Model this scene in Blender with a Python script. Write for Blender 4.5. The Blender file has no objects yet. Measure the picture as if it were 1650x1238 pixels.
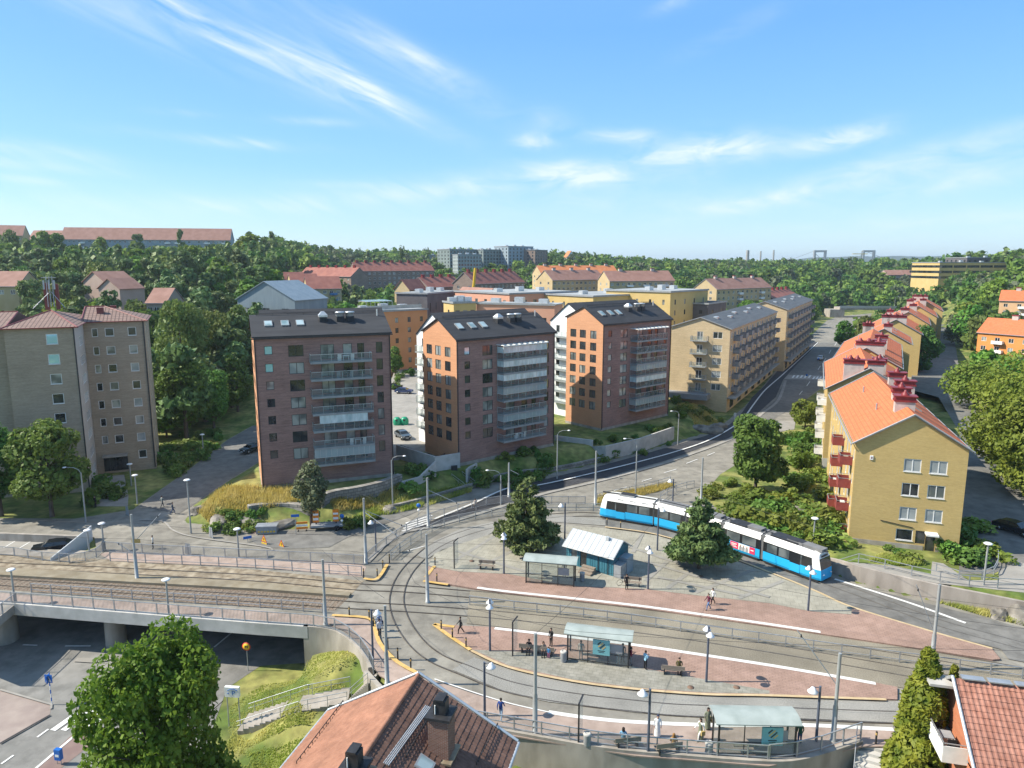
import bpy, math, random
import numpy as np
from mathutils import Vector, Matrix, noise
random.seed(7); rng = np.random.default_rng(7)
SC = bpy.context.scene
COL = SC.collection
R = math.radians
PI = math.pi
# ---------------------------------------------------------------- camera model used for measuring the photograph
F = 1150.; PT = R(9.6); SP, CP = math.sin(PT), math.cos(PT); H = 34.
def ray(x, y):
    dx = (x-825)/F; dy = (619-y)/F
    return dx, CP+dy*SP, -SP+dy*CP
def G(x, y, z=0.):
    a, b, c = ray(x, y); t = (z-H)/c
    return (a*t, b*t)
def Zat(px, py, Y):
    a, b, c = ray(px, py); return H+c*Y/b
def atY(px, py, Y):
    a, b, c = ray(px, py); t = Y/b; return (a*t, Y, H+c*t)
def sm(a, b, x):
    t = (x-a)/(b-a); t = 0. if t < 0 else 1. if t > 1 else t
    return t*t*(3-2*t)
# ---------------------------------------------------------------- materials
MT = {}
def nodes(m):
    m.use_nodes = True; nt = m.node_tree; return nt, nt.nodes, nt.links
def mat(name, c, c2=None, sc=1., rough=.75, metal=0., st=(1, 1, 1), det=5., bump=0., spec=.4, lo=.35, hi=.65, orand=0., blot=0., bsc=.05, trans=0., patch=0., joint=None):
    """noise-mixed procedural surface; st stretches the noise, blot adds broad patches, orand varies per object"""
    if name in MT: return MT[name]
    m = bpy.data.materials.new(name); nt, N, L = nodes(m); b = N['Principled BSDF']
    b.inputs['Roughness'].default_value = rough; b.inputs['Metallic'].default_value = metal
    b.inputs['Specular IOR Level'].default_value = spec
    c = tuple(c)+(1,)
    if c2 is None and not orand and not blot: b.inputs['Base Color'].default_value = c
    else:
        tc = N.new('ShaderNodeTexCoord'); mp = N.new('ShaderNodeMapping'); mp.inputs['Scale'].default_value = st
        L.new(tc.outputs['Object'], mp.inputs['Vector'])
        nz = N.new('ShaderNodeTexNoise'); nz.inputs['Scale'].default_value = sc; nz.inputs['Detail'].default_value = det
        L.new(mp.outputs['Vector'], nz.inputs['Vector'])
        rp = N.new('ShaderNodeValToRGB'); rp.color_ramp.elements[0].position = lo; rp.color_ramp.elements[1].position = hi
        rp.color_ramp.elements[0].color = c; rp.color_ramp.elements[1].color = tuple(c2 or c[:3])+(1,)
        L.new(nz.outputs['Fac'], rp.inputs['Fac']); out = rp.outputs['Color']
        if blot or orand:
            hs = N.new('ShaderNodeHueSaturation'); L.new(out, hs.inputs['Color']); out = hs.outputs['Color']
            if blot:
                n2 = N.new('ShaderNodeTexNoise'); n2.inputs['Scale'].default_value = bsc; n2.inputs['Detail'].default_value = 6
                L.new(tc.outputs['Object'], n2.inputs['Vector'])
                mr = N.new('ShaderNodeMapRange'); mr.inputs[1].default_value = .3; mr.inputs[2].default_value = .7
                mr.inputs[3].default_value = 1-blot; mr.inputs[4].default_value = 1+blot
                L.new(n2.outputs['Fac'], mr.inputs[0]); L.new(mr.outputs[0], hs.inputs['Value'])
            if patch or joint:   # rectangular repairs, and paving joints
                val = hs.inputs['Value'].links[0].from_socket if blot else None
                if patch:
                    vo = N.new('ShaderNodeTexVoronoi'); vo.distance = 'CHEBYCHEV'; vo.inputs['Scale'].default_value = .16; L.new(tc.outputs['Object'], vo.inputs['Vector'])
                    pr = N.new('ShaderNodeMapRange'); pr.inputs[3].default_value = 1-patch; pr.inputs[4].default_value = 1+patch; L.new(vo.outputs['Color'], pr.inputs[0])
                    a = N.new('ShaderNodeMath'); a.operation = 'MULTIPLY'; L.new(val, a.inputs[0]); L.new(pr.outputs[0], a.inputs[1]); val = a.outputs[0]
                    n4 = N.new('ShaderNodeTexNoise'); n4.inputs['Scale'].default_value = .55; n4.inputs['Detail'].default_value = 10; n4.inputs['Roughness'].default_value = .72; L.new(tc.outputs['Object'], n4.inputs['Vector'])
                    cr = N.new('ShaderNodeMapRange'); cr.inputs[1].default_value = .40; cr.inputs[2].default_value = .52; cr.inputs[3].default_value = .80; L.new(n4.outputs[0], cr.inputs[0])
                    a = N.new('ShaderNodeMath'); a.operation = 'MULTIPLY'; L.new(val, a.inputs[0]); L.new(cr.outputs[0], a.inputs[1]); val = a.outputs[0]
                if joint:
                    bk = N.new('ShaderNodeTexBrick'); bk.inputs['Scale'].default_value = 1; bk.inputs['Brick Width'].default_value, bk.inputs['Row Height'].default_value = joint; bk.inputs['Mortar Size'].default_value = .03
                    bk.inputs['Color1'].default_value = (1, 1, 1, 1); bk.inputs['Color2'].default_value = (.92, .92, .92, 1); bk.inputs['Mortar'].default_value = (.76, .76, .76, 1)
                    rm = N.new('ShaderNodeMapping'); rm.inputs['Rotation'].default_value = (0, 0, .28); L.new(tc.outputs['Object'], rm.inputs[0]); L.new(rm.outputs[0], bk.inputs['Vector'])
                    a = N.new('ShaderNodeMath'); a.operation = 'MULTIPLY'; L.new(val, a.inputs[0]); L.new(bk.outputs['Color'], a.inputs[1]); val = a.outputs[0]
                L.new(val, hs.inputs['Value'])
            if orand:
                oi = N.new('ShaderNodeObjectInfo')
                m2 = N.new('ShaderNodeMapRange'); m2.inputs[3].default_value = .5-orand*.11; m2.inputs[4].default_value = .5+orand*.05
                L.new(oi.outputs['Random'], m2.inputs[0]); L.new(m2.outputs[0], hs.inputs['Hue'])
                mm = N.new('ShaderNodeMath'); mm.operation = 'MULTIPLY'; mm.inputs[1].default_value = 7.13
                fr = N.new('ShaderNodeMath'); fr.operation = 'FRACT'
                L.new(oi.outputs['Random'], mm.inputs[0]); L.new(mm.outputs[0], fr.inputs[0])
                m3 = N.new('ShaderNodeMapRange'); m3.inputs[3].default_value = 1-orand*.45; m3.inputs[4].default_value = 1+orand*.55
                L.new(fr.outputs[0], m3.inputs[0]); L.new(m3.outputs[0], hs.inputs['Value'])
        L.new(out, b.inputs['Base Color'])
        if bump:
            bp = N.new('ShaderNodeBump'); bp.inputs['Strength'].default_value = bump; bp.inputs['Distance'].default_value = .1
            L.new(nz.outputs['Fac'], bp.inputs['Height']); L.new(bp.outputs['Normal'], b.inputs['Normal'])
        if trans:
            tr = N.new('ShaderNodeBsdfTranslucent'); L.new(out, tr.inputs['Color'])
            mx = N.new('ShaderNodeMixShader'); mx.inputs[0].default_value = trans
            L.new(b.outputs[0], mx.inputs[1]); L.new(tr.outputs[0], mx.inputs[2]); L.new(mx.outputs[0], N['Material Output'].inputs['Surface'])
    MT[name] = m; return m
def brick(name, c, c2, mort, bw=.3, rh=.085, ms=.012, streak=.5, mod=1., rough=.85):
    """masonry: brick texture over (x+y, z) of the building, with streaks drawn out along the courses"""
    m = bpy.data.materials.new(name); nt, N, L = nodes(m); b = N['Principled BSDF']; b.inputs['Roughness'].default_value = rough
    b.inputs['Specular IOR Level'].default_value = .25
    tc = N.new('ShaderNodeTexCoord'); sx = N.new('ShaderNodeSeparateXYZ'); L.new(tc.outputs['Object'], sx.inputs[0])
    ad = N.new('ShaderNodeMath'); L.new(sx.outputs[0], ad.inputs[0]); L.new(sx.outputs[1], ad.inputs[1])
    cx = N.new('ShaderNodeCombineXYZ'); L.new(ad.outputs[0], cx.inputs[0]); L.new(sx.outputs[2], cx.inputs[1])
    br = N.new('ShaderNodeTexBrick'); L.new(cx.outputs[0], br.inputs['Vector'])
    br.inputs['Scale'].default_value = 1; br.inputs['Brick Width'].default_value = bw; br.inputs['Row Height'].default_value = rh
    br.inputs['Mortar Size'].default_value = ms; br.inputs['Bias'].default_value = 0
    br.inputs['Color1'].default_value = tuple(c)+(1,); br.inputs['Color2'].default_value = tuple(c2)+(1,); br.inputs['Mortar'].default_value = tuple(mort)+(1,)
    mp = N.new('ShaderNodeMapping'); mp.inputs['Scale'].default_value = (.45, 4.2, 1); L.new(cx.outputs[0], mp.inputs[0])
    nz = N.new('ShaderNodeTexNoise'); nz.inputs['Scale'].default_value = 1.; nz.inputs['Detail'].default_value = 6; L.new(mp.outputs[0], nz.inputs['Vector'])
    n2 = N.new('ShaderNodeTexNoise'); n2.inputs['Scale'].default_value = .22; n2.inputs['Detail'].default_value = 5; L.new(cx.outputs[0], n2.inputs['Vector'])
    av = N.new('ShaderNodeMath'); L.new(nz.outputs[0], av.inputs[0]); L.new(n2.outputs[0], av.inputs[1])
    mr = N.new('ShaderNodeMapRange'); mr.inputs[1].default_value = .65; mr.inputs[2].default_value = 1.35; mr.inputs[3].default_value = mod*(1-streak*.5); mr.inputs[4].default_value = mod*(1+streak*.5)
    L.new(av.outputs[0], mr.inputs[0])
    hs = N.new('ShaderNodeHueSaturation'); L.new(br.outputs['Color'], hs.inputs['Color']); L.new(mr.outputs[0], hs.inputs['Value'])
    L.new(hs.outputs[0], b.inputs['Base Color'])
    bp = N.new('ShaderNodeBump'); bp.inputs['Strength'].default_value = .25; bp.inputs['Distance'].default_value = .02
    L.new(br.outputs['Fac'], bp.inputs['Height']); bp.invert = True; L.new(bp.outputs[0], b.inputs['Normal'])
    MT[name] = m; return m
def glassy(name, base, rough=.06, metal=0., spec=.8, vary=None, sc=.6):
    m = bpy.data.materials.new(name); nt, N, L = nodes(m); b = N['Principled BSDF']
    b.inputs['Base Color'].default_value = tuple(base)+(1,); b.inputs['Roughness'].default_value = rough
    b.inputs['Metallic'].default_value = metal; b.inputs['Specular IOR Level'].default_value = spec
    tc = N.new('ShaderNodeTexCoord'); nz = N.new('ShaderNodeTexNoise'); nz.inputs['Scale'].default_value = sc; nz.inputs['Detail'].default_value = 1
    L.new(tc.outputs['Object'], nz.inputs['Vector'])
    if vary:
        rp = N.new('ShaderNodeValToRGB'); rp.color_ramp.elements[0].position = .42; rp.color_ramp.elements[1].position = .6
        rp.color_ramp.elements[0].color = tuple(base)+(1,); rp.color_ramp.elements[1].color = tuple(vary)+(1,)
        oi = N.new('ShaderNodeObjectInfo'); va = N.new('ShaderNodeVectorMath'); L.new(tc.outputs['Object'], va.inputs[0]); L.new(oi.outputs['Location'], va.inputs[1])
        L.new(va.outputs[0], nz.inputs['Vector']); L.new(nz.outputs['Fac'], rp.inputs[0]); L.new(rp.outputs[0], b.inputs['Base Color'])
    bp = N.new('ShaderNodeBump'); bp.inputs['Strength'].default_value = .05; bp.inputs['Distance'].default_value = .05
    L.new(nz.outputs['Fac'], bp.inputs['Height']); L.new(bp.outputs[0], b.inputs['Normal'])
    MT[name] = m; return m
def clear(name, tint=(.85, .93, .93), mixf=.28, rough=.05, base=(.5, .58, .6)):
    """thin pane: mostly see-through, part reflective / milky"""
    m = bpy.data.materials.new(name); nt, N, L = nodes(m); b = N['Principled BSDF']
    b.inputs['Base Color'].default_value = tuple(base)+(1,); b.inputs['Roughness'].default_value = rough; b.inputs['Specular IOR Level'].default_value = .7
    t = N.new('ShaderNodeBsdfTransparent'); t.inputs[0].default_value = tuple(tint)+(1,)
    mx = N.new('ShaderNodeMixShader'); mx.inputs[0].default_value = mixf
    L.new(t.outputs[0], mx.inputs[1]); L.new(b.outputs[0], mx.inputs[2]); L.new(mx.outputs[0], N['Material Output'].inputs['Surface'])
    MT[name] = m; return m
# ---------------------------------------------------------------- mesh builder
class MB:
    def __init__(s): s.v = []; s.f = []; s.m = []; s.s = []
    def add(s, vs, fs, mi=0, smooth=False):
        o = len(s.v); s.v += [tuple(v) for v in vs]
        for f in fs: s.f.append(tuple(i+o for i in f)); s.m.append(mi); s.s.append(smooth)
        return s
    def quad(s, a, b, c, d, mi=0): return s.add([a, b, c, d], [(0, 1, 2, 3)], mi)
    def poly(s, pts, mi=0): return s.add(pts, [tuple(range(len(pts)))], mi)
    def box(s, x0, x1, y0, y1, z0, z1, mi=0, M=None):
        vs = [Vector((x, y, z)) for z in (z0, z1) for x, y in ((x0, y0), (x1, y0), (x1, y1), (x0, y1))]
        if M is not None: vs = [M @ v for v in vs]
        return s.add(vs, [(3, 2, 1, 0), (4, 5, 6, 7), (0, 1, 5, 4), (1, 2, 6, 5), (2, 3, 7, 6), (3, 0, 4, 7)], mi)
    def prism(s, pts, z0, z1, mi=0, mtop=None):
        n = len(pts); ar = sum(pts[i][0]*pts[(i+1) % n][1]-pts[(i+1) % n][0]*pts[i][1] for i in range(n))
        if ar < 0: pts = pts[::-1]
        vs = [(p[0], p[1], z0) for p in pts]+[(p[0], p[1], z1) for p in pts]
        s.add(vs, [tuple(range(n-1, -1, -1))]+[(i, (i+1) % n, n+(i+1) % n, n+i) for i in range(n)], mi)
        return s.add(vs[n:], [tuple(range(n))], mi if mtop is None else mtop)
    def tube(s, p, q, r0, r1=None, n=8, mi=0, cap=True, smooth=True):
        p, q = Vector(p), Vector(q); r1 = r0 if r1 is None else r1; d = (q-p)
        if d.length < 1e-6: return s
        u = d.normalized().orthogonal().normalized(); w = d.normalized().cross(u)
        vs = []
        for c, r in ((p, r0), (q, r1)):
            for i in range(n): a = 2*PI*i/n; vs.append(c+(u*math.cos(a)+w*math.sin(a))*r)
        s.add(vs, [(i, (i+1) % n, n+(i+1) % n, n+i) for i in range(n)], mi, smooth)
        if cap: s.add(vs[:n], [tuple(range(n-1, -1, -1))], mi); s.add(vs[n:], [tuple(range(n))], mi)
        return s
    def path(s, pts, r, n=6, mi=0):
        rr = r if hasattr(r, '__len__') else [r]*len(pts)
        for i in range(len(pts)-1): s.tube(pts[i], pts[i+1], rr[i], rr[i+1], n, mi)
        return s
    def lathe(s, prof, c=(0, 0, 0), n=14, mi=0, smooth=True):
        vs = []; k = len(prof)
        for r, z in prof:
            for i in range(n): a = 2*PI*i/n; vs.append((c[0]+r*math.cos(a), c[1]+r*math.sin(a), c[2]+z))
        fs = [(j*n+i, j*n+(i+1) % n, (j+1)*n+(i+1) % n, (j+1)*n+i) for j in range(k-1) for i in range(n)]
        s.add(vs, fs, mi, smooth)
        s.add(vs[:n], [tuple(range(n-1, -1, -1))], mi); s.add(vs[-n:], [tuple(range(n))], mi); return s
    def ribbon(s, pts, w, z0, z1, mi=0, off=0.):
        """wall / kerb / line of width w along a polyline; z0, z1 numbers or lists"""
        n = len(pts); P = [Vector(p[:2]) for p in pts]; Lf = []; Rt = []
        for i in range(n):
            d = (P[min(i+1, n-1)]-P[max(i-1, 0)]).normalized(); nn = Vector((-d.y, d.x))
            Lf.append(P[i]+nn*(off+w/2)); Rt.append(P[i]+nn*(off-w/2))
        za = z0 if hasattr(z0, '__len__') else [z0]*n; zb = z1 if hasattr(z1, '__len__') else [z1]*n
        vs = []
        for i in range(n): vs += [(*Rt[i], za[i]), (*Lf[i], za[i]), (*Lf[i], zb[i]), (*Rt[i], zb[i])]
        fs = []
        for i in range(n-1):
            a, b = 4*i, 4*i+4
            fs += [(a, b, b+3, a+3), (b+1, a+1, a+2, b+2), (a+3, b+3, b+2, a+2), (a+1, b+1, b, a)]
        e = 4*(n-1); fs += [(0, 3, 2, 1), (e, e+1, e+2, e+3)]
        return s.add(vs, fs, mi)
    def mesh(s, name, mats):
        me = bpy.data.meshes.new(name); me.from_pydata(s.v, [], s.f)
        for m in (mats if isinstance(mats, (list, tuple)) else [mats]): me.materials.append(m)
        me.polygons.foreach_set('material_index', s.m); me.polygons.foreach_set('use_smooth', s.s); me.update(); return me
    def build(s, name, mats, parent=None, loc=None, rz=None):
        return ob(name, s.mesh(name, mats), parent, loc, rz)
def ob(name, me, parent=None, loc=None, rz=None):
    o = bpy.data.objects.new(name, me); COL.objects.link(o)
    if parent is not None: o.parent = parent
    if loc is not None: o.location = loc
    if rz is not None: o.rotation_euler = (0, 0, rz)
    return o
def tag(o, label, cat, group=None, kind=None):
    if label: o['label'] = label
    if cat: o['category'] = cat
    if group: o['group'] = group
    if kind: o['kind'] = kind
    return o
def root(name, label, cat, loc=(0, 0, 0), rz=0., group=None):
    o = ob(name, None, None, loc, rz); o.empty_display_size = .5
    return tag(o, label, cat, group)
def kids(o): return [c for c in bpy.data.objects if c.parent == o]
CH = {}
def tree_of(o):
    """snapshot of a thing's part tree, so copies need no searching"""
    if o.name not in CH: CH[o.name] = [(c, tree_of(c)) for c in kids(o)]
    return CH[o.name]
def dup(o, loc, rz=None, sc=None, label=None, group=None, parent=None, _t=None):
    t = tree_of(o) if _t is None else _t
    c = o.copy(); COL.objects.link(c)
    if parent is not None: c.parent = parent
    if loc is not None: c.location = loc
    if rz is not None: c.rotation_euler = (0, 0, rz)
    if sc is not None: c.scale = sc if hasattr(sc, '__len__') else (sc,)*3
    if label: c['label'] = label
    if group: c['group'] = group
    for ch, tt in t: dup(ch, None, parent=c, _t=tt)
    return c
def struct(o): o['kind'] = 'structure'; return o
def catmull(P, n=6):
    P = [Vector(p[:2]) for p in P]; out = []
    for i in range(len(P)-1):
        a, b, c, d = P[max(i-1, 0)], P[i], P[i+1], P[min(i+2, len(P)-1)]
        for k in range(n):
            t = k/n
            out.append(.5*((2*b)+(c-a)*t+(2*a-5*b+4*c-d)*t*t+(3*b-a-3*c+d)*t**3))
    out.append(P[-1]); return out
def resample(P, step):
    P = [Vector(p) for p in P]; out = [P[0]]; acc = 0.
    for a, b in zip(P, P[1:]):
        L = (b-a).length; t = step-acc
        while t <= L: out.append(a+(b-a)*(t/L)); t += step
        acc = (acc+L) % step
    if (out[-1]-P[-1]).length > step*.35: out.append(P[-1])
    return out
def PX(pts, z=0.): return [G(p[0], p[1], z) for p in pts]
def inpoly(x, y, P):
    r = False; j = len(P)-1
    for i in range(len(P)):
        if (P[i][1] > y) != (P[j][1] > y) and x < (P[j][0]-P[i][0])*(y-P[i][1])/(P[j][1]-P[i][1])+P[i][0]: r = not r
        j = i
    return r
def dseg(x, y, P, closed=True):
    best = 1e9; n = len(P)
    for i in range(n if closed else n-1):
        ax, ay = P[i][:2]; bx, by = P[(i+1) % n][:2]; dx, dy = bx-ax, by-ay; l2 = dx*dx+dy*dy or 1e-9
        t = max(0, min(1, ((x-ax)*dx+(y-ay)*dy)/l2)); best = min(best, (x-ax-t*dx)**2+(y-ay-t*dy)**2)
    return best**.5
def textmesh(txt, size, mats, parent, M, name='lettering', depth=.004):
    cu = bpy.data.curves.new('t', 'FONT'); cu.body = txt; cu.size = size; cu.align_x = 'CENTER'; cu.align_y = 'CENTER'; cu.extrude = depth
    o = bpy.data.objects.new('t', cu); COL.objects.link(o); dg = bpy.context.evaluated_depsgraph_get()
    me = bpy.data.meshes.new_from_object(o.evaluated_get(dg)); bpy.data.objects.remove(o); bpy.data.curves.remove(cu)
    me.transform(M); me.materials.clear(); me.materials.append(mats); return ob(name, me, parent)
# ================================================================ materials used across the place
asph = mat('asphalt', (0.189, 0.175, 0.147), (0.252, 0.235, 0.198), .6, .9, blot=.16, bsc=.09, det=8, patch=.13)
asph_dark = mat('asphalt_new', (.035, .036, .04), (.055, .055, .06), 1.5, .85, blot=.12, bsc=.1, patch=.08)
asph_mid = mat('asphalt_mid', (0.135, 0.13, 0.119), (0.18, 0.173, 0.158), .8, .9, blot=.15, bsc=.08, det=8, patch=.10)
pave = mat('pavement', (0.246, 0.231, 0.207), (0.308, 0.29, 0.26), .7, .9, blot=.12, bsc=.12)
redpave = mat('red_pavers', (0.276, 0.18, 0.139), (0.338, 0.224, 0.177), 1.2, .9, blot=.14, bsc=.2, joint=(.5, .25))
pinkpave = mat('pink_pavement', (0.294, 0.225, 0.186), (0.355, 0.276, 0.232), 1., .9, blot=.14, bsc=.15, patch=.06)
gravel = mat('ballast', (.15, .145, .13), (.31, .30, .272), 13, .95, det=2, blot=.2, bsc=.25, lo=.3, hi=.7); gravel_b = mat('ballast_brown', (.14, .123, .09), (.28, .248, .19), 13, .95, det=2, blot=.25, bsc=.2, lo=.3, hi=.7)
brownballast = mat('brown_ballast', (.085, .062, .045), (.25, .195, .145), 6., .95, det=4, blot=.2, bsc=.2, lo=.35, hi=.7)
sandstrip = mat('sandy_concrete', (0.158, 0.121, 0.0789), (0.316, 0.267, 0.195), 1.2, .95, blot=.25, bsc=.5, det=8)
conc = mat('concrete', (.25, .225, .19), (.37, .335, .29), .9, .9, st=(1, 1, .35), blot=.15, bsc=.15, det=7)
conc_pale = mat('pale_concrete', (.40, .39, .36), (.5, .48, .45), .8, .9, blot=.1, bsc=.2)
edgew = mat('edge_paint', (.58, .57, .54), (.66, .65, .62), 3., .8); white = mat('white_paint', (.80, .79, .76), (.72, .71, .68), 2., .6)
linew = mat('road_paint', (.62, .61, .58), (.75, .74, .71), 3., .7)
yellow = mat('yellow_kerb', (.46, .29, .08), (.56, .38, .15), 2., .8)
rail_m = mat('rail_steel', (.10, .085, .07), (.16, .14, .12), 3., .4, metal=.5)
galv = mat('galvanised_steel', (.33, .35, .37), (.42, .44, .46), 2., .45, metal=.5)
mastm = mat('mast_grey', (.30, .31, .31), (.38, .39, .38), 1., .5, metal=.3)
navy = mat('pole_blue_grey', (.07, .085, .12), (.10, .115, .15), 2., .4)
dark = mat('dark_metal', (.02, .02, .022), (.035, .035, .037), 3., .5)
black = mat('black_rubber', (.012, .012, .012), (.02, .02, .02), 3., .8)
lampw = mat('lamp_shade_white', (.78, .78, .78), (.7, .7, .7), 2., .35)
stone = mat('stone', (.11, .10, .085), (.24, .22, .19), .8, .9, bump=.6, blot=.25, bsc=.5, det=8)
wood = mat('grey_wood', (.20, .16, .12), (.30, .25, .20), 2., .8, st=(1, 8, 8))
barkm = mat('bark', (.06, .045, .035), (.13, .10, .08), 3., .95, st=(1, 1, .3))
# ================================================================ ground: one terrain sheet
T_TERR = PX([(312, 815), (299, 842), (420, 856), (553, 848), (621, 825), (680, 812), (820, 770), (896, 761), (973, 744), (1074, 716), (1138, 697), (1165, 684), (1150, 666), (1085, 626)])+[(40, 214), (-30, 214), (-64, 172)]+PX([(428, 690), (423, 742), (352, 786)])
T_RIGHT = PX([(1262, 893), (1300, 902), (1352, 925), (1386, 937.5), (1476, 960), (1584, 983), (1720, 1011)])+[(140, 60), (190, 190), (74, 150), (50, 104)]
T_PARK = PX([(-300, 858), (0, 858), (150, 863), (156, 878), (94, 907), (0, 909), (-300, 900)])
WALLX = [(-14, 57.3), (-12, 55.2), (-8, 49.5), (-.2, 47.1), (6.5, 45.3), (17.6, 43.9), (20.5, 44.2), (25, 46), (29.5, 46), (60, 44)]
def ywall(x):
    if x <= WALLX[0][0]: return WALLX[0][1]
    for (a, b), (c, d) in zip(WALLX, WALLX[1:]):
        if x <= c: return b+(d-b)*(x-a)/(c-a)
    return WALLX[-1][1]
def terr(x, y):
    r = math.hypot(x, y); q = x/max(y, 1.)
    f = sm(-.20, -.37, q)
    hl = min(36*max(0., (y-150)/300)**.9, 40)*f if y > 0 else 0.
    A = 34-13*sm(0, .25, q)+6*sm(.55, .65, q); r0 = 230+250*sm(.2, .3, q)+90*sm(.4, .46, q)-310*sm(.585, .66, q); r1 = 1000-90*sm(.4, .46, q)-300*sm(.585, .66, q)
    h = hl+(A*sm(r0, r1, r)*(1-.85*f) if y > 0 else 0.)
    h *= 1-sm(1500, 2500, r)
    if r > 260: return h
    if 70 < y < 220 and -70 < x < 60 and inpoly(x, y, T_TERR): h = max(h, 2.*sm(0, 5, dseg(x, y, T_TERR)))
    if x > 30 and y > 55 and inpoly(x, y, T_RIGHT): h = max(h, 1.5*sm(.1, .9, dseg(x, y, T_RIGHT)))
    if x < -40 and 70 < y < 92 and inpoly(x, y, T_PARK): h -= 1.0*sm(0, .8, dseg(x, y, T_PARK))
    # the sunken road in front of and under the bridge, with the grass bank rising from it
    yb = 63.2+.13*(-19.5-x) if x < -19.5 else 99
    if y < ywall(x)+1.3: h = min(h, -2.6*sm(0, .9, ywall(x)+1.3-y))
    if x < -12 and y < 64:
        e = -24.3+3.0*sm(58, 46, y)
        h = min(h, -4.8+(4.2 if y > 52 else 2.4)*sm(e, -12.5, x)+.25*math.sin(x*.9)*math.cos(y*.7)*sm(e, e+3, x))
    if x < -19.3 and 60 < y < 77.5: h = min(h, -4.8)
    return h
def GT(px, py, z=0.):
    """where the ray through a photo pixel meets the terrain"""
    a, b, c = ray(px, py); t = 30.; st = 4.
    while t < 4000:
        if H+c*t < terr(a*t, b*t): break
        t += st; st = max(2., t*.01)
    lo, hi = t-st, t
    for _ in range(18):
        m = (lo+hi)/2
        if H+c*m < terr(a*m, b*m): hi = m
        else: lo = m
    return (a*hi, b*hi, terr(a*hi, b*hi))
def axis(parts):
    o = []
    for a, b, s in parts:
        n = max(1, int(round((b-a)/s))); o += [a+(b-a)*i/n for i in range(n)]
    return o+[parts[-1][1]]
gx = axis([(-6000, -1500, 400), (-1500, -500, 70), (-500, -110, 20), (-110, -64, 4), (-64, 36, .9), (36, 66, .9), (66, 140, 5), (140, 500, 20), (500, 1500, 70), (1500, 6500, 400)])
gy = axis([(-200, 20, 20), (20, 34, 3), (34, 100, .9), (100, 140, 2), (140, 260, 5), (260, 700, 16), (700, 1600, 45), (1600, 2600, 120), (2600, 9000, 500)])
gv = [(x, y, terr(x, y)) for y in gy for x in gx]; nx = len(gx)
gf = [(j*nx+i, j*nx+i+1, (j+1)*nx+i+1, (j+1)*nx+i) for j in range(len(gy)-1) for i in range(nx-1)]
gm = mat('grass_ground', (.085, .125, .022), (.24, .23, .07), .22, .95, det=9, blot=.35, bsc=.9, lo=.42, hi=.62)
mb = MB(); mb.v = gv; mb.f = gf; mb.m = [0]*len(gf); mb.s = [True]*len(gf)
struct(mb.build('ground', gm))
# far blue hill beyond the river
mb = MB(); P = []
for i in range(60):
    px = 1130+i*14; d = 5200
    top = 428-14*sm(1180, 1330, px)+1.0*math.sin(px*.021)+.6*math.sin(px*.09)-2.0*sm(1420, 1600, px)
    x, y, z = atY(px, top, d); P.append((x, y, max(z, 1)))
n = len(P)
mb.add([(x, y, z) for x, y, z in P]+[(x*.965, y*.965, z*.55) for x, y, z in P]+[(x*.93, y*.93, -2) for x, y, z in P]+[(x*1.1, y*1.1, -2) for x, y, z in P],
       [(k*n+i, k*n+i+1, (k-1)*n+i+1, (k-1)*n+i) for k in (1, 2) for i in range(n-1)]+[(i, i+1, 3*n+i+1, 3*n+i) for i in range(n-1)], 0, True)
struct(mb.build('hills', mat('hill_forest', (.03, .055, .03), (.06, .085, .04), .012, .95, det=8)))
# ================================================================ roads and paving, sheets a few mm apart
LV = [.012]
def sheet(name, pts, m, z=None, th=None, lift=0.):
    if z is None: LV[0] += .005; z = LV[0]
    w = PX(pts, z+lift)
    mb = MB()
    if th: mb.prism(w, z-th, z)
    else:
        ar = sum(w[i][0]*w[(i+1) % len(w)][1]-w[(i+1) % len(w)][0]*w[i][1] for i in range(len(w)))
        if ar < 0: w = w[::-1]
        mb.poly([(x, y, z) for x, y in w])
    return struct(mb.build(name, m))
sheet('street', [(-80, 835), (0, 835), (120, 836), (215, 821), (222, 815), (300, 760), (366, 709), (407, 686), (428, 686), (423, 742), (352, 786), (312, 815), (299, 842), (420, 856), (553, 848), (621, 825), (680, 812), (820, 770), (896, 761), (973, 744), (1074, 716), (1138, 697), (1165, 684), (1200, 655), (1230, 622), (1255, 590), (1301, 547), (1332, 517), (1350, 510), (1405, 505), (1400, 515), (1388, 521), (1367, 556), (1334, 618), (1288, 652), (1278, 692), (1240, 700), (1200, 740), (1160, 765), (1130, 800), (1150, 815), (1235, 870), (1258, 890), (1300, 900), (1352, 926), (1386, 939), (1476, 962), (1584, 985), (1720, 1013), (1720, 1240), (1500, 1205), (1390, 1204), (1290, 1226), (1240, 1235.5), (1024, 1219), (820, 1186), (690, 1130), (612, 1090), (594, 1068), (570, 1035), (540, 1015), (500, 1009.5), (420, 1005), (25, 973.5), (-80, 967), (-80, 905), (0, 905), (90, 906), (155, 882), (152, 866), (0, 860), (-80, 860)], asph)
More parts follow.
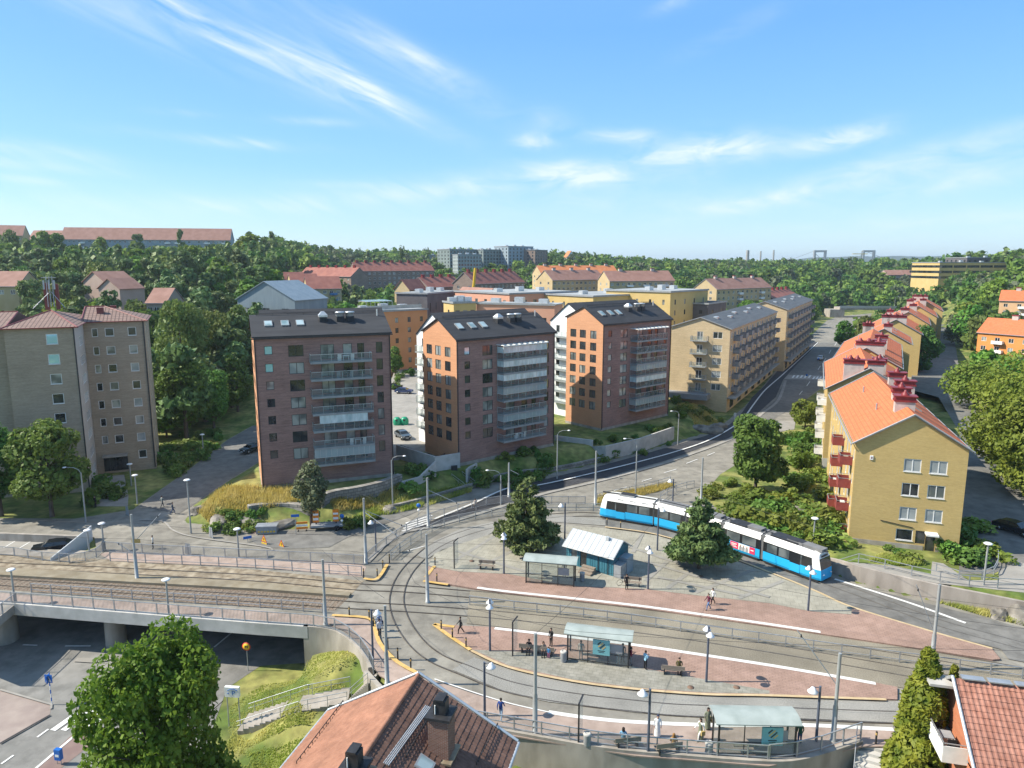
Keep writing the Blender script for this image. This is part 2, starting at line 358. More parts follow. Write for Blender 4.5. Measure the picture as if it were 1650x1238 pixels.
# bridge deck surfaces
sheet('bridge_path', [(-80, 950), (0, 955), (25, 958), (420, 984), (520, 992), (560, 1000), (590, 1050), (597, 1066), (570, 1034), (540, 1014), (500, 1008.5), (420, 1004), (25, 972.5), (-80, 966)], pinkpave)
sheet('track_bed', [(-80, 922), (0, 926), (420, 949), (566, 959), (540, 984), (420, 979), (0, 950), (-80, 945)], brownballast)
sheet('far_track_bed', [(-80, 889), (0, 893), (180, 902), (420, 919), (586, 936), (566, 958), (420, 938), (0, 914), (-80, 910)], sandstrip)
sheet('track_strip', [(-80, 910), (0, 914), (420, 938), (566, 955), (562, 960), (420, 949), (0, 926), (-80, 922)], mat('tan_concrete', (0.195, 0.16, 0.105), (0.249, 0.215, 0.155), .9, .9, blot=.15, bsc=.3), z=.3, th=.29)
sheet('far_platform', [(160, 893), (180, 888), (420, 900), (583, 910), (590, 914), (584, 930), (420, 915), (180, 904)], pinkpave)
# main road pieces
sheet('new_road', [(640, 862), (700, 838), (760, 815), (820, 787), (896, 768), (973, 749.5), (1074, 721.5), (1138, 702), (1176, 684), (1196, 665), (1212, 640), (1232, 622), (1258, 592), (1303, 550), (1320, 552), (1282, 590), (1262, 612), (1250, 640), (1222, 665), (1200, 690), (1174, 706), (1074, 742), (973, 770), (871, 794), (760, 828), (700, 846)], asph_dark)
sheet('road_lane', [(1280, 592), (1322, 552), (1366, 552), (1332, 618), (1290, 650), (1222, 690), (1170, 716), (1180, 706), (1224, 668), (1252, 642), (1264, 613)], asph_mid)
sheet('side_street', [(225, 816), (300, 761), (366, 710), (407, 687), (426, 687), (421, 742), (350, 785), (310, 815), (288, 828)], asph_mid)
sheet('work_area_road', [(420, 882), (400, 868), (430, 858), (553, 851), (625, 829), (690, 816), (660, 830), (560, 866), (530, 882), (470, 884)], asph_mid)
sheet('cross_pavement', [(1240, 697), (1280, 692), (1282, 678), (1232, 679), (1215, 694)], pave)
sheet('far_pavement', [(1263, 611), (1335, 612), (1340, 606), (1270, 604)], pave)
# plaza, raised on a kerb
plz = mat('plaza_slabs', (0.264, 0.248, 0.199), (0.326, 0.307, 0.248), .9, .9, blot=.12, bsc=.2, det=6, joint=(.8, .8))
sheet('plaza', [(690, 912), (700, 892), (730, 880), (800, 858), (890, 845), (975, 851), (1058, 863), (1171, 898), (1235, 922), (1314, 953), (1373, 979), (1372, 990), (1306, 985), (1240, 972), (1120, 959), (1039, 949), (922, 944), (820, 925), (740, 921)], plz, z=.16, th=.15)
sheet('platform', [(684, 936), (690, 912.5), (740, 921.3), (820, 925.3), (922, 944.3), (1039, 949.3), (1120, 959.3), (1240, 972.3), (1306, 985.3), (1372, 990.5), (1373, 979.5), (1510, 1021), (1599, 1046), (1612, 1062), (1600, 1063), (1450, 1040), (1322, 1021), (1240, 1009), (1029, 979), (820, 956), (769, 949), (722, 941)], redpave, z=.2, th=.19)
sheet('island_platform', [(698, 1006), (797, 1010.5), (820, 1012.5), (1021, 1037), (1240, 1070), (1344, 1087), (1411, 1100), (1446, 1107), (1446, 1127), (1428, 1126.6), (1240, 1120), (1136, 1118), (1024, 1110), (922, 1097), (820, 1075), (759, 1048), (725, 1025)], redpave, z=.2, th=.19)
sheet('island_paving', [(762, 1047), (852, 1051), (919, 1060), (1007, 1072), (1080, 1085), (1240, 1113), (1240, 1118), (1136, 1116), (1024, 1108), (922, 1095), (820, 1072.5)], mat('grey_pavers', (0.218, 0.209, 0.171), (0.294, 0.28, 0.237), 1.5, .9, blot=.1, bsc=.2, joint=(.6, .4)), z=.206)
sheet('lower_platform', [(530, 994), (592, 997), (603, 1012), (612, 1037), (640, 1067), (685, 1092), (760, 1117), (820, 1135), (884, 1149), (1024, 1164), (1151, 1169), (1294, 1169), (1440, 1176), (1440, 1203), (1390, 1203), (1290, 1225), (1240, 1234.5), (1024, 1218), (820, 1185), (690, 1129), (613, 1089), (596, 1066), (565, 1022), (525, 1002)], pinkpave, z=.12, th=.1)
sheet('track_gravel', [(757, 953), (769, 951), (820, 958), (1029, 981), (1240, 1011), (1322, 1023), (1450, 1042), (1600, 1066), (1720, 1088), (1720, 1152), (1446, 1107), (1411, 1100), (1344, 1087), (1240, 1070), (1021, 1037), (820, 1012), (797, 1009), (752, 1005)], gravel_b)
sheet('loop_gravel', [(764, 1059), (820, 1078), (922, 1100), (1024, 1113), (1136, 1121), (1240, 1122), (1428, 1129), (1720, 1132), (1720, 1176), (1294, 1158), (1151, 1156), (1024, 1148), (884, 1131), (820, 1117), (728, 1079)], gravel)
sheet('loop_setts', [(780, 866), (800, 854), (890, 841), (975, 847), (975, 838), (890, 829), (800, 840), (743, 852), (700, 872), (672, 895), (686, 902), (712, 886)], gravel)
sheet('tram_lane', [(975, 830), (1060, 842), (1172, 876), (1238, 900), (1345, 932), (1386, 945), (1720, 1030), (1720, 1080), (1625, 1062), (1612, 1046), (1510, 1020), (1375, 978), (1314, 952), (1235, 921), (1171, 897), (1058, 862), (975, 850)], asph_mid)
sheet('upper_walk', [(1345, 908), (1360, 905), (1440, 912), (1500, 925), (1502, 905), (1520, 908), (1560, 935), (1610, 935), (1605, 880), (1650, 880), (1720, 960), (1650, 955), (1510, 940), (1421, 922)], pave, z=1.52)
sheet('row_street', [(1545, 925), (1548, 860), (1560, 720), (1512, 640), (1466, 628), (1470, 600), (1492, 592), (1497, 560), (1507, 523), (1534, 523), (1540, 560), (1547, 600), (1572, 660), (1577, 715), (1602, 745), (1652, 800), (1720, 860), (1720, 925), (1640, 905), (1600, 925)], asph_mid, z=1.525)
# sunken road, left parking level
ZL = -4.8
def lowsheet(name, pts, m, dz): return sheet(name, pts, m, z=ZL+dz)
lowsheet('underpass_road', [(-200, 1000), (0, 985), (490, 985), (497, 1068), (420, 1073), (366, 1109), (340, 1180), (335, 1260), (-200, 1260)], mat('asphalt_sunken', (0.171, 0.167, 0.153), (0.234, 0.225, 0.207), .5, .9, blot=.14, bsc=.1, det=8, patch=.1), .02)
lowsheet('footway', [(-200, 1080), (0, 1112), (83, 1135), (80, 1154), (0, 1198), (-200, 1290)], mat('pink_tarmac', (0.238, 0.189, 0.167), (0.29, 0.238, 0.207), .7, .9, blot=.1, bsc=.15), .03)
lowsheet('footway', [(58, 1238), (120, 1180), (160, 1190), (140, 1205), (98, 1238)], mat('red_tarmac', (.20, .135, .12), (.25, .18, .155), .7, .9, blot=.1, bsc=.15), .036)
lowsheet('traffic_island', [(118, 1066), (125, 1060), (180, 1061), (172, 1065), (150, 1068)], pave, .12)
sheet('parking_lot', [(-250, 863), (0, 863.5), (144, 868), (147, 880), (88, 902), (0, 902), (-250, 896)], mat('parking_concrete', (0.281, 0.264, 0.23), (0.34, 0.319, 0.281), .6, .9, blot=.12, bsc=.15), z=-.72)
sheet('courtyard', [(600, 700), (640, 585), (692, 583), (692, 660), (686, 727), (640, 742), (600, 742)], pave, z=2.02)
sheet('garden_path', [(166, 768), (200, 765), (207, 800), (206, 816), (150, 816), (165, 800)], pave, z=.02)
# painted lines
def line(pts, w, z, m=linew, smooth=True, name='road_marking'):
    P = PX(pts, z); P = catmull(P) if smooth and len(P) > 2 else P
    return struct(MB().ribbon(P, w, z-.003, z+.004).build(name, m))
line([(700, 836), (760, 812), (820, 786), (871, 781), (973, 758), (1074, 732), (1138, 711), (1176, 691), (1198, 674), (1212, 655), (1228, 634), (1240, 622), (1262, 603), (1296, 572), (1318, 552)], .35, .2, smooth=True)
line([(592, 905), (640, 862), (700, 848), (760, 831), (871, 797), (973, 773), (1074, 745), (1174, 709), (1205, 690), (1226, 668), (1254, 645), (1266, 613)], .7, .12, pave, name='kerb')
line([(225, 838), (262, 840), (280, 855), (318, 866), (420, 880), (440, 886)], .25, .12, pave, name='kerb')
for a, b in [((1034, 776), (1050, 771)), ((1070, 762), (1090, 756)), ((1106, 747), (1124, 740)), ((1010, 785), (988, 791)), ((1140, 734), (1152, 729)), ((1288, 636), (1293, 630)), ((1300, 622), (1305, 615)), ((1318, 596), (1322, 590)), ((1327, 583), (1331, 577)), ((1336, 570), (1339, 564)), ((1345, 557), (1348, 552))]:
    line([a, b], .16, .075)
for k in range(5):   # crossing near the roundabout and stripes by the tram stop
    line([(1277+k*6.5, 609), (1280+k*6.5, 605)], .5, .08)
    line([(1310+k*5.2, 611), (1313+k*5.2, 607)], .5, .08)
for k in range(4): line([(648+k*2, 856-k*4.2), (690+k*2, 843-k*4.2)], .4, .08)
for k in range(4): line([(85+k*17, 1177), (135+k*17, 1142)], .55, ZL+.06)
for a, b in [((2, 1231), (22, 1217)), ((60, 1188), (78, 1175)), ((105, 1041), (146, 1041)), ((37, 1039), (60, 1040)), ((345, 1043), (390, 1006))]: line([a, b], .18, ZL+.055)
line([(58, 1238), (122, 1184)], .22, ZL+.056)
line([(0, 1111), (83, 1135), (82, 1142)], .2, ZL+.12, pave, False, 'kerb'); line([(0, 1198), (81, 1152)], .2, ZL+.12, dark, False, 'kerb')
for k in range(4): line([(-55+k*27, 903), (5+k*26, 868)], .14, -.70)
# platform edges
line([(769, 947), (820, 953.5), (922, 964), (1029, 976), (1130, 990), (1240, 1006), (1322, 1018.5)], .42, .215, edgew, name='platform_edge')
line([(797, 1012.5), (820, 1015), (922, 1027), (1021, 1039), (1130, 1055), (1240, 1072), (1344, 1089.5), (1411, 1101.5)], .42, .215, edgew, name='platform_edge')
line([(884, 1147.5), (950, 1157), (1024, 1163.5), (1151, 1168.5), (1294, 1168.5), (1440, 1175.5)], .42, .135, edgew, name='platform_edge')
line([(700, 1094), (760, 1114.5), (820, 1133), (884, 1147.5)], .12, .135, edgew, name='platform_edge')
line([(1345, 933), (1383, 945), (1470, 973), (1556, 1004)], .35, .11, edgew, name='platform_edge')
line([(975, 849), (1058, 861), (1171, 896), (1235, 920), (1314, 952), (1373, 978), (1510, 1020), (1599, 1045)], .3, .19, mat('tan_kerb', (.42, .31, .17), (.5, .39, .24), 2., .85), name='kerb')
for p in ([(699, 1006), (725, 1025), (758, 1047)], [(699, 1005.5), (732, 1010)], [(535, 991), (592, 995.5), (603, 1010), (612, 1036), (640, 1066), (684, 1090)], [(682, 936), (722, 942)], [(686, 930), (700, 912)], [(586, 932), (608, 932), (624, 909)]):
    line(p, .38, .24, yellow, name='kerb')
line([(759, 1048), (820, 1075), (922, 1097), (1024, 1110), (1136, 1118.5), (1240, 1120.5), (1428, 1127)], .28, .215, mat('tan_kerb', (0, 0, 0)), name='kerb')
# slab pattern on the plaza: darker bands that cross it
bandm = mat('plaza_band', (.225, .215, .19), (.265, .252, .225), 1., .9, blot=.1, bsc=.2)
for p in ([(730, 905), (800, 862)], [(765, 917), (905, 850)], [(1075, 948), (1135, 905)], [(1120, 955), (1215, 918)], [(1190, 964), (1262, 936)], [(1040, 936), (1075, 905)], [(735, 888), (860, 925)], [(1035, 860), (1020, 890)], [(1010, 880), (1130, 920)], [(1060, 930), (1200, 960)], [(880, 850), (975, 873)], [(1040, 905), (1240, 962)]):
    LV.append(LV[-1]+.004 if len(LV) > 1 else .166); line(p, .5, LV[-1], bandm, False, 'paving_band')
# rails
def rails(pts, z=.06, name='tram_rail'):
    P = catmull(PX(pts), 8); mb = MB()
    for o in (-.72, .72): mb.ribbon(P, .11, z-.03, z+.03, 0, o)
    return struct(mb.build(name, rail_m))
rails([(-80, 907), (0, 912), (180, 920), (420, 933), (566, 946), (655, 950), (740, 957), (820, 964.5), (1029, 988), (1240, 1017), (1450, 1049), (1600, 1075), (1720, 1097)])
rails([(-80, 934), (0, 939), (180, 950), (420, 966), (566, 976), (655, 981), (740, 987), (820, 994), (1029, 1015), (1240, 1046), (1450, 1082), (1600, 1110), (1720, 1135)])
rails([(1720, 1062), (1610, 1032), (1510, 1004), (1400, 963), (1328, 937), (1236, 902.5), (1171, 880), (1112, 860), (1059, 846), (972, 831), (890, 832), (800, 847), (744, 862), (699, 882), (667, 908.5), (648, 934), (640, 958), (640, 978), (649, 1004), (671, 1036), (702, 1061), (746, 1080), (820, 1108), (922, 1127), (1024, 1139), (1100, 1146), (1240, 1150), (1430, 1157), (1720, 1165)])
# sleepers / small patches on the brown track
mb = MB(); P = resample(catmull(PX([(-80, 934), (0, 939), (180, 950), (420, 966), (560, 975)]), 6), .7)
for a, b in zip(P, P[1:]):
    d = (b-a).normalized(); M = Matrix.Translation((a.x, a.y, 0)) @ Matrix.Rotation(math.atan2(d.y, d.x), 4, 'Z'); mb.box(-.12, .12, -1.25, 1.25, .02, .045, 0, M)
struct(mb.build('track_sleepers', mat('sleeper', (.16, .13, .10), (.22, .18, .14), 2., .9)))
# manholes
for p in [(760, 904), (1130, 929), (1113, 1108), (1187, 1108)]:
    g = G(*p, .2); struct(MB().lathe([(.27, .2), (.27, .225), (0.01, .228)], (g[0], g[1], 0), 16).build('manhole_cover', mat('rusty_iron', (.13, .075, .05), (.2, .13, .09), 5., .8)))
# ================================================================ buildings
OCC = []      # ground already taken: polygons that trees keep out of
def occ(P, m=2.):
    cx = sum(p[0] for p in P)/len(P); cy = sum(p[1] for p in P)/len(P)
    Q = []
    for x, y in P:
        d = math.hypot(x-cx, y-cy) or 1; Q.append((x+(x-cx)/d*m, y+(y-cy)/d*m))
    rad = max(math.hypot(x-cx, y-cy) for x, y in Q); OCC.append((cx, cy, rad, Q))
def taken(x, y, m=0.):
    for cx, cy, rad, Q in OCC:
        if abs(x-cx) < rad+m and abs(y-cy) < rad+m and (inpoly(x, y, Q) or (m and dseg(x, y, Q) < m)): return True
    return False
g_dark = glassy('glass_dark', (.018, .022, .026), .05, vary=(.05, .055, .055))
g_mid = glassy('glass_curtain', (.10, .115, .115), .08, vary=(.33, .34, .31))
g_pale = glassy('glass_blind', (.34, .36, .35), .15, vary=(.22, .25, .26))
g_sky = glassy('glass_sky', (.35, .62, .85), .04, metal=.55)
g_warm = glassy('glass_warm', (.36, .29, .12), .1, vary=(.08, .07, .05))
g_lou = glassy('glass_teal', (.16, .24, .25), .06, vary=(.36, .46, .48), spec=.9)
PANES = [g_dark, g_dark, g_dark, g_mid, g_mid, g_pale]
fr_white = mat('frame_white', (.76, .75, .72), (.68, .67, .64), 2., .5)
fr_dark = mat('frame_dark', (.022, .024, .028), (.03, .032, .036), 2., .4)
fr_grey = mat('frame_grey', (.25, .26, .27), (.3, .31, .32), 2., .5)
WC = {}
def win_mesh(w, h, style, fm, pm, one):
    k = (round(w, 2), round(h, 2), style, fm.name, pm.name, one)
    if k in WC: return WC[k]
    f = MB(); p = MB(); b = .085 if fm is fr_white else .06; d = .07
    for x0, x1, z0, z1 in ((-w/2, w/2, 0, b), (-w/2, w/2, h-b, h), (-w/2, -w/2+b, b, h-b), (w/2-b, w/2, b, h-b)): f.box(x0, x1, -d, 0, z0, z1)
    if style[0] in '23456':
        n = int(style[0])
        for i in range(1, n): x = -w/2+w*i/n; f.box(x-b*.55, x+b*.55, -d, 0, b, h-b)
    if 'a' in style: x = -w/2+w*.36; f.box(x-b*.55, x+b*.55, -d, 0, b, h-b)
    if 't' in style: f.box(-w/2+b, w/2-b, -d*.9, 0, h*.62, h*.62+b)
    if 's' in style: f.box(-w/2-.04, w/2+.04, -.2, -.0, -.05, 0)
    p.quad((-w/2+.02, -.03, .02), (w/2-.02, -.03, .02), (w/2-.02, -.03, h-.02), (-w/2+.02, -.03, h-.02))
    if one:
        f.add(p.v, p.f, 1); r = (f.mesh('window', [fm, pm]), None)
    else: r = (f.mesh('window', fm), p.mesh('pane', pm))
    WC[k] = r; return r
def put_window(rt, x, y, a, z, w, h, style='1', fm=None, pm=None, one=False, name='window'):
    fm = fm or fr_dark; pm = pm or random.choice(PANES)
    f, p = win_mesh(w, h, style, fm, pm, one)
    o = ob(name, f, rt, (x, y, z), a)
    if p is not None: ob('pane', p, o)
    return o
def wall_with_holes(mb, ox, oy, a, W, z0, z1, ops, mi=0, dep=.14, mr=None):
    """wall of width W from (ox, oy) along angle a, outward normal to its right, with openings and their reveals"""
    c, s = math.cos(a), math.sin(a); mr = mi if mr is None else mr
    def P(u, z, d=0.): return (ox+c*u-s*d, oy+s*u+c*d, z)
    ops = [(max(.01, u0), min(W-.01, u1), max(z0+.01, a0), min(z1-.01, a1)) for u0, u1, a0, a1 in ops]
    us = sorted({0., W, *[o[0] for o in ops], *[o[1] for o in ops]}); zs = sorted({z0, z1, *[o[2] for o in ops], *[o[3] for o in ops]})
    for j in range(len(zs)-1):
        run = None; zm = (zs[j]+zs[j+1])/2
        for i in range(len(us)-1):
            um = (us[i]+us[i+1])/2; hole = any(o[0] < um < o[1] and o[2] < zm < o[3] for o in ops)
            if not hole and run is None: run = us[i]
            if hole and run is not None: mb.quad(P(run, zs[j]), P(us[i], zs[j]), P(us[i], zs[j+1]), P(run, zs[j+1]), mi); run = None
        if run is not None: mb.quad(P(run, zs[j]), P(W, zs[j]), P(W, zs[j+1]), P(run, zs[j+1]), mi)
    for u0, u1, a0, a1 in ops:
        mb.quad(P(u0, a0), P(u0, a0, dep), P(u0, a1, dep), P(u0, a1), mr); mb.quad(P(u1, a0, dep), P(u1, a0), P(u1, a1), P(u1, a1, dep), mr)
        mb.quad(P(u0, a1), P(u0, a1, dep), P(u1, a1, dep), P(u1, a1), mr); mb.quad(P(u0, a0, dep), P(u0, a0), P(u1, a0), P(u1, a0, dep), mr)
FACE = {'front': lambda x0, y0, W, D: (x0, y0, 0., W), 'right': lambda x0, y0, W, D: (x0+W, y0, PI/2, D),
        'back': lambda x0, y0, W, D: (x0+W, y0+D, PI, W), 'left': lambda x0, y0, W, D: (x0, y0+D, -PI/2, D)}
def volume(rt, x0, y0, W, D, z0, z1, wins=None, mats=None, wall_m=None, plinth=0., one=False, zf=None, name='wall', fm=None, plm=None):
    """box of walls. wins: {face: [(u_centre, z_sill, w, h, style, frame, pane)]}; mats: list; wall_m: {face: index}; zf: {face: wall top}"""
    mb = MB(); wins = wins or {}; wall_m = wall_m or {}; zf = zf or {}
    for fc, fn in FACE.items():
        ox, oy, a, L = fn(x0, y0, W, D); ww = wins.get(fc, []); mi = wall_m.get(fc, 0)
        wall_with_holes(mb, ox, oy, a, L, z0, zf.get(fc, z1), [(w[0]-w[2]/2, w[0]+w[2]/2, w[1], w[1]+w[3]) for w in ww], mi)
        c, s = math.cos(a), math.sin(a)
        for w in ww:
            e = list(w)+[None]*(7-len(w))
            put_window(rt, ox+c*e[0]-s*.12, oy+s*e[0]+c*.12, a, e[1], e[2], e[3], e[4] or '1', e[5] or fm, e[6], one)
    if plinth:
        P = MB(); e = .04
        P.prism([(x0-e, y0-e), (x0+W+e, y0-e), (x0+W+e, y0+D+e), (x0-e, y0+D+e)], z0-1.5, z0+plinth); P.build('plinth', plm or conc, rt)
    return mb, name
def gable_roof(rt, x0, y0, W, D, ef, eb, rz, yr, m, over=.35, verge=.3, th=.18, fascia=None, name='roof', lift=.03):
    """two slopes over a box; ridge along local x at depth yr; ef/eb eave heights front/back"""
    mb = MB(); xa, xb = x0-verge, x0+W+verge; yR = y0+yr
    sf = (rz-ef)/yr; sb = (rz-eb)/(D-yr)
    yf, yb = y0-over, y0+D+over; zf, zb = ef-sf*over+lift, eb-sb*over+lift; zr = rz+lift
    for (ya, za, yc, zc) in ((yf, zf, yR, zr), (yR, zr, yb, zb)):
        v = [(xa, ya, za), (xb, ya, za), (xb, yc, zc), (xa, yc, zc)]
        v2 = [(x, y, z+th) for x, y, z in v]
        mb.add(v+v2, [(3, 2, 1, 0), (4, 5, 6, 7)], 0); mb.add(v+v2, [(0, 1, 5, 4), (2, 3, 7, 6), (1, 2, 6, 5), (3, 0, 4, 7)], 1)
    return mb.build(name, [m, fascia or m], rt)
def gable_tri(mb, x0, y0, W, D, ef, eb, rz, yr, ml=0, mr=0, zl=None):
    zb = min(ef, eb) if zl is None else zl
    for x, mi, rev in ((x0, ml, False), (x0+W, mr, True)):
        p = [(x, y0, zb), (x, y0, ef), (x, y0+yr, rz), (x, y0+D, eb), (x, y0+D, zb)]
        q = []
        for a in p:
            if not q or a != q[-1]: q.append(a)
        mb.poly(q if not rev else q[::-1], mi)
def railing(mb, pts, z, h, post=.04, n=1.2, mi=0, mid=False):
    P = [Vector((p[0], p[1], z)) for p in pts]
    for a, b in zip(P, P[1:]):
        k = max(1, int((b-a).length/n))
        for i in range(k+1):
            q = a+(b-a)*i/k; mb.box(q.x-post/2, q.x+post/2, q.y-post/2, q.y+post/2, z, z+h, mi)
        d = (b-a).normalized(); nn = Vector((-d.y, d.x, 0))*.03
        for zz in ((h, h*.5) if mid else (h,)):
            mb.add([a-nn+Vector((0, 0, zz-.05)), b-nn+Vector((0, 0, zz-.05)), b+nn+Vector((0, 0, zz-.05)), a+nn+Vector((0, 0, zz-.05)), a-nn+Vector((0, 0, zz)), b-nn+Vector((0, 0, zz)), b+nn+Vector((0, 0, zz)), a+nn+Vector((0, 0, zz))],
                   [(3, 2, 1, 0), (4, 5, 6, 7), (0, 1, 5, 4), (1, 2, 6, 5), (2, 3, 7, 6), (3, 0, 4, 7)], mi)
glass_rail = clear('balcony_glass', (.86, .90, .90), .22, .06, (.28, .34, .34))
glass_screen = clear('balcony_glazing', (.80, .91, .93), .5, .05, (.52, .66, .69))
glass_milk = mat('curtained_glazing', (.30, .43, .45), (.66, .75, .76), .9, .12, st=(1.6, 1, .5), spec=.9, lo=.3, hi=.7)
alu = mat('aluminium', (0.429, 0.468, 0.468), (0.52, 0.559, 0.559), 2., .4, metal=.4)
bal_slab = mat('balcony_slab', (.24, .25, .25), (.29, .30, .30), 1., .7)
def glazed_balcony(rt, u0, u1, z, d, glaze, hh=2.6, rail=True):
    """projecting balcony on the front face between u0 and u1, floor at z; glaze: '' open, 'c' clear, 'm' curtained, 'h' half"""
    B = MB().box(u0, u1, -d, -.005, z-.2, z); B.box(u0-.02, u1+.02, -d-.03, -d+.05, z-.26, z+.05)
    b = B.build('balcony', bal_slab, rt)
    rr = MB(); railing(rr, [(u0+.03, -.05), (u0+.03, -d+.03), (u1-.03, -d+.03), (u1-.03, -.05)], z, 1.1, .05, 1.35); rr.build('railing', alu, b)
    g = MB()
    g.quad((u0, -d+.0, z+.05), (u1, -d+.0, z+.05), (u1, -d, z+1.03), (u0, -d, z+1.03))
    g.quad((u0, -.04, z+.05), (u0, -d, z+.05), (u0, -d, z+1.03), (u0, -.04, z+1.03)); g.quad((u1, -d, z+.05), (u1, -.04, z+.05), (u1, -.04, z+1.03), (u1, -d, z+1.03))
    g.build('glass_panel', glass_rail, b)
    if glaze:
        a, c = u0, u1
        if glaze == 'h': a, c = u0+.9, u1-.9
        top = z+hh-.24; s = MB()
        s.quad((a, -d+.02, z+1.08), (c, -d+.02, z+1.08), (c, -d+.02, top), (a, -d+.02, top))
        if glaze != 'h':
            s.quad((u0+.01, -.04, z+1.08), (u0+.01, -d+.02, z+1.08), (u0+.01, -d+.02, top), (u0+.01, -.04, top)); s.quad((u1-.01, -d+.02, z+1.08), (u1-.01, -.04, z+1.08), (u1-.01, -.04, top), (u1-.01, -d+.02, top))
        s.build('glazing', glass_milk if glaze in 'mh' else glass_screen, b)
        p = MB(); k = int((c-a)/.75)
        for i in range(k+1):
            x = a+(c-a)*i/k; p.box(x-.015, x+.015, -d, -d+.05, z+1.08, top)
        p.box(a, c, -d, -d+.06, top, top+.05); p.build('glazing_bar', alu, b)
    if random.random() < .75:   # a table and chairs left out on it
        t = MB(); x = random.uniform(u0+1, u1-1.5)
        t.box(x, x+.9, -d+.4, -d+.95, z+.68, z+.72)
        for xx in (x+.08, x+.82): t.box(xx-.03, xx+.03, -d+.5, -d+.85, z, z+.68)
        for xx in (x-.75, x+1.1): t.box(xx, xx+.5, -d+.45, -d+.95, z+.4, z+.46); t.box(xx, xx+.5, -d+.42, -d+.47, z+.4, z+.95); t.box(xx+.02, xx+.48, -d+.5, -d+.9, z, z+.4)
        t.build('furniture', random.choice([fr_grey, white, dark, wood]), b)
    return b
# ---------------------------------------------------------------- the three new brick blocks
br_front = brick('brick_wine', (0.273, 0.157, 0.131), (0.342, 0.197, 0.165), (.225, .155, .135), streak=.6)
br_orange = brick('brick_orange', (0.524, 0.26, 0.14), (0.582, 0.302, 0.168), (.52, .27, .15), streak=.22)
rend_white = mat('render_white', (.78, .78, .77), (.70, .70, .69), .5, .8)
felt = mat('roof_felt', (.030, .031, .035), (.045, .046, .05), .5, .85, st=(.3, 3, 3), blot=.12, bsc=.3)
zinc = mat('zinc_vent', (.50, .51, .51), (.62, .63, .63), 2., .35, metal=.5)
def roof_hat(rt, x, y, zb, n, round_=False):
    for i in range(n):
        c = MB().box(x+i*1.45-.55, x+i*1.45+.55, y-.55, y+.55, zb-.9, zb+.55, 0)
        v = c.build('vent', felt, rt)
        h = MB()
        if round_: h.lathe([(.5, .55), (.62, .7), (.62, 1.05), (.72, 1.06), (.66, 1.25), (.0, 1.3)], (x+i*1.45, y, zb), 12)
        else: h.box(x-.6, x+.6, y-.6, y+.6, zb+.55, zb+.8); h.add([(x-.66, y-.66, zb+.8), (x+.66, y-.66, zb+.8), (x+.66, y+.66, zb+.8), (x-.66, y+.66, zb+.8), (x-.2, y-.2, zb+1.35), (x+.2, y-.2, zb+1.35), (x+.2, y+.2, zb+1.35), (x-.2, y+.2, zb+1.35)], [(0, 1, 5, 4), (1, 2, 6, 5), (2, 3, 7, 6), (3, 0, 4, 7), (4, 5, 6, 7), (3, 2, 1, 0)])
        h.build('vent_cap', zinc, v)
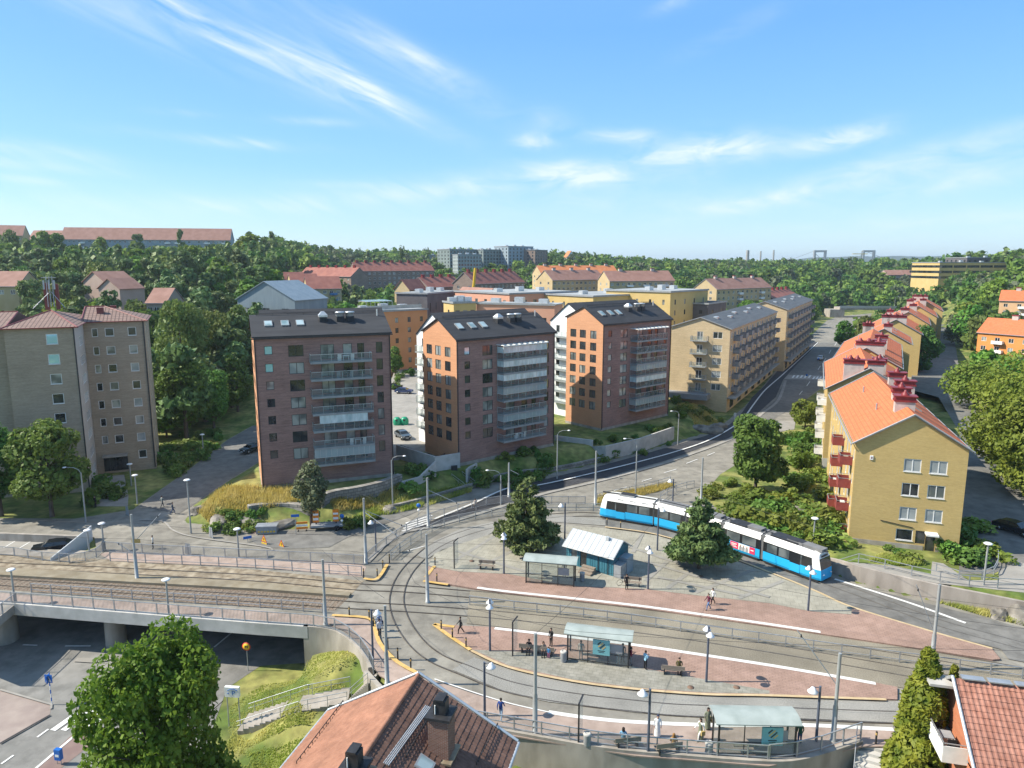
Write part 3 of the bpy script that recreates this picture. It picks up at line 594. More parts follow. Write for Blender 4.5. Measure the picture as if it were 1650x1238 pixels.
def brick_block(label, base_l, base_r, D, ang, ef, eb, rz, zb, glaze, gable_cols, roof_top, sharp=1.):
    A = G(*base_l, zb); t = R(ang); 
    # length so that the right corner falls on its pixel column
    a, b, c = ray(*base_r); k = a/b
    L = (A[0]-k*A[1])/(k*math.sin(t)-math.cos(t))
    rt = root('brick_block', label, 'apartment block', (A[0], A[1], 0), t)
    Pw = lambda x, y: (A[0]+x*math.cos(t)-y*math.sin(t), A[1]+x*math.sin(t)+y*math.cos(t))
    occ([Pw(-2, -2), Pw(L+2, -2), Pw(L+2, 22), Pw(-4, 22)], 3)
    st = (ef-1.35-(zb+3.0))/7.05; rows = [ef-1.3-1.6-i*st for i in range(7)]
    W = {'front': [], 'left': [], 'right': []}
    for i, z in enumerate(rows):
        sk = g_sky if i < sharp else None
        W['front'] += [(L*.098, z+.42, 1.05, 1.2, '1', None, sk if gable_cols == 0 or i == 0 else None), (L*.292, z, 2.05, 1.62, '2a'[:1]), (L*.912, z, .95, 1.62, '1', None, g_warm if gable_cols and i < 4 and sharp == 1 else None)]
        W['front'] += [(L*.52, z-.55, 1.9, 2.1, '2', None, g_mid), (L*.67, z-.55, 1.3, 2.1, '1'), (L*.77, z-.55, 1.0, 2.1, '1', None, g_dark)]
        for f in (.195, .46, .745): W['left'].append((D*f, z, D*.165, 1.55, '2'))
    mb, _ = volume(rt, 0, 0, L, D, zb-2, min(ef, eb), W, None, {'front': 0, 'left': 1, 'right': 0, 'back': 2}, .0)
    gable_tri(mb, 0, 0, L, D, ef, eb, rz, D*.52, 1, 0); mb.build('wall', [br_front, br_orange, rend_white], rt)
    MB().prism([(-.05, -.05), (L+.05, -.05), (L+.05, D+.05), (-.05, D+.05)], zb-2.2, zb+.5).build('plinth', conc, rt)
    rf = gable_roof(rt, 0, 0, L, D, ef, eb, rz, D*.52, felt, .3, .25, .2, fr_dark)
    sl = (rz-ef)/(D*.52); ang_s = math.atan(sl)
    for f in (.115, .235, .345):     # skylights
        y = D*.27; z = ef+sl*y+.26; M = Matrix.Translation((L*f, y, z)) @ Matrix.Rotation(ang_s, 4, 'X')
        k = MB().box(-.55, .55, -.75, .75, -.05, .16, 0, M); s = k.build('skylight', fr_grey, rf)
        q = [M @ Vector(v) for v in ((-.47, -.67, .165), (.47, -.67, .165), (.47, .67, .165), (-.47, .67, .165))]; MB().quad(*q).build('pane', g_lou, s)
    zh = ef+sl*D*.33; roof_hat(rf, L*.52, D*.33, zh+.2, 1); roof_hat(rf, L*.65, D*.33, zh+.2, 2, True)
    MB().tube((L*.95, D*.42, ef+sl*D*.42), (L*.95, D*.42, ef+sl*D*.42+1.2), .12).build('vent_pipe', zinc, rf)
    g = MB(); g.box(-.3, L+.3, -.46, -.3, ef-.28, ef-.12); g.tube((.12, -.1, zb+.3), (.12, -.1, ef-.2), .07, n=6); g.tube((L-.12, -.1, zb+.3), (L-.12, -.1, ef-.2), .07, n=6)
    g.build('gutter', fr_dark, rt)
    s = MB()
    for i in range(9): x = L*(.04+.92*i/8); s.tube((x, D*.5, rz-.05), (x, D*.5, rz+.45), .03, n=5)
    for zz in (.28, .45): s.tube((L*.03, D*.5, rz+zz), (L*.97, D*.5, rz+zz), .03, n=5)
    s.build('snow_guard', dark, rf)
    for i, z in enumerate(rows): glazed_balcony(rt, L*.385, L*.838, z-.75, 1.75, glaze[i], st)
    if roof_top:     # slatted glass canopy above the top balcony
        k = MB(); z = rows[0]-.75+st
        for i in range(9):
            x = L*(.385+.453*i/8); k.box(x-.14, x+.14, -1.95, .05, z+.02, z+.12, 0, Matrix.Translation((0, 0, 0)) @ Matrix.Shear('XY', 4, (0, 0)))
        k.box(L*.38, L*.843, -1.98, -1.85, z-.1, z+.02)
        c = k.build('canopy', white, rt); MB().quad((L*.385, -1.9, z), (L*.838, -1.9, z), (L*.838, -.05, z+.01), (L*.385, -.05, z+.01)).build('glass_panel', glass_screen, c)
    # white rear half, shifted sideways, with its own gable and balconies
    x0 = 4.4 if gable_cols else 1.6; D2 = 9.; e2 = eb-1.6
    W2 = {'left': []}
    for z in rows: W2['left'] += [(D2*.25, z, 1.0, 1.5, '1'), (D2*.62, z-.5, 1.5, 2.0, '2')]
    mb, _ = volume(rt, x0, D+.02, L, D2, zb-2, min(eb, e2)-.0, W2, None, {})
    gable_tri(mb, x0, D+.02, L, D2, eb, e2, rz+.15, D2*.42, 0, 0); mb.build('rear_wall', rend_white, rt)
    gable_roof(rt, x0, D+.02, L, D2, eb, e2, rz+.15, D2*.42, felt, .0, .2, .2, fr_dark, 'rear_roof')
    for z in rows if gable_cols else []:
        b = MB().box(x0-1.3, x0, D+1.2, D+7.6, z-.95, z-.75).build('balcony', bal_slab, rt)
        rr = MB(); railing(rr, [(x0-.03, D+1.25), (x0-1.26, D+1.25), (x0-1.26, D+7.55), (x0-.03, D+7.55)], z-.75, 1.1, .05, 1.3); rr.build('railing', alu, b)
        g = MB().quad((x0-1.3, D+7.6, z-.7), (x0-1.3, D+1.2, z-.7), (x0-1.3, D+1.2, z+.28), (x0-1.3, D+7.6, z+.28)); g.build('glass_panel', glass_rail, b)
    return rt
brick_block('wine red brick block with open balconies, standing nearest the rock garden and its tree', (423, 790), (635, 767), 11, 21.5, 23.9, 23.9, 26.4, 2., ['', '', '', '', 'h', '', 'c'], 0, False, 2)
brick_block('brick block with orange gable between two others, its balconies mostly closed in by pale glass', (738, 752), (892, 716), 9.6, 39.5, 22.3, 23.0, 25.2, 2., ['m', 'm', 'm', 'c', '', 'c', ''], 3, True, 1)
brick_block('orange gabled brick block beside the yellow brick block, open balconies under a slatted canopy', (968.4, 694.7), (1076, 670), 9.6, 41.5, 22.6, 23.5, 25.6, 2., ['', '', '', 'c', 'm', '', 'c'], 3, True, 0)
# ---------------------------------------------------------------- brown brick tower on the left
br_brown = brick('brick_brown', (0.329, 0.26, 0.185), (0.398, 0.318, 0.233), (.30, .25, .195), streak=.4)
tile_brown = mat('tile_brown', (.20, .105, .085), (.27, .15, .12), 1.5, .85, st=(3, .6, 3))
def tile_wave(name, c1, c2, cj, tw, th, axis=0, bump=.5):
    """tiled slope: rolls across the slope and course lines along it, in the roof's own coordinates"""
    m = bpy.data.materials.new(name); nt, N, L = nodes(m); b = N['Principled BSDF']; b.inputs['Roughness'].default_value = .8; b.inputs['Specular IOR Level'].default_value = .25
    tc = N.new('ShaderNodeTexCoord'); sx = N.new('ShaderNodeSeparateXYZ'); L.new(tc.outputs['Object'], sx.inputs[0])
    def wave(o, per, sharp):
        a = N.new('ShaderNodeMath'); a.operation = 'MULTIPLY'; a.inputs[1].default_value = 1/per; L.new(o, a.inputs[0])
        f = N.new('ShaderNodeMath'); f.operation = 'FRACT'; L.new(a.outputs[0], f.inputs[0])
        g = N.new('ShaderNodeMath'); g.operation = 'LESS_THAN'; g.inputs[1].default_value = sharp; L.new(f.outputs[0], g.inputs[0]); return f.outputs[0], g.outputs[0]
    f1, g1 = wave(sx.outputs[axis], tw, .22); f2, g2 = wave(sx.outputs[1-axis], th, .16)
    mx = N.new('ShaderNodeMath'); mx.operation = 'MAXIMUM'; L.new(g1, mx.inputs[0]); L.new(g2, mx.inputs[1])
    nz = N.new('ShaderNodeTexNoise'); nz.inputs['Scale'].default_value = 1.3; nz.inputs['Detail'].default_value = 7; L.new(tc.outputs['Object'], nz.inputs[0])
    rp = N.new('ShaderNodeValToRGB'); rp.color_ramp.elements[0].position = .35; rp.color_ramp.elements[1].position = .65; rp.color_ramp.elements[0].color = tuple(c1)+(1,); rp.color_ramp.elements[1].color = tuple(c2)+(1,); L.new(nz.outputs[0], rp.inputs[0])
    mi = N.new('ShaderNodeMixRGB'); L.new(mx.outputs[0], mi.inputs[0]); L.new(rp.outputs[0], mi.inputs[1]); mi.inputs[2].default_value = tuple(cj)+(1,); L.new(mi.outputs[0], b.inputs['Base Color'])
    bp = N.new('ShaderNodeBump'); bp.inputs['Strength'].default_value = bump; bp.inputs['Distance'].default_value = .06; L.new(f1, bp.inputs['Height']); L.new(bp.outputs[0], b.inputs['Normal'])
    MT[name] = m; return m
tile_tower = tile_wave('tile_tower', (.215, .145, .12), (.27, .185, .155), (.10, .065, .055), .55, .8)
br_red = mat('red_metal', (.16, .035, .03), (.21, .05, .04), 2., .45)
def left_tower():
    A = G(252, 752, .3); t = R(24); c, s = math.cos(t), math.sin(t); W = 8.6; D = 13.; z1 = 24.8; st = (z1-1.5)/8.
    rt = root('brick_tower', 'tall brown brick tower block with tiled hip roof and white window frames behind street trees', 'apartment block', (A[0]-W*c, A[1]-W*s, 0), t)
    P = lambda x, y: (A[0]-W*c+x*c-y*s, A[1]-W*s+x*s+y*c)
    occ([P(-45, -10), P(W+2, -10), P(W+2, D+2), P(-45, D+2)], 2)
    W1 = {'front': [], 'right': []}; W2 = {'front': [], 'right': []}; W3 = {'front': []}
    for i in range(8):
        z = z1-2.35-i*2.92
        if i < 7: W1['front'] += [(1.5, z, .85, 1.35, '1', fr_white), (3.55, z+.05, 1.25, 1.3, '1s', fr_white)]
        W1['front'].append((6.75, z+.05, 1.2, 1.35, '1s', fr_white))
        for u in (3., 8.): W1['right'].append((u, z, 1.4, 1.35, '2', fr_white))
        W2['front'] += [(5.7, z, 1.45, 1.5, '1s', fr_white, g_sky if i in (0, 1) else None), (1.2, z, 1.3, 1.4, '1s', fr_white)]
        W2['right'].append((6.0, z-1.3+.4, 4.6, 1.5, '6', fr_white)); W3['front'] += [(16.2, z, 1.45, 1.5, '1s', fr_white), (11.5, z, 1.45, 1.5, '1s', fr_white)]
    W1['front'].append((2.75, .3, 3.5, 2.6, '4', fr_dark, g_dark))
    mb, _ = volume(rt, 0, 0, W, D, -1, z1, W1); mb.build('wall', br_brown, rt)
    W2['front'] = [w for w in W2['front'] if w[0] > 3]
    mb, _ = volume(rt, -8.6, -9.4, 8.58, 22, -1, z1, W2, None, {'right': 1}); mb.build('wall', [br_brown, mat('pale_panel', (.40, .37, .34), (.45, .42, .39), 1., .8)], rt)
    mb, _ = volume(rt, -28.6, -7.9, 19.98, 19, -1, z1, W3); mb.build('wall', br_brown, rt)
    e = .5
    def hip(x0, x1, y0, y1, z, h, left=True, right=True, front=True):
        ym = (y0+y1)/2; k = (y1-y0)/2
        a, b = (x0-e, x1+e); rl = a+k if left else a; rr = b-k if right else b
        if rl > rr: rl = rr = (rl+rr)/2
        m = MB(); v = [(a, y0-e, z), (b, y0-e, z), (b, y1+e, z), (a, y1+e, z), (rl, ym, z+h), (rr, ym, z+h)]
        m.add(v, [(0, 1, 5, 4), (2, 3, 4, 5), (3, 0, 4), (1, 2, 5), (3, 2, 1, 0)]); r = m.build('roof', tile_tower, rt)
        k2 = MB(); 
        for p, q in ((v[0], v[1]), (v[1], v[2]), (v[3], v[0])): k2.tube(p, q, .08, n=6)
        for p, q in ((v[0], v[4]), (v[1], v[5]), (v[4], v[5])): k2.tube(p, q, .13, n=6)
        k2.build('gutter', br_red, r); return r
    r = hip(0.3, W, 0, D, z1+.02, 2.1, False, True); hip(-8.6, -.02, -9.4, 12.6, z1+.05, 1.9); hip(-28.6, -9.2, -7.9, 11.1, z1+.02, 1.8, True, False)
    
    for q in ((W-.15, -.12), (-.12, -9.45)): MB().tube((*q, .3), (*q, z1), .09, n=6).build('drainpipe', fr_dark, rt)
    for x, y in ((2.2, 3.5), (-14, -1), (3.6, 9)): MB().box(x-.5, x+.5, y-.35, y+.35, z1+.6, z1+2.1).build('chimney', br_red, r)
    # aerials on the roof
    m = MB()
    for x in (-4.6, -4.2, -3.8): m.tube((x, 1.5, z1+2.5), (x+.05, 1.6, z1+7.2), .06, n=6); 
    m.tube((-5.2, 1.5, z1+7), (-3.2, 1.5, z1+7), .05, n=5); m.tube((-6.5, .5, z1+2.3), (-4.2, 1.5, z1+4.8), .05, n=5); m.tube((-2.2, .5, z1+2.3), (-4., 1.5, z1+4.8), .05, n=5)
    for x in (-4.9, -4.2, -3.5): m.box(x-.11, x+.11, 1.25, 1.45, z1+5.2, z1+6.6)
    m.build('aerial_mast', galv, rt)
    MB().box(-5.1, -4.5, 1.8, 2.4, z1+2, z1+6.2).build('chimney', br_red, r); MB().box(-3.6, -3.1, 1.8, 2.4, z1+2, z1+6.).build('chimney', br_red, r)
    MB().box(1.0, 4.6, -1.6, 0, 2.95, 3.15).build('canopy', conc, rt)
left_tower()
# ---------------------------------------------------------------- pale yellow brick blocks along the road
br_yel = brick('brick_straw', (0.517, 0.395, 0.234), (0.605, 0.469, 0.291), (.46, .36, .22), streak=.35)
roof_grey = mat('roof_grey', (.075, .083, .09), (.10, .108, .115), .5, .8, st=(.3, 3, 3))
def yellow_block(label, px, zb, ang, W, D, ef, rz, first):
    A = G(*px, zb); t = R(ang); c, s = math.cos(t), math.sin(t)
    rt = root('yellow_brick_block', label, 'apartment block', (A[0], A[1], 0), t, 'pale yellow brick blocks with grey roofs')
    P = lambda x, y: (A[0]+x*c-y*s, A[1]+x*s+y*c); occ([P(0, -1), P(W, -1), P(W, D), P(0, D)], 3)
    Wn = {'front': [], 'left': []}; st = (ef-zb-4.3)/5.; sp = W/9
    rows = [ef-2.3-i*st for i in range(5)]
    for z in rows:
        for i in range(9): Wn['front'] += [(sp*(i+.3), z, 1.4, 1.4, '2', fr_white), (sp*(i+.75), z-.55, 1.7, 1.95, '2', fr_white)]
        if first: Wn['left'] += [(D*.8, z, 2.1, 1.5, '2t'[:1], fr_white), (D*.50, z-.55, 1.35, 2.0, '2', fr_white)]
        else: Wn['left'] += [(D*.72, z, 1.7, 1.5, '2', fr_white)]
    for i in range(7): Wn['front'].append((W*(i+.6)/7.3, zb+.4, 4.2, 2.4, '3', fr_dark, g_dark))
    Wn['front'] = Wn['front'][:]; 
    mb, _ = volume(rt, 0, 0, W, D, zb-1, ef, Wn); gable_tri(mb, 0, 0, W, D, ef, ef, rz, D/2); mb.build('wall', br_yel, rt)
    r = gable_roof(rt, 0, 0, W, D, ef, ef, rz, D/2, roof_grey, .45, .35, .2, fr_grey)
    for i in range(6):
        x = W*(i+.7)/6.6; y = D*(.28 if i % 2 else .36); z = ef+(rz-ef)*y/(D/2)
        MB().box(x-.9, x+.9, y-.5, y+.5, z-.1, z+.55).build('vent', zinc, r)
    rail_m2 = mat('balcony_front', (.20, .205, .21), (.26, .265, .27), 2., .6)
    for z in rows[:5]:
        for i in range(9):
            x = sp*(i+.75); b = MB().box(x-1.5, x+1.5, -1.45, -.005, z-.75, z-.6).build('balcony', bal_slab, rt)
            q = MB().box(x-1.5, x+1.5, -1.5, -1.44, z-.7, z+.42).box(x-1.5, x-1.44, -1.44, -.01, z-.7, z+.42).box(x+1.44, x+1.5, -1.44, -.01, z-.7, z+.42); q.build('railing', rail_m2, b)
        if first:
            y = D*.5; b = MB().box(-1.6, -.005, y-1.9, y+1.9, z-.75, z-.58).build('balcony', bal_slab, rt)
            rr = MB(); railing(rr, [(-.05, y-1.85), (-1.55, y-1.85), (-1.55, y+1.85), (-.05, y+1.85)], z-.58, 1.05, .05, .5, 0, True); rr.build('railing', galv, b)
            MB().quad((-1.58, y+1.85, z-.55), (-1.58, y-1.85, z-.55), (-1.58, y-1.85, z+.4), (-1.58, y+1.85, z+.4)).build('glass_panel', glass_rail, b)
    if first: MB().box(-3.4, -.01, D*.28, D+.6, zb+3.0, zb+4.2).build('canopy', mat('grey_cladding', (.22, .23, .24), (.27, .28, .29), 1., .6), rt)
    MB().box(0, W, -1.9, -.01, zb+3.2, zb+3.45).build('canopy', conc, rt)
    return rt
yellow_block('yellow brick block with balconies on its gable, at the bend of the road', (1170, 665), 0, 61.5, 67, 13.5, 19.3, 21.6, True)
yellow_block('yellow brick block farther up the road, set forward of its neighbour', (1262, 599), 0, 61.5, 70, 13.5, 19.6, 21.9, False)
# ---------------------------------------------------------------- the stepped row of ochre houses on the right
br_och = brick('brick_ochre', (.47, .325, .115), (.54, .385, .15), (.47, .35, .17), streak=.18)
tile_or = tile_wave('tile_orange', (.56, .150, .058), (.63, .19, .08), (.42, .11, .05), .32, .42, 0, .25)
chim_m = mat('chimney_render', (.42, .36, .33), (.50, .44, .40), 1.5, .85)
red_cap = mat('chimney_cap_red', (.17, .018, .022), (.23, .03, .032), 2., .45)
bal_red = mat('balcony_red', (.22, .042, .036), (.27, .06, .05), 2., .6)
def chimney_stack(r, x, y, zt, w, d, base=None):
    c = MB().box(x-w/2, x+w/2, y-d/2, y+d/2, (base or zt-3.2), zt).build('chimney', chim_m, r)
    k = MB().box(x-w/2-.12, x+w/2+.12, y-d/2-.12, y+d/2+.12, zt, zt+.22); k.box(x-w/2-.04, x+w/2+.04, y-d/2-.04, y+d/2+.04, zt+.22, zt+.62)
    k.box(x-w/2-.2, x+w/2+.2, y-d/2-.2, y+d/2+.2, zt+.62, zt+.74)
    n = max(1, int(d/1.3))
    for i in range(n):
        yy = y-d/2+d*(i+.5)/n; k.lathe([(.45, .74), (.42, .9), (.16, 1.2), (.16, 1.35), (.0, 1.36)], (x, yy, zt), 8)
    k.build('chimney_cap', red_cap, c)
def row_house(label, P0, zb, ang, W, D, ef, rz, chims, bal=None, front=False, lwin=True, tile=None, side='red', roofm=None):
    """local x runs along the ridge away from the camera; 'left' is the near gable, 'back' the balcony side"""
    t = R(ang); c, s = math.cos(t), math.sin(t); A = (P0[0]+D*s, P0[1]-D*c)
    rt = root('row_house', label, 'apartment house', (A[0], A[1], 0), t, 'stepped row of ochre houses with orange roofs')
    P = lambda x, y: (A[0]+x*c-y*s, A[1]+x*s+y*c); occ([P(0, 0), P(W, 0), P(W, D), P(0, D)], 3)
    Wn = {'front': [], 'left': [], 'back': []}; st = 2.85; rows = [ef-2.3-i*st-.3 for i in range(4)]
    n = max(2, int(W/3.2))
    for j, z in enumerate(rows):
        for i in range(n):
            Wn['front'].append((W*(i+.5)/n, z, 1.5, 1.4, '2s', fr_white)); Wn['back'].append((W*(i+.5)/n, z-(.6 if i % 3 == 1 else 0), 1.5 if i % 3 else .95, 1.4+(.6 if i % 3 == 1 else 0), '2', fr_white))
        if front and j < 3:
            Wn['left'] += [(D*.525, z-.35, 1.75, 1.5, '2s', fr_white, g_pale if j != 1 else g_dark), (D*.755, z-.35, 1.75, 1.5, '2s', fr_white, g_pale if j != 1 else g_mid)]
        elif lwin and j == 0 and not front: Wn['left'] += [(D*.66, z, 1.8, 1.4, '2s', fr_white)]
    if front: Wn['left'] += [(D*.51, zb+1.25, 1.75, 1.35, '1s', fr_white, g_dark), (D*.655, zb+1.05, 1.0, 1.55, '1', fr_dark, g_dark), (D*.745, zb+.05, 1.0, 2.2, '1', fr_dark, g_dark)]
    mb, _ = volume(rt, 0, 0, W, D, zb-2, ef, Wn); gable_tri(mb, 0, 0, W, D, ef, ef, rz, D/2); mb.build('wall', br_och, rt)
    MB().prism([(-.04, -.04), (W+.04, -.04), (W+.04, D+.04), (-.04, D+.04)], zb-2, zb+.75 if front else zb+.5).build('plinth', conc_pale, rt) if not front else None
    r = gable_roof(rt, 0, 0, W, D, ef, ef, rz, D/2, roofm or tile_or, .32, .25, .16, fr_grey)
    # pale verge boards and eave gutters
    v = MB(); sl = (rz-ef)/(D/2); z0 = ef-sl*.45
    for x in (-.38, W+.38): v.path([(x, -.5, z0+.2), (x, D/2, rz+.26), (x, D+.5, z0+.2)], .10, 5)
    v.tube((-.3, -.55, z0+.05), (W+.3, -.55, z0+.05), .09, n=6); v.tube((-.3, D+.55, z0+.05), (W+.3, D+.55, z0+.05), .09, n=6)
    v.build('verge_board', fr_grey, r)
    for px, py, w, d in chims:
        X, Y = G(px, py, rz+1.7); lx, ly = (X-A[0])*c+(Y-A[1])*s, -(X-A[0])*s+(Y-A[1])*c
        chimney_stack(r, min(W-1, max(1, lx)), min(D-2, max(2, ly)), rz+.75, w*.88, d*.82, ef+.5)
    for k in range(2):
        x = W*(.3+.4*k); y = D*.72; z = ef+(rz-ef)*(D-y)/(D/2); MB().tube((x, y, z), (x, y, z+1.0), .11, n=6).build('vent_pipe', fr_grey, r)
        y = D*.3; z = ef+sl*y; M = Matrix.Translation((x+1.5, y, z+.2)) @ Matrix.Rotation(math.atan(sl), 4, 'X')
        q = MB().box(-.4, .4, -.6, .6, 0, .12, 0, M).build('skylight', fr_grey, r); MB().quad(*[M @ Vector(p) for p in ((-.32, -.5, .125), (.32, -.5, .125), (.32, .5, .125), (-.32, .5, .125))]).build('pane', g_lou, q)
    for xb in (bal or []):
        for j, z in enumerate(rows):
            fm = bal_red if (side == 'red') else white
            b = MB().box(xb-1.1, xb+1.1, D+.005, D+1.35, z-.72, z-.55).build('balcony', bal_slab, rt)
            q = MB().box(xb-1.12, xb+1.12, D+1.33, D+1.39, z-.74, z+.28).box(xb-1.12, xb-1.06, D+.01, D+1.33, z-.74, z+.28).box(xb+1.06, xb+1.12, D+.01, D+1.33, z-.74, z+.28); q.build('railing', fm, b)
            k = MB(); railing(k, [(xb-1.1, D+.05), (xb-1.1, D+1.36), (xb+1.1, D+1.36), (xb+1.1, D+.05)], z+.28, .2, .04, 1.); k.build('handrail', galv, b)
            if random.random() < .6: MB().box(xb-.5, xb+.3, D+.4, D+.9, z-.55, z+.15).build('furniture', random.choice([white, fr_grey, wood]), b)
    if front:
        # bare grey plinth, door hood, shop sign, cable
        p = MB(); 
        for a, b in ((0, D*.685), (D*.795, D)): p.box(-.05, -.002, D-b, D-a, zb-1, zb+.85)
        p.build('plinth', conc, rt)
        MB().box(-1.1, -.005, D-D*.80, D-D*.69, zb+2.42, zb+2.6).build('door_hood', white, rt)
        s = MB().box(-.6, -.005, D*.2, D*.36, zb-.6, zb+.1).build('step', conc, rt)
        MB().tube((-.06, D*.42, zb+2.9), (-.06, D*.72, zb+3.4), .04, n=5).build('cable_pipe', dark, rt)
        MB().box(-.1, -.003, D-D*.165, D-D*.135, ef-1.9, ef-1.4).build('house_sign', white, rt)
        MB().quad((-.104, D-D*.145, ef-1.78), (-.104, D-D*.158, ef-1.78), (-.104, D-D*.158, ef-1.55), (-.104, D-D*.145, ef-1.55)).build('house_sign_mark', br_red, rt)
    return rt
zR = 1.2; EF, RZ = 13.6, 17.1
def ev(px, py, z=EF): return G(px, py, z)
rowd = [('ochre brick house nearest the tram stop, its gable with six white windows above a door', (1374.6, 706), -16.5, 70.5, 33, 11.3, [(1459, 634, 1.3, 2.6), (1453, 621, 1.2, 2.4), (1459, 610, 1.2, 2.8), (1446, 597, 1.2, 2.6)], [3.2, 13.], True),
        ('second ochre house up the row, with white balconies facing the road', (1334, 626), 0, 67, 34., 12., [(1391, 599, 1.6, 2.6), (1372, 580, 1.5, 2.2), (1417, 586, 1.4, 2.8), (1418, 575, 1.4, 2.4)], [3.5, 24.], False),
        ('third ochre house up the row, with the widest chimneys, before the cross street', (1339.5, 587), 0, 62, 47., 12.5, [(1404, 562, 1.6, 4.6), (1393, 550, 1.5, 3.8), (1417, 546, 1.5, 3.), (1421, 538, 1.4, 3)], [8.], False),
        ('fourth ochre house up the row, with small chimneys, at the cross street', (1380, 551), 0, 62, 20., 12.5, [(1387, 541, 1.5, 2.4), (1396, 533, 1.5, 2.4), (1430, 531, 1.5, 2.4)], [], False),
        ('ochre house with a plain wide gable just beyond the cross street', (1401, 536), 0, 62, 40., 13.5, [(1427, 511, 1.5, 2.6), (1439, 508, 1.5, 3.4), (1454, 507, 1.5, 3.), (1435, 498, 1.5, 2.4)], [10., 28.], False)]
base_front = G(1366.5, 877, zR)
for i, (lab, px, _, ang, W, D, ch, bal, fr) in enumerate(rowd):
    P0 = ev(*px) if i else base_front
    row_house(lab, P0, zR if i < 2 else .5, ang, W, D, EF, RZ+(.0 if i < 4 else .4), ch, bal, fr, True, None, 'white' if i == 1 else 'red')
t62 = R(61.5); px0 = ev(1401, 536)
for i, lab in enumerate(['ochre house in the far half of the row, stepped back once behind the plain gable', 'ochre house last but one in the row, beneath the forest', 'ochre house at the far end of the row, against the forest']):
    k = i+1; P0 = (px0[0]+math.cos(t62)*41*k+2.6*k, px0[1]+math.sin(t62)*41*k-2.6*k)
    row_house(lab, P0, .5, 61, 40., 13., EF, RZ+.4, [[(1459, 495, 1.5, 3.), (1457, 503, 1.5, 3), (1472, 489, 1.5, 3)], [(1467, 482, 1.6, 3), (1471, 476, 1.6, 3), (1486, 474, 1.6, 3)], [(1475, 470, 1.6, 3), (1482, 466, 1.6, 3), (1489, 470, 1.6, 3)]][i], [], False, False)
# ================================================================ bridge, walls, fences
def wl(pts, z=0.): return PX(pts, z)
edge = PX([(-90, 968), (25, 973.5), (150, 983.5), (280, 994), (420, 1005), (497, 1010.3)])
br = root('tram_bridge', 'concrete tram bridge over the dark underpass at the left', 'bridge', (0, 0, 0))
MB().prism([(e[0], e[1]) for e in edge]+[(-18.9, 78.6), (-75, 83)], -1.0, .004).build('deck', conc, br)
MB().ribbon(edge, .55, -1.05, .16).build('edge_beam', conc_pale, br)
for px, py in ((188, 1036), (14, 1032), (-150, 1025)):
    x, y = G(px, py, ZL); v = []
    m = MB().lathe([(1., ZL-.3), (.95, -1.0)], (0, 0, 0), 18); m.v = [(a*.95+x, b*1.15+y, c) for a, b, c in m.v]; m.build('pillar', conc, br)
for px, py in ((188, 1020), (14, 1016)):
    x, y = G(px, py, ZL); MB().lathe([(.9, ZL-.3), (.9, -1.0)], (x-1, y+7, 0), 14).build('pillar', conc, br)
MB().ribbon([(-110, 84), (-75, 82.9), (-18.9, 78.4)], .5, ZL-.4, -.9).build('abutment', conc, br)
ab = catmull(PX([(490, 1009.8), (499, 1010.5), (520, 1012.5), (545, 1019), (570, 1036), (586, 1054), (595, 1069), (598, 1078)]), 6)
MB().ribbon([(-18.9, 78.4), (-19.0, 63.2)], .5, ZL-.4, -.9).build('abutment', conc, br)
MB().ribbon(ab, .5, -6., .16).build('wing_wall', conc, br)
arm = PX([(25, 973.5), (2, 992), (-50, 1030), (-130, 1000), (-90, 968)])
MB().prism(arm, -.9, .008).build('side_deck', conc, br); occ([(-75, 30), (-10, 30), (-19, 84), (-80, 84)], 0)
WP = {}
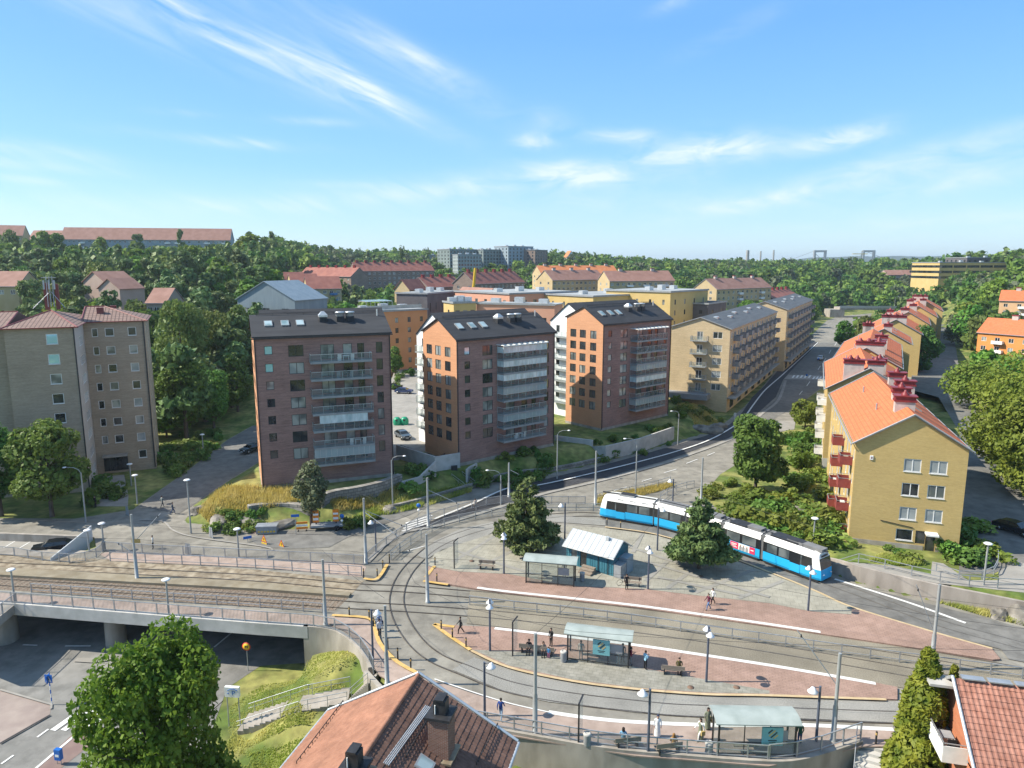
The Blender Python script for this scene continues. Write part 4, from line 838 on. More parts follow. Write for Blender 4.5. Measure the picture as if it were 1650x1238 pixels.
def fence(name, label, P, z, h, step, style, m, group=None, postr=.045, cat='fence', gm=None):
    """P: polyline in the world; z a number or a function of x, y. Posts are parts of their own, sharing one mesh."""
    zf = z if callable(z) else (lambda x, y: z)
    Q = resample(P, step); r = root(name, label, cat, (Q[0].x, Q[0].y, zf(Q[0].x, Q[0].y)), 0, group); o = Vector((Q[0].x, Q[0].y, zf(Q[0].x, Q[0].y)))
    V = [Vector((q.x, q.y, zf(q.x, q.y)))-o for q in Q]
    k = (h, postr, m.name)
    if k not in WP: WP[k] = MB().box(-postr, postr, -postr, postr, -.25, h).mesh('post', m)
    for i, v in enumerate(V):
        d = V[min(i+1, len(V)-1)]-V[max(i-1, 0)]; ob('post', WP[k], r, v, math.atan2(d.y, d.x))
    t = MB()
    def bar(a, b, za, zb, w):
        d = Vector((b.x-a.x, b.y-a.y, 0)); 
        if d.length < 1e-5: return
        n = Vector((-d.y, d.x, 0)).normalized()*w/2; A0, A1, B0, B1 = (Vector((0, 0, zz)) for zz in (za, zb, za, zb))
        t.add([a-n+A0, b-n+A0, b+n+A0, a+n+A0, a-n+A1, b-n+A1, b+n+A1, a+n+A1], [(3, 2, 1, 0), (4, 5, 6, 7), (0, 1, 5, 4), (1, 2, 6, 5), (2, 3, 7, 6), (3, 0, 4, 7)])
    for a, b in zip(V, V[1:]):
        bar(a, b, h-.06, h, .07)
        if style in ('rail', 'mesh'): bar(a, b, h*.5-.03, h*.5+.03, .05)
        if style in ('bars', 'glass', 'mesh'): bar(a, b, .1, .15, .05)
        if style == 'frame': bar(a, b, .32, .37, .05)
    t.build('rail', m, r)
    if style == 'bars':
        t = MB()
        for a, b in zip(V, V[1:]):
            n = max(1, int((b-a).length/.14))
            for i in range(1, n): q = a+(b-a)*i/n; t.box(q.x-.011, q.x+.011, q.y-.011, q.y+.011, q.z+.12, q.z+h-.05)
        t.build('bar_panel', m, r)
    if style in ('glass', 'mesh'):
        t = MB()
        for a, b in zip(V, V[1:]): t.quad(a+Vector((0, 0, .15)), b+Vector((0, 0, .15)), b+Vector((0, 0, h-.06)), a+Vector((0, 0, h-.06)))
        t.build('panel', gm or clear_fence, r)
    return r
clear_fence = clear('fence_infill', (.92, .94, .94), .14, .3, (.42, .43, .44))
pinkpanel = mat('pink_panel', (.40, .32, .29), (.46, .38, .35), 1.5, .8)
CR = lambda p, z=0.: catmull(PX(p, z), 5)
fence('railing', 'barred steel railing along the camera side of the tram bridge', CR([(-80, 965), (25, 971.5), (150, 981.5), (280, 992), (420, 1003), (497, 1008.3), (522, 1011), (547, 1018), (571, 1035), (587, 1053), (597, 1070), (602, 1082)], .16), .16, 1.15, 2.3, 'bars', galv, cat='railing')
fence('railing', 'barred railing of the ramp that leaves the bridge at the left edge', CR([(27, 972), (4, 990), (-60, 1035)], .05), .05, 1.15, 2.3, 'bars', galv, cat='railing')
fence('fence', 'low steel fence between the bridge footpath and the brown track', CR([(51, 955.5), (150, 962.5), (280, 971.5), (407, 979), (520, 988.5)]), .02, 1.05, 2.3, 'frame', galv)
fence('fence', 'barred fence between the street junction and the pinkish strip beside the tram bridge', CR([(166, 888), (240, 893), (320, 897), (400, 901), (500, 906), (586, 911)]), .02, 1.2, 2.6, 'bars', galv)
fence('fence', 'steel frame guard fence along the far track, in front of the pinkish strip', CR([(178, 905), (250, 909), (330, 912), (420, 917), (500, 923), (583, 929)]), .05, 1.15, 2.2, 'frame', galv)
fence('railing', 'barred railing beside the sunken car park at the left edge', CR([(-60, 893), (20, 896), (60, 903), (112, 907)]), .02, 1.1, 2.2, 'bars', galv, cat='railing')
fence('railing', 'railing of the stair down beside the glass wall of the car park', PX([(112, 908), (150, 903), (170, 886)]), .02, 1.1, 1.6, 'bars', galv, cat='railing')
fence('fence', 'steel frame fence between the two straight tracks by the platforms', CR([(757, 976), (820, 984), (922, 994), (1029, 1008), (1130, 1024), (1240, 1039), (1330, 1053), (1450, 1069), (1540, 1081), (1640, 1094), (1720, 1106)]), .03, 1.05, 2.3, 'frame', galv)
fence('fence', 'curved fence on the outer side of the tram loop, along the road', CR([(592, 905), (612, 888), (640, 868), (670, 850), (700, 838), (735, 827), (770, 818), (803, 812), (845, 810)]), .03, 1.15, 2.4, 'bars', galv)
fence('fence', 'curved mesh fence on the inner side, close to the loop rails', CR([(630, 903), (645, 890), (660, 880), (685, 864), (710, 851), (740, 842), (772, 836), (800, 832), (845, 826), (884, 824.5), (975, 824)]), .03, 1.1, 2.4, 'mesh', mastm)
fence('fence', 'short barred fence behind the left pine tree, by the road', CR([(862, 812), (895, 812), (948, 812)]), .03, 1.1, 2.4, 'bars', galv)
fence('fence', 'steel guard fence with clear panels on the retaining wall of the lower platform', catmull([(-9.2, 50.9), (-8, 49.7), (-4, 48.4), (-.2, 47.35), (6.5, 45.55), (12, 44.75), (17.6, 44.15)], 4), .35, 1.05, 2.05, 'mesh', galv, gm=clear_fence)
fence('fence', 'glazed fence beside the steps at the end of the lower platform', [(17.7, 44.15), (20.5, 44.5), (25, 46.25)], lambda x, y: .35+.03*(x-17.7), 1.1, 2., 'glass', galv)
fence('fence', 'long steel pipe fence on the retaining wall beside the tram, below the ochre house', catmull([G(*p, 1.5) for p in ((1215, 855), (1262, 870), (1310, 890), (1350, 902), (1400, 911), (1455, 925), (1510, 938), (1580, 947), (1650, 951), (1720, 957))], 4), lambda x, y: terr(x, y)+.1, 1.05, 2.6, 'rail', galv)
fence('fence', 'curved pipe fence round the stone-edged shrub bed', catmull([G(*p, 1.5) for p in ((1508, 921), (1535, 932), (1575, 935), (1600, 927), (1608, 908), (1604, 890))], 4), 1.5, .95, 2.4, 'rail', galv)
fence('fence', 'thin wire fence on the grass strip where the tram tail stands', CR([(962, 805), (1000, 797), (1040, 789), (1082, 777)]), .05, .9, 3., 'rail', galv)
fence('railing', 'pipe railing beside the walk behind the tram tail', CR([(1064, 806), (1078, 797), (1100, 789), (1118, 785)]), .05, 1., 2.5, 'rail', galv, cat='railing')
fence('railing', 'glass railing of the terrace between the two left brick blocks', [G(*p, 2.4) for p in ((646, 727), (690, 744), (706, 748), (726, 735))], 2.4, 1.1, 1.9, 'glass', dark, cat='railing')
# walls
def wallthing(name, label, pts, w, z0, z1, m, cat='wall'):
    P = [Vector(p[:2]) for p in pts]; o = P[0]; mb = MB(); mb.ribbon([p-o for p in P], w, z0, z1)
    return tag(mb.build(name, m, None, (o.x, o.y, 0)), label, cat)
wallthing('retaining_wall', 'curved concrete retaining wall under the fence of the lower platform', catmull([(-12.3, 55.), (-10.4, 52.4), (-8, 49.7), (-4, 48.4), (-.2, 47.3), (6.5, 45.5), (12, 44.7), (17.6, 44.1), (20.5, 44.45), (25, 46.2)], 4), .4, -3, [.35]*37, conc)
stain = mat('stained_concrete', (.23, .20, .17), (.36, .32, .28), .7, .9, st=(1, 1, .25), blot=.25, bsc=.12, det=8)
rw = catmull(PX([(1268, 896.5), (1302, 907), (1345, 924), (1386, 938.5), (1476, 961), (1530, 973), (1584, 984), (1650, 998), (1720, 1012)]), 4)
wallthing('retaining_wall', 'tall stained concrete retaining wall behind the tram front, with the footpath above', rw, .35, -.3, [.6+1.2*sm(0, 10, i) for i in range(len(rw))], stain)
wallthing('retaining_wall', 'grey wall between the sunken car park and the street above it', PX([(-120, 862), (0, 862), (146, 867)], 0), .4, -1.2, .25, conc)
g = PX([(149, 868), (82, 905)], 0); wallthing('glass_wall', 'pale sloping screen wall beside the stair of the car park', g, .12, -1.2, [1.7, .4], mat('frosted_glass', (.50, .53, .55), (.58, .61, .63), 1., .2), 'wall')
stone_w = brick('stone_wall_m', (.19, .175, .155), (.30, .28, .25), (.10, .095, .085), .9, .45, .035, .5)
def sw(label, pts, w, z0, z1): return wallthing('stone_wall', label, catmull(pts, 4) if len(pts) > 2 else pts, w, z0, z1, stone_w)
sw('old stone retaining wall in the rock garden below the wine red block', [G(*p, .8) for p in ((516, 826), (540, 818), (575, 812), (612, 803), (645, 790))], .9, -.3, 3.3)
sw('stone wall with grass on top, left of the small tree below the wine red block', [G(*p, 1.2) for p in ((400, 826), (430, 822), (470, 822), (500, 826))], .9, -.3, 2.2)
sw('low kerb wall of rough stone beside the road, below the middle brick blocks', PX([(621, 824), (645, 819), (680, 810), (760, 787), (820, 768), (896, 759), (973, 742), (1040, 722), (1076, 712)]), .5, -.2, .75)
def cw(label, pts, z0, z1, w=.3, m=conc_pale): return wallthing('concrete_wall', label, pts, w, z0, z1, m)
cw('pale concrete wall below the shrubs right of the wine red block', [G(*p, 1.) for p in ((648, 793), (676, 786), (702, 776))], -.2, [2.6, 2.7, 4.2])
cw('concrete wall with a gate under the glass railing, between the two left brick blocks', [G(*p, 1.) for p in ((640, 747), (702, 770), (741, 763))], -.2, [4.2, 4.4, 4.4])
cw('concrete planter wall with ivy below the middle orange gabled block', [G(*p, .6) for p in ((752, 777), (757, 772), (768, 766))], -.2, 2.6)
cw('pale concrete wall overgrown with ivy below the right orange gabled block', [G(*p, .8) for p in ((955, 728), (975, 735), (1030, 722), (1085, 703))], -.2, [1.8, 2.6, 2.6, 2.7])
cw('concrete wall under the courtyard between the two orange gabled blocks', [G(*p, 1.) for p in ((894, 718), (955, 726))], -.2, 2.9)
MB_door = tag(MB().box(-.5, .5, -.12, .0, 0, 2.1).build('gate_door', dark, None, (*G(732, 769, .8), .6), R(20)), 'dark narrow door in the concrete wall beside the middle block', 'door')
# steps
def steps(label, a, b, za, zb, w, n, m, rails=True):
    A, B = Vector(a), Vector(b); d = (B-A); L = d.length; t = math.atan2(d.y, d.x)
    r = root('stair', label, 'stair', (A.x, A.y, 0), t); mb = MB()
    for i in range(n):
        z = za+(zb-za)*(i+.5)/n; mb.box(L*i/n, L*(i+1)/n, -w/2, w/2, min(za, zb)-.8, z)
    mb.build('flight', m, r)
    if rails:
        for s in (-1, 1):
            k = MB(); k.tube((0, s*w/2, za+.95), (L, s*w/2, zb+.95), .03); k.tube((0, s*w/2, za+.55), (L, s*w/2, zb+.55), .02)
            for i in range(int(L/1.6)+1): x = min(L, i*1.6); z = za+(zb-za)*x/L; k.tube((x, s*w/2, z-.3), (x, s*w/2, z+.95), .025)
            k.build('handrail', galv, r)
    return r
steps('upper concrete steps going down from the end of the bridge railing', G(604, 1090, 0), G(574, 1118, -2.), 0, -1.9, 2.2, 11, conc)
steps('lower concrete steps crossing the grass bank toward the sunken road', G(562, 1120, -2), G(490, 1135, -2.6), -1.95, -2.5, 2.2, 5, conc)
steps('long concrete ramp path with steps between the two grass banks', G(490, 1133, -2.5), G(392, 1163, -4.4), -2.5, -4.5, 2.4, 11, conc)
steps('grey steps with a handrail up to the door beside the middle orange gabled block', G(757, 786, .2), G(736, 770, 1), .1, .9, 2., 6, conc)
steps('concrete steps with white handrails beside the big thuja', (26.1, 46.1), (23.5, 41.2), .1, -2.6, 2.6, 12, conc_pale)
# ================================================================ lamps and masts
def lampthing(name, label, px, py, top, zb, kind, ax=None, h=None):
    x, y = G(px, py, zb); hh = h or Zat(top[0], top[1], y)-zb
    r = root(name, label, 'lamp', (x, y, zb)); pm = {'d': navy, 's': navy, 'f': mastm, 'a': mastm}[kind]
    MB().lathe([(.11, -.2), (.10, .9), (.085, hh)], (0, 0, 0), 10).build('pole', pm, r)
    def bell(c, s=1.):
        MB().lathe([(.06*s, .34*s), (.12*s, .3*s), (.2*s, .14*s), (.34*s, .02*s), (.33*s, -.03*s), (.02, -.04*s)], c, 14).build('lamp_shade', lampw, r)
    if kind == 'd':
        a = MB().path([(0, -.5, hh-.15), (0, .5, hh-.15)], .03); a.path([(0, 0, hh-.5), (0, .4, hh-.15)], .02); a.path([(0, 0, hh-.5), (0, -.4, hh-.15)], .02); a.build('arm', pm, r)
        bell((0, .5, hh-.55)); bell((0, -.5, hh-.55))
    elif kind == 's':
        s = ax or 1; MB().path([(0, 0, hh-.12), (s*.5, 0, hh-.05)], .03).build('arm', pm, r); bell((s*.5, 0, hh-.42), 1.1)
    elif kind == 'f':
        MB().lathe([(.05, hh-.05), (.1, hh+.05), (.40, hh+.14), (.42, hh+.2), (.3, hh+.28), (.0, hh+.3)], (0, 0, 0), 14).build('lamp_head', lampw, r)
    else:
        dx, dz = ax; MB().path([(0, 0, hh-.1), (dx*.15, 0, hh+dz*.6), (dx*.5, 0, hh+dz), (dx, 0, hh+dz*1.05)], .04).build('arm', pm, r)
        MB().lathe([(.05, .1), (.2, .08), (.26, 0), (.02, -.08)], (dx+.2*math.copysign(1, dx), 0, hh+dz), 10).build('lamp_head', lampw, r).scale = (1, 1, 1)
    return r
D_ = [('platform lamp with two white shades left of the left pine', 812, 924, (811, 858)), ('platform lamp with two white shades, beside the bench and the person in black', 1044, 949, (1044, 880)),
      ('platform lamp with two white shades in front of the tram nose', 1302, 984, (1304, 912)), ('platform lamp with two white shades at the pointed left end of the island platform', 789.5, 1049, (792, 966)), ('platform lamp with two white shades right of the island shelter', 1138, 1099, (1140, 1010))]
for l, x, y, t in D_: lampthing('platform_lamp', l, x, y, t, .2, 'd')
S_ = [('slim lamp with one white shade, on the lower platform above the tiled roof', 781, 1153, (782, 1067), 1), ('slim lamp with one white shade between the people on the lower platform', 1044, 1214, (1043, 1110), -1), ('slim lamp with one white shade right of the lower shelter', 1315, 1194, (1318, 1106), -1),
      ('slim lamp on the crossing kerb beside the waiting couple', 601, 1062, (602, 982), 1), ('slim lamp in front of the tram tail on the plaza', 1059, 887, (1060, 818), 1), ('slim lamp on the grass strip behind the tram', 1084, 808, (1084, 772), -1), ('slim lamp at the back of the plaza, beside the left pine', 910, 868, (910, 811), -1), ('slim lamp by the curved loop fence, near the tall junction mast', 606, 889, (604, 838), -1)]
for l, x, y, t, s in S_: lampthing('platform_lamp', l, x, y, t, .15, 's', s)
F_ = [('flat-topped lamp between tram roof and ochre gable', 1310, 880.5, (1311, 838), 1.5), ('flat-topped lamp on the path right of the shrub bed', 1584.6, 943, (1588, 879), 1.5), ('flat-topped lamp on the lawn path by the brown tower', 221.5, 813, (217, 768), 0), ('flat-topped lamp where the side street meets the junction', 308, 860, (307, 776), 0),
      ('flat-topped lamp at the junction, beside the striped warning boards', 385, 898, (384, 855), 0), ('flat-topped lamp behind the fence corner, right of the glass screen wall', 168, 887, (165, 846), 0), ('flat-topped lamp standing at the glass screen wall itself', 144, 889, (141, 857), 0), ('flat-topped lamp at the left edge, where the bridge railing turns', 24, 971, (20, 921), 0.1), ('flat-topped lamp in the middle of the bridge railing', 272, 989, (269, 937), .1), ('flat-topped lamp in front of the dark entrance of the brown tower', 212, 783, (208, 750), 0), ('flat-topped lamp in the hedge halfway up the side street', 328, 733, (326, 702), 0)]
for l, x, y, t, z in F_: lampthing('post_lamp', l, x, y, t, z, 'f')
A_ = [('tall street lamp at the right corner of the wine red block', 633, 818, (630, 742), .3, (1.6, .6)), ('curved street lamp on the road behind the left pine', 807, 815, (805, 766), 0, (-1.7, .7)), ('curved street lamp below the gap between the two orange gabled blocks', 897.6, 770, (897.6, 700), .2, (1.6, .6)), ('curved street lamp beside the new dark road, above the tram tail', 1024, 798, (1025, 718), 0, (-1.6, 1.)), ('curved street lamp below the right orange gabled block', 1092, 716, (1093, 667), .2, (-1.2, .5)), ('curved street lamp among the street trees in front of the brown tower', 138.7, 842, (136, 762), 0, (-1.9, .7)),
      ('curved street lamp beside the ochre gable, over the shaded street', 1545, 725, (1544, 695), 1.5, (2.6, .7)), ('curved street lamp farther up the shaded street by the bushy tree', 1507, 560, (1508, 528), .3, (4, 1.2)), ('street lamp where the road passes under the far bridge', 1440, 510, (1442, 480), .5, (2., .8))]
for l, x, y, t, z, a in A_: lampthing('street_lamp', l, x, y, t, z, 'a', a)
def mast(label, px, py, top, zb=0., br_=None, lamp=False):
    x, y = G(px, py, zb); h = Zat(top[0], top[1], y)-zb
    r = root('wire_mast', label, 'mast', (x, y, zb)); MB().lathe([(.24, -.2), (.24, .12), (.19, .14), (.17, h*.4), (.13, h*.42), (.12, h)], (0, 0, 0), 10).build('pole', mastm, r)
    for (dx, dy, z0, z1) in br_ or []:
        b = MB().tube((0, 0, h-z0), (dx, dy, h-z1), .035, n=6).build('bracket', galv, r)
        MB().lathe([(.05, -.12), (.07, -.04), (.05, .04), (.03, .12)], (dx*.9, dy*.9, h-z0+(z0-z1)*.9), 8).build('insulator', dark, b)
    return r
masts = [('overhead-wire mast with a small yellow plate, between the two bridge tracks', 221, 934, (214, 829), [(3.0, .3, 3.2, 0), (-1.8, 0, 4.5, 3.2)]), ('overhead-wire mast at the fence corner by the road junction', 589.6, 907, (586, 803), [(4.6, .5, 1.4, 3.6), (4.2, -2, 1.6, 3.8)]), ('overhead-wire mast on the outer kerb of the loop, below the wine red block', 690, 850, (687.6, 770), [(4.2, -.5, 1.6, 3.4)]),
         ('overhead-wire mast at the left tip of the plaza', 689, 970, (686, 861), [(-2., .6, 1.2, 2.)]), ('overhead-wire mast at the bridge end beside the brown track', 524.7, 1007, (523, 902), []), ('overhead-wire mast on the corner, just above the tiled roof ridge', 624, 1102, (616, 976), []), ('overhead-wire mast at the left of the lower platform', 862, 1185, (862, 1021), []), ('overhead-wire mast right of the lower shelter', 1342, 1194, (1349, 1053), [(-2.7, 1., 2.5, -1.2)]),
         ('overhead-wire mast with a bracket near the right edge, behind the thuja', 1500, 1078, (1511, 942), [(-1.6, .6, 4.5, .3), (.3, .5, 5, 2)]), ('overhead-wire mast by the road, left of the tram tail', 959, 813, (960, 727), []), ('overhead-wire mast behind the tram, in front of the large round tree', 1129, 815.6, (1131, 738), []), ('overhead-wire mast by the road above the left pine', 820, 800, (820, 746), [(1.5, -.5, 1., 1.6)])]
for l, x, y, t, b in masts: mast(l, x, y, t, .1, b)
x, y = G(221, 934, 0); tag(MB().box(-.5, .4, -.04, .04, 0, .45).build('number_plate', yellow, None, (x+.45, y-.25, 4.3)), 'small yellow plate on the mast between the bridge tracks', 'sign')
def wire(label, pts, z, sag=.25, r=.013):
    P = [(p[0], p[1], z if len(p) < 3 else p[2]) for p in pts]; Q = []
    for a, b in zip(P, P[1:]):
        for i in range(8): t = i/8; Q.append((a[0]+(b[0]-a[0])*t, a[1]+(b[1]-a[1])*t, a[2]+(b[2]-a[2])*t-sag*4*t*(1-t)))
    Q.append(P[-1]); return tag(MB().path(Q, r, 4).build('overhead_wire', dark), label, 'wire')
wire('overhead contact wire above the far straight track', PX([(-80, 905), (221, 923), (566, 946), (820, 964), (1240, 1017), (1720, 1097)]), 5.8)
wire('overhead contact wire above the near straight track', PX([(-80, 932), (221, 953), (566, 976), (820, 994), (1240, 1046), (1720, 1135)]), 5.8)
wire('overhead contact wire that follows the tram loop', [*PX([(1720, 1062), (1510, 1004), (1328, 937), (1171, 880), (1059, 846), (972, 831), (890, 832), (800, 847), (744, 862), (699, 882), (648, 934), (640, 965), (671, 1036), (746, 1080), (922, 1127), (1240, 1150), (1720, 1165)])], 5.8, .08)
wire('span wire between the junction mast and the plaza mast', [(*G(589.6, 907), 8.2), (*G(689, 970), 8.2)], 0, .2)
wire('span wire from the lower platform mast to the loop', [(*G(862, 1185), 8.), (*G(1044, 949), 7.)], 0, .3)
wire('span wire from the corner mast to the bridge mast', [(*G(624, 1102), 7.5), (*G(524.7, 1007), 7.5)], 0, .2)
# ================================================================ bollards, bins, benches
def things(name, cat, group, proto, spots, z):
    for i, (lab, px, py, rz) in enumerate(spots):
        g = (*G(px, py, z), z)
        if i == 0: proto.location = g; proto.rotation_euler = (0, 0, rz); tag(proto, lab, cat, group); tree_of(proto)
        else: dup(proto, g, rz, None, lab, group)
b = root('bollard', None, None); MB().lathe([(.07, -.1), (.07, .95), (.05, 1.)], (0, 0, 0), 10).build('post', dark, b); MB().lathe([(.074, .72), (.074, .9)], (0, 0, 0), 10).build('band', yellow, b)
bl = [('bollard on the yellow kerb of the crossing, farthest from the tiled roof', 563, 993), ('bollard beside the bridge end of the crossing kerb', 595, 997), ('bollard at the bend of the crossing kerb, left of the couple', 602, 1011), ('bollard on the crossing kerb, just below the couple', 625, 1044), ('bollard on the crossing kerb, nearest but one to the tiled roof', 641, 1061), ('bollard on the crossing kerb nearest the tiled roof', 662, 1078),
      ('bollard at the left tip of the island platform', 711, 1015), ('bollard next after the tip on the island kerb', 729, 1029), ('third bollard along the island kerb', 751, 1044), ('bollard at the corner of the pinkish strip by the crossing', 586, 930), ('bollard on the pinkish corner next to the loop rails', 608, 930), ('bollard by the mesh fence end at the crossing', 617, 916), ('bollard at the start of the mesh fence', 627.6, 906), ('bollard at the left tip of the red platform', 704, 938), ('bollard on the plaza corner above the red platform', 701, 911),
      ('bollard beside the tram tail', 978, 846), ('bollard on the plaza kerb by the tram tail window', 1000, 851), ('bollard at the top of the steps by the thuja', 1411, 1199)]
things('bollard', 'bollard', 'dark bollards with a yellow band', b, [(l, x, y, 0) for l, x, y in bl], .12)
bn = root('litter_bin', None, None); MB().lathe([(.24, 0), (.27, .1), (.27, .85)], (0, 0, 0), 14).build('body', fr_grey, bn); MB().lathe([(.29, .85), (.29, .95), (.14, 1.02), (.14, .98)], (0, 0, 0), 14).build('lid', conc_pale, bn)
things('litter_bin', 'bin', 'litter bins at the tram stop', bn, [('litter bin left of the island shelter', 908, 1066, 0), ('litter bin left of the lower shelter', 1142, 1216, 0), ('litter bin right of the upper shelter, before the kiosk', 938, 936, 0), ('litter bin below the fence at the lower platform bench', 946, 1201, 0)], .2)
bc = root('bench', None, None)
for i, (y0, z0) in enumerate(((-.25, .45), (-.08, .45), (.09, .45))): MB().box(-.95, .95, y0, y0+.14, z0-.04, z0).build('slat', wood, bc)
MB().box(-.95, .95, .27, .31, .55, .9).build('backrest', wood, bc)
for s in (-.7, .7): MB().box(s-.04, s+.04, -.22, .26, 0, .42).box(s-.04, s+.04, .24, .3, 0, .88).build('leg', dark, bc)
things('bench', 'bench', 'benches at the tram stop', bc, [('bench alone on the plaza near the red platform', 784, 917, R(-10)), ('bench beside the person in black, by the kiosk', 1019, 944, R(-12)), ('bench with one person on it, right of the island shelter', 1084, 1086, R(170)), ('bench with a seated person, left on the island platform', 854, 1051, R(170)), ('second bench from the left on the island platform, with a long-haired person', 876, 1055, R(170)), ('bench with its back to the fence where a woman in blue sits', 1010, 1203, R(188)), ('bench by the fence with a brown-haired person', 1076, 1212, R(190))], .2)
# information pillars (tall dark frames with glass)
for lab, px, py, z, ang in (('tall information frame on the plaza, left part of the red platform', 732, 916, .2, -10), ('tall information frame at the left end of the island benches', 826, 1057, .2, -12), ('tall information frame on the lower platform, left of the benches', 932, 1199, .2, -10)):
    r = root('info_frame', lab, 'sign', (*G(px, py, z), z), R(ang+80)); MB().box(-.06, .06, -.05, .05, 0, 3.1).build('post', dark, r); MB().box(.06, 1.1, -.02, .02, .25, 2.95).build('glass_panel', clear_fence, r); MB().box(-.06, 1.15, -.05, .05, 3.1, 3.2).build('frame', dark, r)
# ================================================================ shelters
roofg = mat('shelter_roof', (.27, .31, .285), (.34, .38, .355), .8, .5, blot=.08, bsc=.4)
teal = mat('poster_teal', (.16, .40, .42), (.2, .46, .48), 1., .5)
gold = mat('poster_gold', (.55, .38, .12), (.6, .42, .16), 1., .5)
shg = clear('shelter_glass', (.80, .85, .83), .22, .06, (.36, .40, .39))
def shelter(label, cor, bl_, n, poster, side):
    """cor: roof corners in the photograph (near-left, near-right, far-right, far-left) at roof height"""
    zt = 2.75; q = [Vector(G(*c, zt)) for c in cor]
    a = (q[0]+q[3])/2; b = (q[1]+q[2])/2; ux = (b-a).normalized(); L = (b-a).length; Dp = ((q[3]-q[0]).length+(q[2]-q[1]).length)/2
    Dp = min(Dp, 3.2); ang = math.atan2(ux.y, ux.x); c = (a+b)/2
    r = root('tram_shelter', label, 'shelter', (c.x, c.y, .2), ang, 'tram stop shelters'); h = zt-.2
    m = MB(); n_ = 9; vs = []
    for i in range(n_):
        t = -1+2*i/(n_-1); vs += [(-L/2, t*Dp/2, h+.22*(1-t*t)), (L/2, t*Dp/2, h+.22*(1-t*t))]
    up = [(x, y, z+.07) for x, y, z in vs]
    m.add(vs+up, [(2*i, 2*i+2, 2*i+3, 2*i+1) for i in range(n_-1)]+[(2*n_+2*i, 2*n_+2*i+1, 2*n_+2*i+3, 2*n_+2*i+2) for i in range(n_-1)]+[(0, 1, 2*n_+1, 2*n_), (2*n_-2, 4*n_-2, 4*n_-1, 2*n_-1)]+[(2*i, 2*n_+2*i, 2*n_+2*i+2, 2*i+2) for i in range(n_-1)]+[(2*i+1, 2*i+3, 2*n_+2*i+3, 2*n_+2*i+1) for i in range(n_-1)])
    m.build('roof', roofg, r)
    yb = -Dp/2+.35; yf = yb+1.5; xs = L/2-.3
    for x in (-xs, xs):
        for y in (yb, yf): MB().box(x-.06, x+.06, y-.06, y+.06, 0, h+.05).build('post', dark, r)
    for i in range(1, n): x = -xs+2*xs*i/n; MB().box(x-.03, x+.03, yb-.03, yb+.03, 0, h).build('post', dark, r)
    MB().quad((-xs, yb, .2), (xs, yb, .2), (xs, yb, h-.2), (-xs, yb, h-.2)).build('back_glass', shg, r)
    MB().quad((xs, yb, .2), (xs, yf, .2), (xs, yf, h-.2), (xs, yb, h-.2)).build('side_glass', shg, r)
    if side: MB().quad((-xs, yf, .2), (-xs, yb, .2), (-xs, yb, h-.2), (-xs, yf, h-.2)).build('side_glass', shg, r)
    k = MB(); k.box(-xs, xs, yb-.03, yb+.03, .12, .2); k.box(-xs, xs, yb-.03, yb+.03, h-.2, h-.12); k.box(-xs, xs, yb-.025, yb+.025, 1.0, 1.05); k.box(-xs, xs, yf-.05, yf+.05, h-.14, h-.02); k.build('frame', dark, r)
    MB().box(-xs*.55, xs*.1, yb+.35, yb+.75, .42, .47).build('bench_seat', wood, r)
    if poster is not None:
        x = poster; p = MB().box(x-.72, x+.72, yb-.16, yb-.05, .95, 2.3).build('poster_panel', teal, r)
        e = MB()   # diagonal emblem of dark and gold strokes, and two lines of small text below
        for i in range(4):
            M = Matrix.Translation((x+.02, yb-.17, 1.82)) @ Matrix.Rotation(R(45), 4, 'Y') @ Matrix.Translation((-.27+.18*i, 0, 0)); hh = .3 if i in (1, 2) else .2
            e.box(-.045, .045, -.006, 0, -hh, hh, i % 2, M)
        e.build('emblem', [dark, gold], p)
        t = MB(); t.box(x-.3, x+.3, yb-.172, yb-.16, 1.3, 1.36); t.box(x-.22, x+.22, yb-.172, yb-.16, 1.18, 1.22); t.build('small_print', dark, p)
    MB().box(xs*.35, xs*.8, yb-.03, yb+.0, 1.2, 2.0).build('timetable', fr_grey, r)
    return r
shelter('glass tram shelter on the red platform in front of the blue kiosk', [(842.4, 905), (929.5, 911.5), (932, 898.5), (848, 891.5)], None, 3, None, True)
shelter('glass tram shelter with a teal poster on the island platform', [(909, 1022), (1020, 1036), (1021, 1017), (914, 1004)], None, 3, .3, False)
shelter('large glass tram shelter with a teal poster on the lower platform', [(1152, 1169), (1292, 1171), (1277, 1140), (1144.5, 1137)], None, 3, 1.0, True)
# ================================================================ the blue kiosk
kb = mat('kiosk_teal', (.035, .15, .20), (.055, .19, .24), 1.5, .7, st=(6, 6, .3), blot=.1, bsc=.5)
ktin = mat('tin_roof', (.48, .50, .50), (.56, .58, .58), 1., .35, metal=.3)
A = G(915, 915, .16); FRk = G(988, 929, .16); ang = math.atan2(FRk[1]-A[1], FRk[0]-A[0]); ang = R(-36); Lk = 6.0; Dk = 3.5
A = (FRk[0]-Lk*math.cos(ang), FRk[1]-Lk*math.sin(ang))
kr = root('kiosk', 'teal wooden kiosk with a ribbed pale metal roof on the plaza', 'kiosk', (*A, .16), ang)
mb, _ = volume(kr, 0, 0, Lk, Dk, 0, 2.45, {'front': [(1.0, .95, .75, 1.1, '1', fr_grey, g_mid), (2.2, .05, .9, 2.0, '1', kb, g_dark)]}); gable_tri(mb, 0, 0, Lk, Dk, 2.45, 2.45, 3.5, Dk/2)
for i in range(int(Lk/.3)): mb.box(.05+i*.3, .09+i*.3, -.03, -.001, 0.02, .9 if .5 < i*.3 < 1.5 else 2.42 if not 1.7 < i*.3 < 2.7 else .04)
